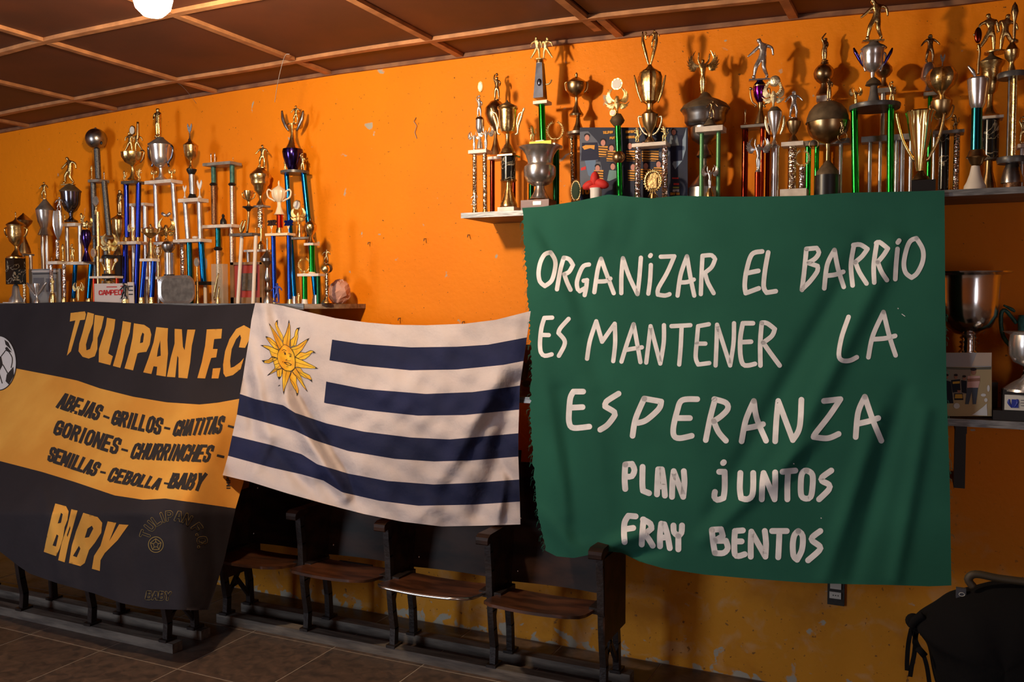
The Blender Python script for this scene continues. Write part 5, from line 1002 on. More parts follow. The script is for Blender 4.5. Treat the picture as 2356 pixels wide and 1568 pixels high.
for tx, q, fr, r_ in (('ABEJAS', [(578, 888), (928, 1000), (870, 1112), (518, 1000)], FR1, 3.7), ('-', [(942, 1065), (980, 1080), (975, 1120), (938, 1105)], FR1, 2.6), ('GRILLOS', [(1045, 1042), (1468, 1112), (1432, 1242), (1008, 1150)], FR1, 3.7), ('-', [(1492, 1170), (1530, 1178), (1522, 1218), (1486, 1210)], FR1, 2.6),
    ('CHATITAS', [(1605, 1135), (2026, 1090), (1980, 1232), (1562, 1256)], FR1, 3.4), ('-', [(2066, 1160), (2112, 1172), (2108, 1200), (2062, 1188)], FR1, 2.4), ('GORIONES', [(528, 1130), (1092, 1298), (1040, 1418), (486, 1238)], FR1, 3.7), ('-', [(1106, 1368), (1148, 1380), (1142, 1412), (1100, 1400)], FR1, 2.6),
    ('CHURRINCHES', [(1226, 1338), (1930, 1356), (1872, 1490), (1180, 1460)], FR1, 3.4), ('-', [(1968, 1425), (2016, 1436), (2012, 1466), (1964, 1454)], FR1, 2.6),
    ('SEMILLAS', [(362, -62), (700, 50), (652, 128), (336, 22)], FR2, 3.5), ('-', [(706, 92), (732, 98), (728, 126), (702, 120)], FR2, 2.4), ('CEBOLLA', [(792, 82), (1128, 162), (1092, 222), (752, 164)], FR2, 3.5), ('-', [(1150, 172), (1172, 176), (1168, 200), (1146, 196)], FR2, 2.2), ('BABY', [(1212, 125), (1432, 124), (1392, 228), (1178, 208)], FR2, 4.2),
    ('IMPR', [(1580, 222), (1580, 120), (1602, 120), (1602, 222)], FR2, 1.3)):
    mb = MB(); word(TS, mb, tx, T_(q, fr), r_, layer=1.2, gap=.66); mb.obj('printed_word', 'line_dark', rt_, True)
# small round emblem: arched club name, football and BABY
cx, cy, ra = 1205, 610, 205; mb1, mb2 = MB(), MB(); chars = 'TULIPAN F.C.'; a0, a1 = 197, 352
angs = np.linspace(196, 380, len(chars))
for ch, an in zip(chars, [200, 219, 236, 249, 263, 281, 299, 310, 325, 338, 352, 366]):
    if ch == ' ': continue
    a = R(an); rx, ry = 205, 200; px_, py_ = cx+rx*math.cos(a)*1.0, cy+ry*math.sin(a); t_ = a+math.pi/2; ux, uy = math.cos(t_), math.sin(t_); nx, ny = -math.cos(a), -math.sin(a); w_, h_ = (19 if ch not in 'I.' else 8), 30
    q = [(px_-ux*w_-nx*h_, py_-uy*w_-ny*h_), (px_+ux*w_-nx*h_, py_+uy*w_-ny*h_), (px_+ux*w_+nx*h_, py_+uy*w_+ny*h_), (px_-ux*w_+nx*h_, py_-uy*w_+ny*h_)]
    word(TS, mb1, ch, T_(q, FR2), 3.1, 1, caps=True); word(TS, mb2, ch, T_(q, FR2), 2.2, 1.8, caps=True)
q = [(1028, 940), (1188, 945), (1180, 995), (1018, 988)]; word(TS, mb1, 'BABY', T_(q, FR2), 3.1, 1, caps=True); word(TS, mb2, 'BABY', T_(q, FR2), 2.2, 1.8, caps=True)
ring = [FR2(1085+52*math.cos(R(a)), 612+54*math.sin(R(a))) for a in range(0, 361, 12)]; TS.stroke(mb1, ring, .7, 1, caps=False)
pent = [FR2(1085+18*math.cos(R(a)), 612+19*math.sin(R(a))) for a in range(-90, 271, 72)]; TS.stroke(mb1, pent, .6, 1, caps=False, smooth=False)
for a in range(-90, 270, 72): TS.stroke(mb1, [FR2(1085+18*math.cos(R(a)), 612+19*math.sin(R(a))), FR2(1085+40*math.cos(R(a)), 612+42*math.sin(R(a)))], .6, 1, caps=False)
pts = [FR2(1085+40*math.cos(R(a)), 612+42*math.sin(R(a))) for a in range(-90, 271, 72)]; TS.stroke(mb1, pts, .6, 1, caps=False, smooth=False)
tag(mb1.obj('printed_emblem', 'thin_gold', rt_, True), kind='stuff'); tag(mb2.obj('printed_emblem_fill', 'black_cloth', rt_, True), kind='stuff')
# football at the left edge of the banner
c0 = (-12, 606); mb = MB(); TS.fill(mb, [[FR1(c0[0]+158*math.cos(R(a)), c0[1]+245*math.sin(R(a))) for a in range(0, 360, 12)]], 1); mb.obj('printed_football', 'print_white', rt_, True)
mb = MB(); TS.stroke(mb, [FR1(c0[0]+158*math.cos(R(a)), c0[1]+245*math.sin(R(a))) for a in range(0, 361, 12)], 1.0, 2, caps=False)
TS.fill(mb, [[FR1(*p) for p in ((-60, 560), (10, 545), (25, 620), (-10, 690), (-70, 660))]], 2); TS.fill(mb, [[FR1(*p) for p in ((62, 460), (105, 510), (60, 500), (45, 470))]], 2); TS.fill(mb, [[FR1(*p) for p in ((40, 395), (75, 420), (110, 500), (95, 480), (50, 440))]], 2); TS.fill(mb, [[FR1(*p) for p in ((60, 710), (120, 640), (125, 720), (80, 800), (50, 770))]], 2)
for a in (((10, 545), (60, 480)), ((25, 620), (70, 700)), ((-10, 690), (20, 790)), ((60, 480), (110, 560), (100, 650))): TS.stroke(mb, T_(a, FR1), 1.0, 2, caps=False)
mb.obj('printed_football_panels', 'line_dark', rt_, True)

# ---- national flag with nine stripes and a sun
FR3 = lambda x, y: (480+x/2.8, 680+y/2.8)
rows = [[(300, 45), (400, 50), (480, 65), (640, 105), (820, 145), (1020, 172), (1200, 187), (1400, 190), (1650, 180), (1850, 155), (2075, 98)],
 [(275, 160), (480, 200), (782, 280), (980, 310), (1300, 332), (1600, 328), (1800, 315), (2050, 268)], [(260, 280), (500, 340), (775, 415), (980, 450), (1300, 480), (1600, 475), (1900, 445), (2028, 420)],
 [(240, 400), (500, 480), (770, 555), (1000, 600), (1400, 632), (1700, 620), (1850, 600), (2005, 578)], [(222, 520), (400, 575), (755, 692), (1000, 735), (1350, 772), (1650, 768), (1850, 748), (2000, 733)],
 [(202, 632), (300, 665), (480, 705), (560, 755), (760, 822), (1000, 875), (1300, 912), (1550, 925), (1700, 912), (1995, 885)], [(182, 765), (400, 825), (560, 870), (680, 930), (900, 1000), (1200, 1050), (1450, 1067), (1700, 1060), (1995, 1035)],
 [(152, 900), (400, 960), (600, 1020), (700, 1085), (900, 1145), (1150, 1192), (1450, 1215), (1700, 1205), (2000, 1183)], [(125, 1030), (400, 1105), (600, 1150), (740, 1190), (860, 1265), (1100, 1320), (1350, 1352), (1700, 1345), (2005, 1325)],
 [(90, 1155), (260, 1195), (500, 1270), (750, 1340), (1000, 1405), (1250, 1455), (1500, 1485), (1750, 1480), (2008, 1472)]]
fl = empty('national_flag', (-2.0, 3.31, 1.2), 'white and navy striped flag with a yellow sun, hung between two banners', 'flag')
f3 = lambda *s: tuple(FR3(*s[:2]))+tuple(FR3(*s[2:4]))+tuple(s[4:])
fo2 = folds([f3(340, 60, 520, 700, 16, -.016), f3(420, 90, 620, 760, 14, .012), f3(500, 690, 880, 1290, 18, -.03), f3(560, 640, 980, 1360, 20, .022), f3(270, 300, 380, 900, 12, -.012), f3(230, 450, 300, 950, 12, .01), f3(1560, 1180, 1960, 300, 34, -.024), f3(1750, 1400, 2000, 560, 24, .02),
             f3(1500, 1300, 1880, 700, 20, .014), f3(1880, 1040, 1960, 1200, 12, .012), f3(1860, 1480, 1900, 1180, 12, -.016), f3(250, 1190, 420, 900, 16, -.012), f3(900, 1400, 760, 1200, 22, .018), f3(1300, 1480, 1500, 1300, 20, -.01), f3(420, 1000, 700, 1300, 14, .01), f3(650, 300, 1500, 800, 60, -.012), f3(1650, 120, 2060, 110, 30, -.004)])
def yflag(x, y): 
    u = (x-560)/650; v = (y-720)/450
    wr = .0034*math.sin(x*.085+y*.055+2*math.sin(y*.02))*math.sin(y*.031-x*.023)+.0022*math.sin(x*.05-y*.11+1.5*math.sin(x*.013))
    u_ = min(1, max(0, u)); v_ = min(1, max(0, v)); return 3.295-0.36*(1-u_)**1.3*v_**1.1-0.045*math.sin(math.pi*u_)*math.sin(math.pi*min(1, v_*.8))+fo2(x, y)*1.9+wr*1.3
FS = Surf(yflag, fl); NUF = 150; SUB = 10; g = []
def frow(k, f):
    out = []
    for i in range(NUF+1):
        u = i/NUF; q = []
        for r_ in (rows[k], rows[min(9, k+1)]):
            x = r_[0][0]+(r_[-1][0]-r_[0][0])*u; q.append((x, interp(r_, x)))
        out.append(FR3(q[0][0]*(1-f)+q[1][0]*f, q[0][1]*(1-f)+q[1][1]*f))
    return out
for k in range(9):
    for s_ in range(SUB): g.append(frow(k, s_/SUB))
g.append(frow(9, 0))
def fcol(i, j):
    st = j//SUB; return 1 if (st in (5, 7) or (st in (1, 3) and i >= 44)) else 0
cloth('national_flag', FS, g, ['white_cloth', 'navy_cloth'], fcol)
FR7 = lambda x, y: (580+x/7.84, 720+y/7.84)
rays = [[(490, 650), (430, 520), (350, 300), (300, 175), (400, 310), (500, 450), (575, 570)], [(560, 520), (500, 430), (440, 300), (412, 200), (430, 150), (460, 118), (450, 200), (500, 310), (550, 400), (562, 480)], [(555, 570), (560, 460), (610, 350), (650, 220), (660, 120), (685, 230), (690, 400), (675, 612)],
 [(690, 612), (690, 485), (760, 420), (780, 320), (810, 270), (858, 257), (825, 320), (825, 430), (790, 580)], [(690, 625), (800, 590), (980, 475), (1030, 450), (990, 510), (900, 660), (775, 790), (740, 690)], [(775, 785), (870, 700), (960, 715), (1050, 670), (1100, 680), (1145, 718), (1080, 705), (1030, 770), (950, 830), (880, 840)],
 [(775, 795), (900, 845), (1080, 935), (1190, 998), (1050, 995), (900, 985), (775, 965)], [(775, 980), (870, 985), (920, 1060), (1040, 1120), (1070, 1180), (1083, 1245), (1040, 1195), (950, 1165), (870, 1120)], [(720, 1045), (775, 975), (860, 1100), (930, 1270), (1003, 1422), (900, 1300), (800, 1150)],
 [(680, 1150), (715, 1050), (800, 1150), (800, 1260), (838, 1380), (830, 1440), (805, 1490), (800, 1420), (740, 1320), (690, 1220)], [(550, 1000), (545, 1150), (550, 1320), (567, 1465), (590, 1350), (650, 1200), (700, 1050)], [(548, 995), (530, 1120), (485, 1195), (450, 1120), (440, 1015)],
 [(530, 985), (400, 1060), (275, 1122), (340, 1060), (410, 990), (400, 930), (480, 900)], [(470, 820), (370, 870), (300, 905), (220, 895), (175, 850), (240, 850), (300, 835), (345, 790)], [(460, 815), (350, 780), (310, 660), (150, 575), (280, 585), (350, 610), (475, 665)], [(482, 660), (400, 630), (340, 570), (250, 440), (245, 415), (340, 450), (430, 530)],
 [(460, 810), (350, 770), (390, 900), (420, 1010), (545, 1000)]]
mb, ml = MB(), MB()
for i, rr in enumerate(rays):
    P = [FR7(*p) for p in rr]; FS.fill(mb, [P], 1, 5.0); FS.stroke(ml, P+[P[0]], .38, 2.6, caps=False, smooth=False)
    if i < 16:
        c = (620, 800); far = max(rr, key=lambda p: math.hypot(p[0]-c[0], p[1]-c[1])); k = rr.index(far)
        if 0 < k < len(rr)-1:
            a, b = rr[k-1], rr[k+1]; l1 = lambda p: (far[0]+(p[0]-far[0])*min(1, 55/math.hypot(p[0]-far[0], p[1]-far[1])), far[1]+(p[1]-far[1])*min(1, 55/math.hypot(p[0]-far[0], p[1]-far[1])))
            FS.fill(ml, [[FR7(*l1(a)), FR7(*far), FR7(*l1(b))]], 2.6)
            bs = ((rr[0][0]+rr[-1][0])/2, (rr[0][1]+rr[-1][1])/2); md = ((rr[k//2][0]+rr[(k+len(rr))//2][0])/2, (rr[k//2][1]+rr[(k+len(rr))//2][1])/2)
            FS.stroke(ml, [FR7(*bs), FR7(*md), FR7(far[0]+(md[0]-far[0])*.2, far[1]+(md[1]-far[1])*.2)], .25, 2.6, caps=False)
face = [(575, 570), (500, 650), (460, 740), (465, 850), (520, 960), (600, 1030), (700, 1040), (765, 990), (775, 860), (755, 740), (700, 640), (640, 590)]
mb2 = MB(); FS.fill(mb2, [[FR7(*p) for p in face]], 3.4, 5.0); FS.stroke(ml, [FR7(*p) for p in face+face[:1]], .45, 4.4, caps=False)
for st, w_ in (([(540, 675), (575, 658), (618, 680)], .6), ([(655, 728), (690, 730), (712, 758)], .6), ([(565, 700), (590, 695), (608, 740), (585, 748)], .7), ([(590, 715), (592, 738)], 1.5), ([(668, 755), (690, 750), (710, 790)], .6), ([(684, 770), (686, 792)], 1.3), ([(625, 820), (630, 835), (600, 845), (640, 855), (680, 862), (690, 850)], .4), ([(575, 885), (640, 885), (712, 925)], .6), ([(575, 885), (640, 935), (690, 945), (712, 925)], .6), ([(595, 893), (700, 930)], .3), ([(620, 962), (655, 966)], .4), ([(545, 880), (560, 872)], .4)):
    FS.stroke(ml, [FR7(*p) for p in st], w_, 4.6, 2.0, caps=False)
FS.fill(ml, [[FR7(465, 1318), FR7(495, 1288), FR7(505, 1308)]], 1)
mb.obj('sun_rays', 'sun_yellow', fl, True); mb2.obj('sun_face', 'sun_yellow', fl, True); ml.obj('sun_outline', 'line_dark', fl, True)

# ---- green banner with painted slogan
gb = empty('green_banner', (-0.7, 3.32, 1.5), 'large green cloth banner with white hand-painted slogan hung from the right shelf', 'banner')
fo3 = folds([(1215, 540, 1330, 740, 26, -.012), (1320, 640, 1380, 900, 24, .008), (1240, 820, 1300, 1180, 24, -.012), (1290, 900, 1330, 1230, 22, .014), (1360, 900, 1400, 1250, 30, -.008), (2060, 560, 1780, 1120, 26, -.018), (1990, 560, 1640, 1180, 24, .014), (1880, 1000, 1620, 1240, 20, -.014),
             (1400, 1255, 1480, 1225, 16, -.02), (1420, 1290, 1520, 1265, 14, .016), (2080, 900, 1960, 1330, 22, .012), (2020, 950, 1900, 1330, 20, -.012), (2130, 950, 2060, 1330, 20, -.012), (1240, 520, 1300, 620, 16, .008), (1560, 460, 1700, 620, 50, -.006), (1480, 450, 1450, 560, 24, .006), (1400, 440, 1370, 560, 24, -.008), (1250, 1180, 1330, 1280, 20, -.012)])
def ygr(x, y):
    t_ = min(1, max(0, (y-450)/900)); return 3.322-0.03*math.sin(math.pi*t_)-0.10*t_*t_*(1 if x > 1300 else max(0.3, (x-1150)/150))+1.4*fo3(x, y)*min(1, .3+max(0, y-450)/120)
GS_ = Surf(ygr, gb)
g = coons([(1201, 478), (1250, 475), (1330, 462), (1400, 447), (1450, 452), (1500, 456), (1560, 450), (1650, 452), (1750, 452), (1850, 450), (1950, 443), (2050, 441), (2173, 438)],
          [(1255, 1266), (1280, 1279), (1320, 1283), (1364, 1274), (1403, 1268), (1431, 1271), (1471, 1291), (1527, 1307), (1620, 1321), (1700, 1328), (1856, 1340), (1950, 1343), (2050, 1345), (2138, 1348), (2189, 1346)],
          [(1201, 478), (1205, 540), (1210, 620), (1217, 720), (1223, 850), (1219, 950), (1226, 1060), (1235, 1170), (1255, 1266)], [(2173, 438), (2175, 700), (2178, 900), (2185, 1100), (2189, 1346)], 200, 180)
rn = random.Random(5)
for j in range(1, 180): g[j][0] = (g[j][0][0]+rn.uniform(-2.5, 2.5), g[j][0][1])
cloth('green_banner', GS_, g, ['green_cloth'], lambda i, j: 0)
K1 = lambda x, y: (1200+x/4.48, 520+y/4.48); K2 = lambda x, y: (1680+x/4.48, 520+y/4.48); K3 = lambda x, y: (1280+x/3.5625, 870+y/3.5625); K4 = lambda x, y: (1660+x/3.5625, 870+y/3.5625)
L1 = [(K1, 5.0, [[[(300, 270), (345, 350), (345, 440), (310, 560), (240, 617), (190, 570), (175, 480), (195, 370), (240, 290), (300, 270)]],
 [[(435, 325), (400, 450), (365, 650)], [(435, 325), (490, 340), (530, 400), (490, 470), (440, 495)], [(440, 495), (470, 580), (505, 655)]],
 [[(695, 395), (640, 410), (600, 480), (570, 580), (580, 650), (600, 670), (650, 640)], [(640, 562), (675, 555), (665, 640), (650, 710)]],
 [[(820, 335), (785, 450), (750, 680)], [(820, 335), (860, 450), (950, 690)], [(790, 570), (870, 565), (915, 540)]],
 [[(1045, 330), (1030, 500), (1028, 690)], [(1045, 330), (1110, 520), (1195, 700)], [(1195, 700), (1215, 520), (1230, 325)]], [[(1325, 308), (1332, 298)], [(1333, 400), (1325, 550), (1307, 695)]],
 [[(1435, 315), (1575, 310), (1500, 480), (1410, 640), (1405, 705), (1480, 715), (1525, 700)]], [[(1705, 310), (1640, 500), (1608, 715)], [(1705, 310), (1740, 520), (1780, 715)], [(1640, 580), (1710, 575), (1775, 550)]],
 [[(1865, 310), (1855, 500), (1848, 700)], [(1865, 305), (1960, 300), (1995, 340), (1960, 420), (1890, 480), (1920, 580), (1980, 690)]],
 [[(315, 942), (235, 945), (205, 1050), (190, 1200), (200, 1300), (240, 1335), (310, 1320)], [(210, 1120), (280, 1122)]], [[(485, 955), (400, 1050), (380, 1100), (440, 1170), (440, 1230), (385, 1335)]],
 [[(675, 1365), (705, 1180), (770, 980), (830, 1190), (960, 1005), (965, 1200), (945, 1390)]], [[(1155, 1010), (1090, 1200), (1030, 1395)], [(1155, 1010), (1190, 1200), (1225, 1400)], [(1075, 1275), (1160, 1260), (1240, 1248)]],
 [[(1285, 1405), (1310, 1200), (1330, 1030), (1430, 1415), (1465, 1200), (1468, 1020)]], [[(1545, 1030), (1740, 1020)], [(1650, 1030), (1640, 1250), (1625, 1425)]],
 [[(1930, 1010), (1820, 1030), (1805, 1200), (1795, 1350), (1820, 1425), (1935, 1410)], [(1810, 1210), (1895, 1210)]], [[(2000, 1435), (2010, 1200), (2015, 1015), (2150, 1435), (2185, 1200), (2190, 1000)]]]),
 (K2, 5.4, [[[(330, 260), (225, 290), (170, 450), (150, 600), (160, 690), (295, 640)], [(170, 485), (290, 460)]], [[(392, 270), (360, 450), (345, 620), (375, 685), (470, 670)]],
 [[(785, 240), (765, 450), (740, 655)], [(785, 235), (890, 225), (915, 270), (880, 330), (810, 375)], [(810, 380), (900, 410), (900, 460), (830, 560), (740, 650)]], [[(1075, 245), (1000, 400), (970, 640)], [(1075, 245), (1110, 430), (1170, 625)], [(990, 510), (1080, 500), (1165, 470)]],
 [[(1275, 200), (1245, 400), (1262, 610)], [(1270, 195), (1340, 190), (1415, 235), (1360, 310), (1290, 370)], [(1290, 370), (1330, 470), (1405, 590)]], [[(1510, 180), (1480, 400), (1485, 580)], [(1505, 175), (1540, 165), (1625, 230), (1580, 300), (1520, 370)], [(1520, 370), (1560, 470), (1615, 555)]],
 [[(1728, 168), (1742, 148)], [(1725, 235), (1710, 400), (1702, 545)]], [[(1920, 125), (1985, 240), (1985, 360), (1930, 480), (1870, 530), (1810, 480), (1790, 380), (1820, 230), (1860, 150), (1920, 125)]],
 [[(235, 1000), (130, 1000), (105, 1150), (105, 1320), (130, 1420), (180, 1435), (255, 1418)], [(115, 1195), (215, 1190)]], [[(325, 1000), (310, 1200), (312, 1435)], [(325, 995), (380, 1000), (460, 1060), (430, 1130), (340, 1200)], [(340, 1200), (410, 1300), (510, 1435)]],
 [[(1220, 935), (1150, 1140), (1120, 1320), (1150, 1380), (1230, 1385), (1305, 1350)]], [[(1580, 885), (1470, 1130), (1425, 1350)], [(1580, 885), (1640, 1130), (1705, 1330)], [(1475, 1165), (1600, 1155), (1700, 1130)]]]),
 (K3, 6.6, [[[(220, 108), (140, 108), (115, 160), (105, 260), (105, 360), (140, 405), (270, 395)], [(120, 240), (215, 235)]], [[(510, 125), (410, 190), (400, 230), (475, 275), (480, 300), (420, 380), (360, 420)]], [[(720, 165), (650, 330), (625, 470)], [(720, 165), (860, 190), (840, 250), (740, 340), (670, 365)]],
 [[(1155, 170), (1030, 180), (990, 270), (960, 400), (965, 470), (1010, 490), (1110, 470)], [(1000, 325), (1095, 325)]], [[(1300, 175), (1260, 330), (1225, 505)], [(1295, 170), (1390, 200), (1405, 250), (1350, 310), (1290, 350)], [(1290, 350), (1330, 440), (1390, 510)]]]),
 (K4, 6.6, [[[(265, 185), (200, 340), (165, 515)], [(265, 185), (290, 330), (365, 510)], [(185, 410), (270, 395), (340, 375)]], [[(440, 515), (450, 340), (465, 185), (585, 505), (640, 400), (655, 175)]], [[(840, 185), (975, 170), (880, 310), (770, 450), (755, 480), (870, 490), (960, 455)]], [[(1175, 150), (1120, 280), (1100, 480)], [(1175, 150), (1240, 340), (1310, 510)], [(1125, 370), (1210, 350), (1285, 325)]]]),
 (K3, 6.8, [[[(565, 705), (560, 820), (565, 905)], [(565, 705), (620, 700), (640, 750), (620, 800), (580, 805)]], [[(707, 725), (705, 860), (710, 920), (760, 940)]], [[(825, 950), (830, 830), (835, 745), (865, 745), (880, 850), (890, 960)], [(835, 885), (880, 885)]], [[(948, 970), (952, 850), (962, 760), (1040, 970), (1050, 850), (1045, 760)]],
 [[(1367, 693), (1373, 687)], [(1335, 765), (1380, 765), (1380, 900), (1370, 980), (1320, 995), (1295, 970), (1300, 930)]], [[(650, 1130), (590, 1125), (560, 1180), (555, 1270), (560, 1340)], [(565, 1235), (630, 1225)]], [[(715, 1155), (705, 1260), (700, 1360)], [(710, 1155), (770, 1190), (780, 1230), (725, 1275), (760, 1320), (790, 1370)]],
 [[(850, 1375), (850, 1280), (860, 1190), (885, 1195), (910, 1280), (930, 1390)], [(860, 1305), (915, 1300)]], [[(960, 1205), (965, 1260), (1000, 1290), (1025, 1265), (1030, 1205)], [(1000, 1290), (1000, 1400)]], [[(1275, 1240), (1285, 1340), (1300, 1430)], [(1275, 1240), (1350, 1235), (1365, 1290), (1300, 1330)], [(1300, 1330), (1390, 1330), (1405, 1390), (1370, 1430), (1300, 1430)]]]),
 (K4, 6.8, [[[(155, 775), (150, 900), (160, 980), (210, 990), (250, 960), (260, 880), (260, 775)]], [[(330, 990), (335, 860), (345, 775), (435, 990), (440, 870), (440, 770)]], [[(500, 765), (605, 755)], [(545, 770), (540, 880), (540, 990)]], [[(695, 755), (745, 790), (745, 900), (730, 970), (695, 985), (655, 960), (650, 860), (660, 780), (695, 755)]], [[(900, 755), (825, 810), (825, 840), (880, 870), (880, 910), (800, 990)]],
 [[(175, 1245), (110, 1250), (105, 1350), (110, 1440), (140, 1455), (190, 1440)], [(115, 1335), (165, 1335)]], [[(240, 1460), (240, 1350), (245, 1255), (360, 1460), (365, 1350), (355, 1250)]], [[(415, 1250), (535, 1250)], [(475, 1255), (470, 1370), (465, 1465)]], [[(630, 1250), (665, 1290), (660, 1400), (620, 1485), (590, 1450), (585, 1350), (600, 1280), (630, 1250)]], [[(810, 1250), (745, 1300), (745, 1330), (805, 1375), (800, 1410), (710, 1490)]]])]
for fr, r_, letters in L1:
    for le in letters:
        mb = MB()
        for st in le: GS_.stroke(mb, [fr(*p) for p in st], r_)
        mb.obj('painted_letter', 'letter_paint', gb, True)
mb = MB()
for (x, y) in ((1826, 1066), (1889, 1191), (2066, 709)): GS_.stroke(mb, [(x, y), (x+.6, y+.4)], 1.2)
GS_.stroke(mb, [(2075, 722), (2082, 727)], .8); mb.obj('paint_speck', 'letter_paint', gb, True)
mb = MB()                                               # frayed threads along the left and right edges
for k in range(150):
    y = rn.uniform(490, 1265); i = int((y-478)/790*179); ex = g[min(179, max(0, i))][0][0]; L_ = rn.uniform(3, 11); x = ex+1
    if k % 4 == 0: y = rn.uniform(700, 1330); ex = g[min(179, max(0, int((y-440)/900*179)))][-1][0]; L_ = -rn.uniform(3, 12); x = ex-1
    p = [GS_.P(x, y), GS_.P(x-L_*.6, y+rn.uniform(0, 5)), GS_.P(x-L_*rn.uniform(.5, 1.1), y+rn.uniform(3, 14))]
    mb.tube([q-gb.location for q in p], .0006, 3)
tag(mb.obj('frayed_threads', 'green_cloth', gb), kind='stuff')

# ---- team poster on the right shelf, team photo on the lower shelf
PCOL = {}
def pc(rgb):
    k = 'print_%d_%d_%d' % tuple(int(c*255) for c in rgb)
    if k not in MATS: mat(k, rgb, 0.6, spec=0.15)
    return k
def printed(root, Y, boxpx, back, items, frn, tilt=0.0):
    s = Surf(lambda x, y: Y+tilt*(boxpx[3]-y)/(boxpx[3]-boxpx[1]), root)
    x0, y0, x1, y1 = boxpx; P = [s.P(x0, y0), s.P(x1, y0), s.P(x1, y1), s.P(x0, y1)]
    vs = [p-root.location for p in P]+[p-root.location+Vector((0, .004, 0)) for p in P]
    link('sheet', vs, [(0, 3, 2, 1), (4, 5, 6, 7), (0, 1, 5, 4), (1, 2, 6, 5), (2, 3, 7, 6), (3, 0, 4, 7)], back, root)
    for nm, rgb, layer, shapes in items:
        for sh_ in shapes:
            mb = MB()
            if sh_[0] == 'e': _, cx, cy, a, b_ = sh_; lp = [frn(cx+a*math.cos(R(q)), cy+b_*math.sin(R(q))) for q in range(0, 360, 20)]
            else: lp = [frn(*p) for p in sh_[1]]
            mb.add([s.P(*p, 0.0004*layer)-root.location for p in lp], [tuple(range(len(lp)))[::-1]])
            mb.obj(nm, pc(rgb), root)
    return s
FP = lambda x, y: (1320+x/7.84, 280+y/7.84)
ps = empty('team_poster', onY(1460, 455, 3.488), 'glossy team poster of children in yellow and black striped shirts, behind trophies', 'poster'); ps.location.z = SHR
skin_c = (.55, .25, .2); hair = (.02, .015, .02); navy = (.02, .022, .05); org = (.7, .32, .06)
heads = [(240, 290), (530, 380), (680, 480), (430, 840), (705, 810), (1010, 440), (1300, 800), (1530, 770), (1070, 820), (1260, 420), (1430, 420)]
stripes = []; shirts = []; 
for (x, y) in ((530, 520), (670, 600), (1030, 600), (1310, 600), (1450, 600), (450, 950), (1060, 950), (1290, 930), (1530, 900)):
    w_ = 85; shirts.append(('p', [(x-w_, y-80), (x+w_, y-80), (x+w_*.9, y+110), (x-w_*.9, y+110)]))
    for k in range(4): stripes.append(('p', [(x-w_, y-62+k*46), (x+w_, y-50+k*46), (x+w_, y-30+k*46), (x-w_, y-42+k*46)]))
printed(ps, 3.488, (1334, 293, 1582, 470), pc((.03, .035, .06)), [
 ('printed_background', (.12, .13, .17), 1, [('p', [(110, 180), (260, 170), (420, 340), (520, 520), (430, 700), (110, 720)]), ('p', [(110, 700), (480, 720), (560, 1100), (120, 1250)]), ('e', 1620, 560, 110, 100)]),
 ('printed_light_beam', (.25, .33, .42), 1, [('p', [(2030, 110), (2020, 500), (1960, 700), (1830, 860), (1780, 760), (1900, 480), (1990, 250)])]),
 ('printed_clothes', navy, 2, [('p', [(150, 380), (430, 370), (470, 680), (200, 700), (130, 700)]), ('p', [(1720, 240), (1960, 240), (1960, 700), (1740, 720)]), ('e', 700, 1050, 110, 100), ('e', 900, 1000, 60, 200)]),
 ('printed_clothes', (.13, .15, .18), 3, [('p', [(1740, 250), (1860, 240), (1900, 430), (1720, 440)])]), ('printed_clothes', (.16, .26, .27), 3, [('p', [(640, 870), (770, 880), (770, 1010), (640, 1070), (600, 1060)])]),
 ('printed_clothes', (.13, .2, .32), 3, [('p', [(200, 700), (400, 690), (390, 820), (320, 1000), (260, 960)])]), ('printed_clothes', org, 3, [('p', [(150, 450), (210, 420), (380, 420), (370, 500), (300, 475), (190, 505)])]),
 ('printed_clothes', org, 3, shirts), ('printed_stripes', (.03, .02, .02), 4, stripes), ('printed_clothes', (.6, .04, .04), 3, [('p', [(130, 830), (220, 800), (220, 860), (130, 880)])]),
 ('printed_hair', hair, 4, [('e', x, y-42, 52, 42) for x, y in heads]+[('e', 1800, 170, 55, 60)]), ('printed_face', skin_c, 5, [('e', x, y, 42, 56) for x, y in heads]+[('e', 1805, 190, 38, 50), ('e', 1180, 1330, 30, 26)]),
 ('printed_lines', (.6, .05, .05), 5, [('p', [(1775, 1005), (1890, 1005), (1890, 1030), (1775, 1030)]), ('p', [(1800, 1105), (1900, 1105), (1900, 1140), (1800, 1140)])]), ('printed_lines', (.35, .35, .08), 5, [('p', [(1790, 1170), (1900, 1170), (1900, 1200), (1790, 1200)])])], FP)
psf = Surf(lambda x, y: 3.488-.002, ps); mb = MB()
for tx, q in (('TULIPAN', [(530, 175), (700, 165), (700, 205), (530, 215)]), ('FUT', [(655, 278), (738, 272), (738, 305), (655, 312)]), ('CAMPEON', [(940, 165), (1090, 155), (1090, 190), (940, 200)]), ('NACIONAL', [(950, 262), (1110, 255), (1110, 290), (950, 295)]), ('DAY CO', [(1750, 1280), (1905, 1280), (1905, 1315), (1750, 1315)])):
    word(psf, mb, tx, [FP(*p) for p in q], .75)
word(psf, mb, 'TU', [FP(*p) for p in ((140, 1200), (270, 1195), (270, 1290), (140, 1295))], 2.0); mb.obj('printed_lettering', pc((.75, .34, .05)), ps)
mb = MB(); 
for q in ([(435, 240), (515, 238), (515, 265), (435, 268)], [(352, 330), (430, 328), (430, 352), (352, 355)], [(1230, 275), (1300, 275), (1300, 298), (1230, 298)]): word(psf, mb, 'PUMA'.replace('U', 'U') if False else 'FIN', [FP(*p) for p in q], .7) if False else None
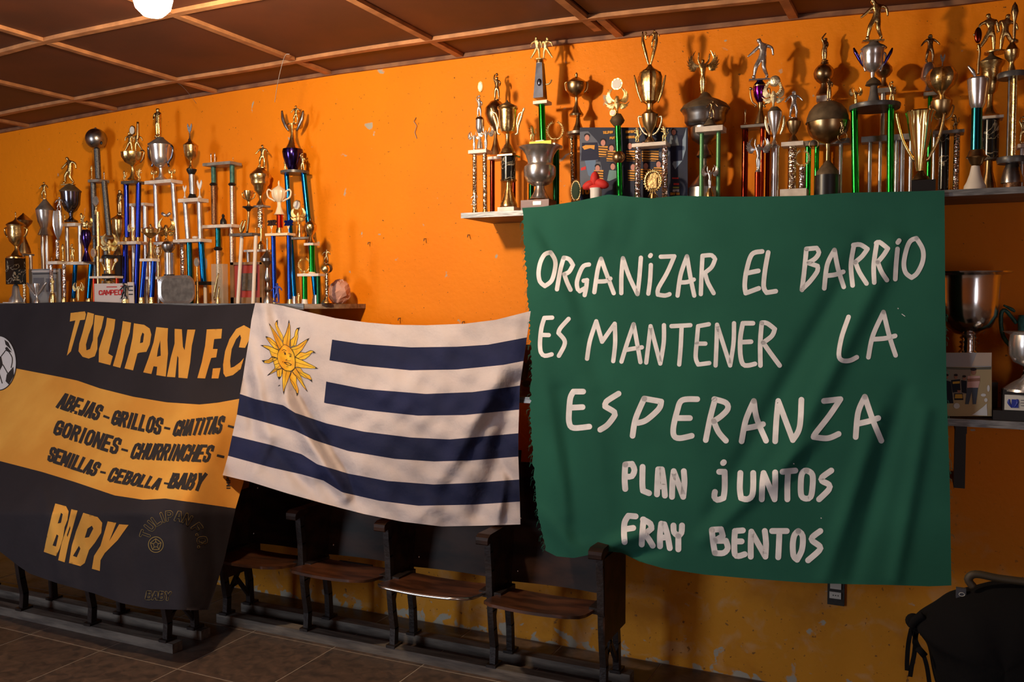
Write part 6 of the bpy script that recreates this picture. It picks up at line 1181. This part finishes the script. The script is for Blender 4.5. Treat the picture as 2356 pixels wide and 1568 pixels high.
word(psf, mb, 'SEPTIE', [FP(*p) for p in ((1790, 1225), (1900, 1222), (1900, 1255), (1790, 1258))], .6); mb.obj('printed_lettering', 'print_white', ps)
FH = lambda x, y: (2056+x/2.613, 560+y/2.613)
ph = empty('team_photo', onY(2225, 950, 3.385), 'faded team photo print with a standing man in a pink shirt, lower shelf', 'photo print'); ph.location.z = SHLOW
peo = [(375, 800), (425, 808), (393, 885), (320, 800)]
printed(ph, 3.372, (*FH(240, 655), *FH(590, 1037)), pc((.5, .36, .18)), [
 ('printed_sky', (.42, .38, .36), 1, [('p', [(240, 656), (590, 656), (588, 742), (240, 740)])]), ('printed_sky', (.62, .46, .33), 2, [('p', [(500, 657), (588, 657), (587, 735), (470, 735)])]), ('printed_field', (.3, .24, .18), 1, [('p', [(240, 740), (470, 745), (440, 900), (240, 960)])]), ('printed_trees', (.14, .13, .09), 2, [('p', [(240, 738), (470, 746), (588, 740), (586, 756), (400, 758), (240, 752)])]),
 ('printed_clothes', (.02, .02, .03), 3, [('p', [(345, 820), (400, 815), (402, 890), (355, 895)]), ('p', [(405, 820), (440, 825), (438, 900), (410, 895)]), ('p', [(365, 900), (415, 900), (420, 940), (365, 940)]), ('p', [(312, 820), (345, 830), (360, 960), (312, 960)])]),
 ('printed_clothes', (.7, .4, .33), 3, [('p', [(445, 795), (520, 795), (518, 830), (508, 868), (442, 868)])]), ('printed_clothes', (.08, .09, .11), 3, [('p', [(442, 866), (508, 866), (495, 965), (475, 965), (470, 890), (452, 965), (430, 965)])]), ('printed_clothes', (.65, .35, .05), 4, [('p', [(370, 905), (412, 905), (415, 930), (368, 930)]), ('p', [(355, 830), (398, 826), (398, 840), (355, 843)])]),
 ('printed_face', (.36, .16, .1), 5, [('e', x, y, 10, 14) for x, y in peo]+[('e', 480, 772, 14, 18), ('p', [(443, 812), (518, 808), (518, 826), (446, 830)])]), ('printed_hair', (.03, .02, .02), 6, [('e', x, y-10, 11, 7) for x, y in peo]+[('e', 480, 755, 18, 10)]),
 ('printed_ball', (.7, .68, .62), 5, [('e', 379, 975, 19, 17)]), ('worn_patch', (.8, .76, .68), 5, [('p', [(560, 960), (564, 1034), (470, 1030), (500, 1010), (540, 980)]), ('e', 540, 910, 16, 9), ('e', 570, 870, 8, 20), ('e', 555, 940, 10, 12)])], FH)
fp = empty('framed_photo', onY(1212, 900, 3.41), 'framed team photo glimpsed between flag and green banner on lower shelf', 'picture frame'); fp.location.z = SHLOW
printed(fp, 3.41, (1170, 800, 1300, 918), 'frame_wood', [('picture_field', (.2, .1, .07), 1, [('p', [(1176, 812), (1294, 812), (1294, 906), (1176, 906)])]), ('picture_shapes', (.06, .07, .06), 2, [('e', 1205, 862, 10, 22), ('e', 1216, 850, 6, 14), ('e', 1212, 890, 12, 8)])], lambda x, y: (x, y))
for ch in fp.children: ch.location.z += SHLOW-onY(1235, 918, 3.41).z

# lettering on small cards and signs
s = Surf(lambda x, y: CARD.Y-.003, CARD.root); mb = MB(); word(s, mb, 'CAMPEON', [(A[0]+x/A[2], A[1]+y/A[2]) for x, y in ((745, 1432), (940, 1425), (940, 1462), (745, 1462))], 1.2, gap=.3); mb.obj('card_lettering', 'ink_red', CARD.root)
for x, m_ in ((800, 'dark_wood'), (926, 'blue_foil')):
    s = Surf(lambda xx, yy: T2002.Y-.004, T2002.root); mb = MB(); word(s, mb, '2002', [(B[0]+a/B[2], B[1]+b/B[2]) for a, b in ((x-28, 908), (x+28, 903), (x+28, 936), (x-28, 940))], 1.5, gap=.35)
    n0 = len(mb.v); f0 = list(mb.f); mb.v += [(v[0], v[1]+.004, v[2]) for v in mb.v]; mb.f += [tuple(i+n0 for i in f[::-1]) for f in f0]; mb.obj('year_sign', m_, T2002.root)

# ------------------------------------------------------------------ theatre seats on two rails
FX = [-3.03, -2.548, -2.08, -1.592, -1.112]
def prism_box(mb, pts, x0, x1):                         # polygon in yz extruded along x
    n = len(pts); vs = [(x0, y, z) for y, z in pts]+[(x1, y, z) for y, z in pts]
    V, E2, Fc, *_ = delaunay_2d_cdt([Vector(p) for p in pts], [(i, (i+1) % n) for i in range(n)], [], 1, 1e-6)
    fs = [(j, (j+1) % n, n+(j+1) % n, n+j) for j in range(n)]
    if len(V) == n: fs += [tuple(q) for q in Fc]+[tuple(i+n for i in q[::-1]) for q in Fc]
    else: fs += [tuple(range(n)), tuple(range(2*n-1, n-1, -1))]
    mb.add(vs, fs)
def bend(mb, pts, w_, x0, x1):                          # flat bar following a yz path
    for (a, b) in zip(pts[:-1], pts[1:]):
        d = Vector((b[0]-a[0], b[1]-a[1])).normalized(); n = Vector((-d.y, d.x))*w_/2; e = d*0.003
        prism_box(mb, [(a[0]+n.x-e.x, a[1]+n.y-e.y), (b[0]+n.x+e.x, b[1]+n.y+e.y), (b[0]-n.x+e.x, b[1]-n.y+e.y), (a[0]-n.x-e.x, a[1]-n.y-e.y)], x0, x1)
SEATG = 'linked theatre seats under the flag'
def standard(root, x, end=False):
    o = root.location; hw = .013
    mb = MB(); bend(mb, [(3.235, .048), (3.24, .12), (3.225, .2), (3.215, .28), (3.21, .36)], .03, x-hw, x+hw); mb.box(x-.022, x+.022, 3.205, 3.27, .04, .052); mb.obj('leg', 'cast_iron', root, off=o)
    mb = MB(); bend(mb, [(3.40, .048), (3.395, .16), (3.375, .28), (3.37, .36)], .03, x-hw, x+hw); mb.box(x-.022, x+.022, 3.37, 3.435, .04, .052); mb.obj('leg', 'cast_iron', root, off=o)
    mb = MB(); bend(mb, [(3.225, .24), (3.25, .31), (3.30, .335), (3.345, .31), (3.375, .24)], .02, x-hw*.8, x+hw*.8)
    if end: bend(mb, [(3.24, .12), (3.30, .2), (3.375, .3)], .018, x-.008, x+.008); bend(mb, [(3.30, .2), (3.395, .08)], .018, x-.008, x+.008); bend(mb, [(3.23, .16), (3.30, .17)], .014, x-.008, x+.008)
    mb.obj('arch_brace', 'cast_iron', root, off=o)
    mb = MB(); prism_box(mb, [(3.205, .345), (3.385, .33 if not end else .22), (3.44, .6), (3.2, .585), (3.192, .5), (3.205, .42)], x-.009, x+.009); mb.obj('side_panel', 'dark_wood', root, off=o)
    mb = MB(); bend(mb, [(3.205, .34), (3.2, .45), (3.19, .53), (3.185, .59)], .026, x-.014, x+.014); mb.obj('front_post', 'cast_iron', root, off=o)
    if end: 
        mb = MB(); prism_box(mb, [(3.20, .22), (3.46, .22), (3.46, .56), (3.19, .56)], x+.009, x+.016); mb.obj('outer_panel', 'dark_wood', root, off=o)
    mb = MB(); bend(mb, [(3.37, .34), (3.40, .5), (3.45, .72), (3.47, .9)], .024, x-.014, x+.014); mb.obj('back_post', 'dark_wood', root, off=o)
    mb = MB(); P = []
    for (y, z, hw2, th) in ((3.125, .590, .026, .014), (3.128, .602, .028, .03), (3.15, .612, .028, .034), (3.2, .612, .026, .024), (3.30, .612, .022, .02), (3.42, .618, .020, .02)): P.append([(x-hw2, y, z-th), (x+hw2, y, z-th), (x+hw2, y, z), (x-hw2, y, z)])
    vs = [p for q in P for p in q]; fs = [(0, 1, 2, 3)]+[(i*4+j, i*4+(j+1) % 4, i*4+4+(j+1) % 4, i*4+4+j)[::-1] for i in range(len(P)-1) for j in range(4)]+[tuple(len(vs)-4+j for j in (3, 2, 1, 0))]
    mb.add(vs, fs); mb.obj('armrest', 'dark_wood', root, off=o)
def seat(root, xa, xb, trim=False, zoff=0.0, tilt=0.0, folded=False):
    o = root.location; x0, x1 = xa+.03, xb-.03; nu, nv = 16, 8; top, botv = [], []
    def outline(v):                                     # half width shrink near the front corners
        return 0.0 if v > .3 else .05*(1-math.sqrt(max(0, 1-((.3-v)/.3)**2)))
    vs = []
    for sgn in (0, 1):
        for j in range(nv+1):
            v = j/nv; y = 3.03+v*.29; z = .378+zoff-.028*math.sin(v*math.pi*.55)+tilt*v
            for i in range(nu+1):
                u = i/nu; e = outline(v); x = x0+e+(x1-x0-2*e)*u; vs.append((x, y, z-.012*sgn-.006*math.sin(math.pi*u)) if not folded else (x, 3.31+.012*sgn+.01*v, .36+.29*(1-v)))
    W = nu+1; K = (nv+1)*W; fs = []
    for j in range(nv):
        for i in range(nu): a = j*W+i; fs += [(a, a+1, a+W+1, a+W), (K+a, K+a+W, K+a+W+1, K+a+1)]
    rim = [i for i in range(W)]+[j*W+nu for j in range(1, nv+1)]+[nv*W+i for i in range(nu-1, -1, -1)]+[j*W for j in range(nv-1, 0, -1)]
    for a, b in zip(rim, rim[1:]+rim[:1]): fs.append((b, a, a+K, b+K))
    link('seat', [Vector(v)-o for v in vs], fs, 'seat_wood', root, True, sharp=45)
    if trim:
        edge = [Vector(vs[j*W])-Vector((.002, 0, .006)) for j in range(nv, 0, -1)]+[Vector(vs[i])-Vector((0, .002, .006)) for i in range(W)]+[Vector(vs[j*W+nu])-Vector((-.002, 0, .006)) for j in range(1, nv+1)]
        tag(MB().tube([e-o for e in edge], .0065, 6).obj('edge_trim', 'chrome_trim', root, True), 'bright chrome edge trim')
    for h0 in (xa+.012, xb-.05): MB().box(h0, h0+.038, 3.2, 3.34, .335, .36).obj('seat_hinge', 'cast_iron', root, off=o)
    # curved plywood back
    nu, nv = 12, 6; vs = []
    for sgn in (0, 1):
        for j in range(nv+1):
            v = j/nv; z = .355+v*.5; y = 3.375+v*.075+.012*sgn
            for i in range(nu+1): u = i/nu; vs.append((xa+.012+(xb-xa-.024)*u, y+.02*math.sin(math.pi*u), z))
    W = nu+1; K = (nv+1)*W; fs = []
    for j in range(nv):
        for i in range(nu): a = j*W+i; fs += [(a, a+1, a+W+1, a+W), (K+a, K+a+W, K+a+W+1, K+a+1)]
    rim = [i for i in range(W)]+[j*W+nu for j in range(1, nv+1)]+[nv*W+i for i in range(nu-1, -1, -1)]+[j*W for j in range(nv-1, 0, -1)]
    for a, b in zip(rim, rim[1:]+rim[:1]): fs.append((b, a, a+K, b+K))
    link('backrest', [Vector(v)-o for v in vs], fs, 'dark_wood', root, True, sharp=45)
    for z in (.4, .62):
        for xx in (xa+.04, xb-.04): MB().sphere((xx, 3.378+(z-.355)*.15, z), .006, 5).obj('rivet', 'chrome_trim', root, True, off=o)
bench = empty('theatre_seat_row', (-2.07, 3.32, 0), 'dark wooden row of four linked theatre seats on rails, under the striped flag', 'seats')
for k, x in enumerate(FX): standard(bench, x, k in (0, 4))
for k in range(4): seat(bench, FX[k], FX[k+1], trim=(k == 2), zoff=(.0, .004, .0, -.002)[k])
for y in (3.235, 3.405): MB().box(-3.07, -1.05, y-.028, y+.028, 0, .042).obj('floor_rail', 'rail_wood', bench, off=bench.location)
MB().box(-2.44, -2.26, 3.33, 3.345, .335, .347).obj('loose_rod', 'cast_iron', bench, off=bench.location)
pa = onZ(385, 1470, .045); pb = onZ(213, 1428, .045); pc_ = onZ(65, 1386, .045)
b2 = empty('theatre_seat_row', (-4.2, 3.0, 0), 'second row of theatre seats mostly hidden behind the black and yellow banner', 'seats')
dY = -0.27
def shift_parts(root, n0): pass
tmp = empty('tmp', (0, 0, 0), None, None)
FX2 = [pa.x, pa.x-.475, pa.x-.95, pa.x-1.425, pa.x-1.9]; dy2 = pa.y-3.235
for k, x in enumerate(FX2): standard(b2, x, k == 0)
for k in range(4): seat(b2, FX2[k+1], FX2[k], folded=True)
for y in (3.235, 3.405): MB().box(FX2[-1]-.05, FX2[0]+.06, y-.028, y+.028, 0, .042).obj('floor_rail', 'rail_wood', b2, off=b2.location)
b2.location.y += dy2; bpy.data.objects.remove(tmp)

# ------------------------------------------------------------------ small things on the wall and ceiling
def wall_mark(name, label, px, py, pts, r_):
    o = empty(name, onY(px, py, WALL_Y), label, 'nail' if name == 'nail' else 'wire'); MB().tube([Vector(p) for p in pts], r_, 5).obj('shank', 'wire', o); return o
for px, py, lb in ((852, 557, 'bent nail in the bare orange wall left of centre'), (980, 549, 'nail with a short hook of wire in the middle of the bare wall'), (1080, 540, 'nail in the orange wall just below the high shelf shadow'), (921, 731, 'nail above the middle of the flag edge'), (1068, 739, 'small rusty hook above the right part of flag')):
    wall_mark('nail', lb, px, py, [(0, 0, 0), (0.002, -.02, -.002), (.004, -.026, -.012)], .0025)
wall_mark('loose_wire', 'twisted loop of wire hanging on the bare orange wall', 958, 285, [(0, -.002, .03), (-.008, -.01, .01), (.006, -.008, -.01), (-.006, -.006, -.04), (.004, -.004, -.07)], .0016)
p = onZ(658, 126, 2.665); q = onY(632, 235, p.y-.03)
o = empty('hanging_wire', p, 'thin wire dangling from a ceiling batten near the tallest left trophy', 'wire'); MB().tube(smooth3([Vector((.02, 0, 0)), Vector((-.0, -.01, -.01)), (q-p)*.5+Vector((-.01, 0, 0)), q-p]), .0013, 5).obj('strand', 'wire', o)
p = onZ(385, 184, 2.675); q = onY(452, 238, p.y+.03)
o = empty('hanging_wire', p, 'short curled wire under the ceiling above the left trophies', 'wire'); MB().tube(smooth3([Vector((0, 0, .0)), (q-p)*.5+Vector((0, 0, .03)), q-p]), .001, 5).obj('strand', 'wire', o)
a, b_ = onY(1905, 1325, WALL_Y), onY(1943, 1392, WALL_Y); o = empty('wall_outlet', (a.x, WALL_Y, b_.z), 'damaged electrical socket box in the wall under the green banner', 'outlet')
MB().box(0, b_.x-a.x, -.012, 0, 0, a.z-b_.z+.02).obj('box', 'outlet_dark', o); z1 = onY(1920, 1358, WALL_Y).z-b_.z; w_ = b_.x-a.x
MB().box(.008, w_-.012, -.018, -.012, z1-.026, z1).obj('socket_module', 'outlet_white', o); MB().box(.01, w_-.012, -.018, -.012, z1+.012, z1+.035).obj('socket_module', 'outlet_white', o)
for k in range(3): MB().box(.02+.009*k, .024+.009*k, -.0185, -.0178, z1-.015, z1-.011).obj('socket_hole', 'black', o)

# ------------------------------------------------------------------ chair with a black backpack, bottom right
YB = 2.72
pl = onY(2095, 1450, YB); pr = onY(2480, 1450, YB); seat_z = .44
ch = empty('side_chair', (pl.x+.3, YB+.0, 0), 'dark wooden chair under the black backpack at the right edge', 'chair')
MB().box(-.2, .2, -.18, .18, seat_z-.025, seat_z).obj('seat', 'dark_wood', ch)
for sx in (-1, 1):
    for sy in (-1, 1): MB().tube([(sx*.19, sy*.17, 0), (sx*.175, sy*.155, seat_z-.02)], [.014, .018], 8).obj('leg', 'dark_wood', ch)
bk = empty('backpack', (pl.x+.3, YB, seat_z), 'black backpack with dangling straps slumped on a chair at the right edge', 'backpack')
bc = bk.location
def bagpt(x, y, dy=0): return onY(x, y, YB+dy)-bc
outl = [(2094, 1432), (2112, 1412), (2150, 1385), (2185, 1366), (2230, 1352), (2300, 1338), (2380, 1335), (2460, 1350), (2500, 1400), (2510, 1470), (2500, 1560), (2470, 1640), (2400, 1665), (2280, 1668), (2180, 1660), (2160, 1600), (2146, 1530), (2130, 1480), (2112, 1455)]
cx, cy = 2300, 1500; mb = MB(); n = len(outl); rings = []
zmin = 0.001
for k, (sc, dy) in enumerate(((.0, -.15), (.35, -.145), (.65, -.125), (.88, -.08), (1.0, -.02), (1.0, .04), (.85, .1), (.4, .12), (0, .125))):
    rings.append([bagpt(cx+(x-cx)*sc, cy+(y-cy)*sc, 0)+Vector((0, dy, 0)) for x, y in outl])
vs = [Vector((p.x+.008*math.sin(p.z*60+p.x*30), p.y+.008*math.sin(p.x*55), max(p.z, zmin))) for r_ in rings for p in r_]
mb.add(vs, [(i*n+j, i*n+(j+1) % n, (i+1)*n+(j+1) % n, (i+1)*n+j) for i in range(len(rings)-1) for j in range(n)])
o = mb.obj('bag_body', 'bag_black', bk, True); sm = o.modifiers.new('s', 'SUBSURF'); sm.levels = 1; sm.render_levels = 2
mb = MB(); mb.tube(smooth3([bagpt(2240, 1350, -.03), bagpt(2228, 1332, -.03), bagpt(2245, 1320, -.03), bagpt(2300, 1330, -.03), bagpt(2380, 1340, -.03)]), .011, 8); mb.obj('grab_handle', 'bag_trim', bk, True)
mb = MB(); mb.box(*sorted((bagpt(2199, 1345).x, bagpt(2222, 1345).x)), -.03, -.015, bagpt(2200, 1368).z, bagpt(2200, 1345).z); mb.obj('tag', 'bag_grey', bk)
c = bagpt(2212, 1359); mb = MB().tube([(c.x+.007*math.cos(R(a)), -.031, c.z+.005*math.sin(R(a))) for a in range(0, 361, 30)], .0008, 4, False); mb.obj('tag_ring', 'outlet_white', bk)
mb = MB(); mb.sphere(bagpt(2102, 1428, -.02), .022, 8, (1, .8, 1)); mb.tube(smooth3([bagpt(2098, 1440, -.03), bagpt(2108, 1425, -.04), bagpt(2125, 1415, -.04)]), .012, 6); mb.obj('buckle', 'bag_black', bk, True)
for pts_ in ([(2097, 1445), (2090, 1480), (2087, 1520), (2087, 1542)], [(2108, 1448), (2104, 1500), (2098, 1530), (2094, 1556)], [(2100, 1440), (2108, 1475), (2122, 1500), (2132, 1530), (2138, 1568), (2140, 1590)], [(2112, 1445), (2104, 1478), (2116, 1500)]):
    P = smooth3([bagpt(x, y, -.04) for x, y in pts_]); mb = MB()
    for a, b in zip(P[:-1], P[1:]): mb.add([a+Vector((-.006, 0, 0)), a+Vector((.006, 0, 0)), b+Vector((.006, 0, 0)), b+Vector((-.006, 0, 0)), a+Vector((-.006, .002, 0)), a+Vector((.006, .002, 0)), b+Vector((.006, .002, 0)), b+Vector((-.006, .002, 0))], BF)
    mb.obj('strap', 'bag_black', bk)
MB().tube([bagpt(2112, 1490, -.06), bagpt(2128, 1508, -.06)], .010, 6).obj('strap_buckle', 'bag_black', bk, True)
MB().tube([bagpt(2300, 1448, -.115), bagpt(2356, 1455, -.12), bagpt(2400, 1462, -.12)], .008, 6).obj('piping', 'bag_trim', bk, True)
MB().sphere(bagpt(2310, 1540, -.12), 1, 8, (.05, .02, .035)).obj('front_pocket', 'bag_grey', bk, True)
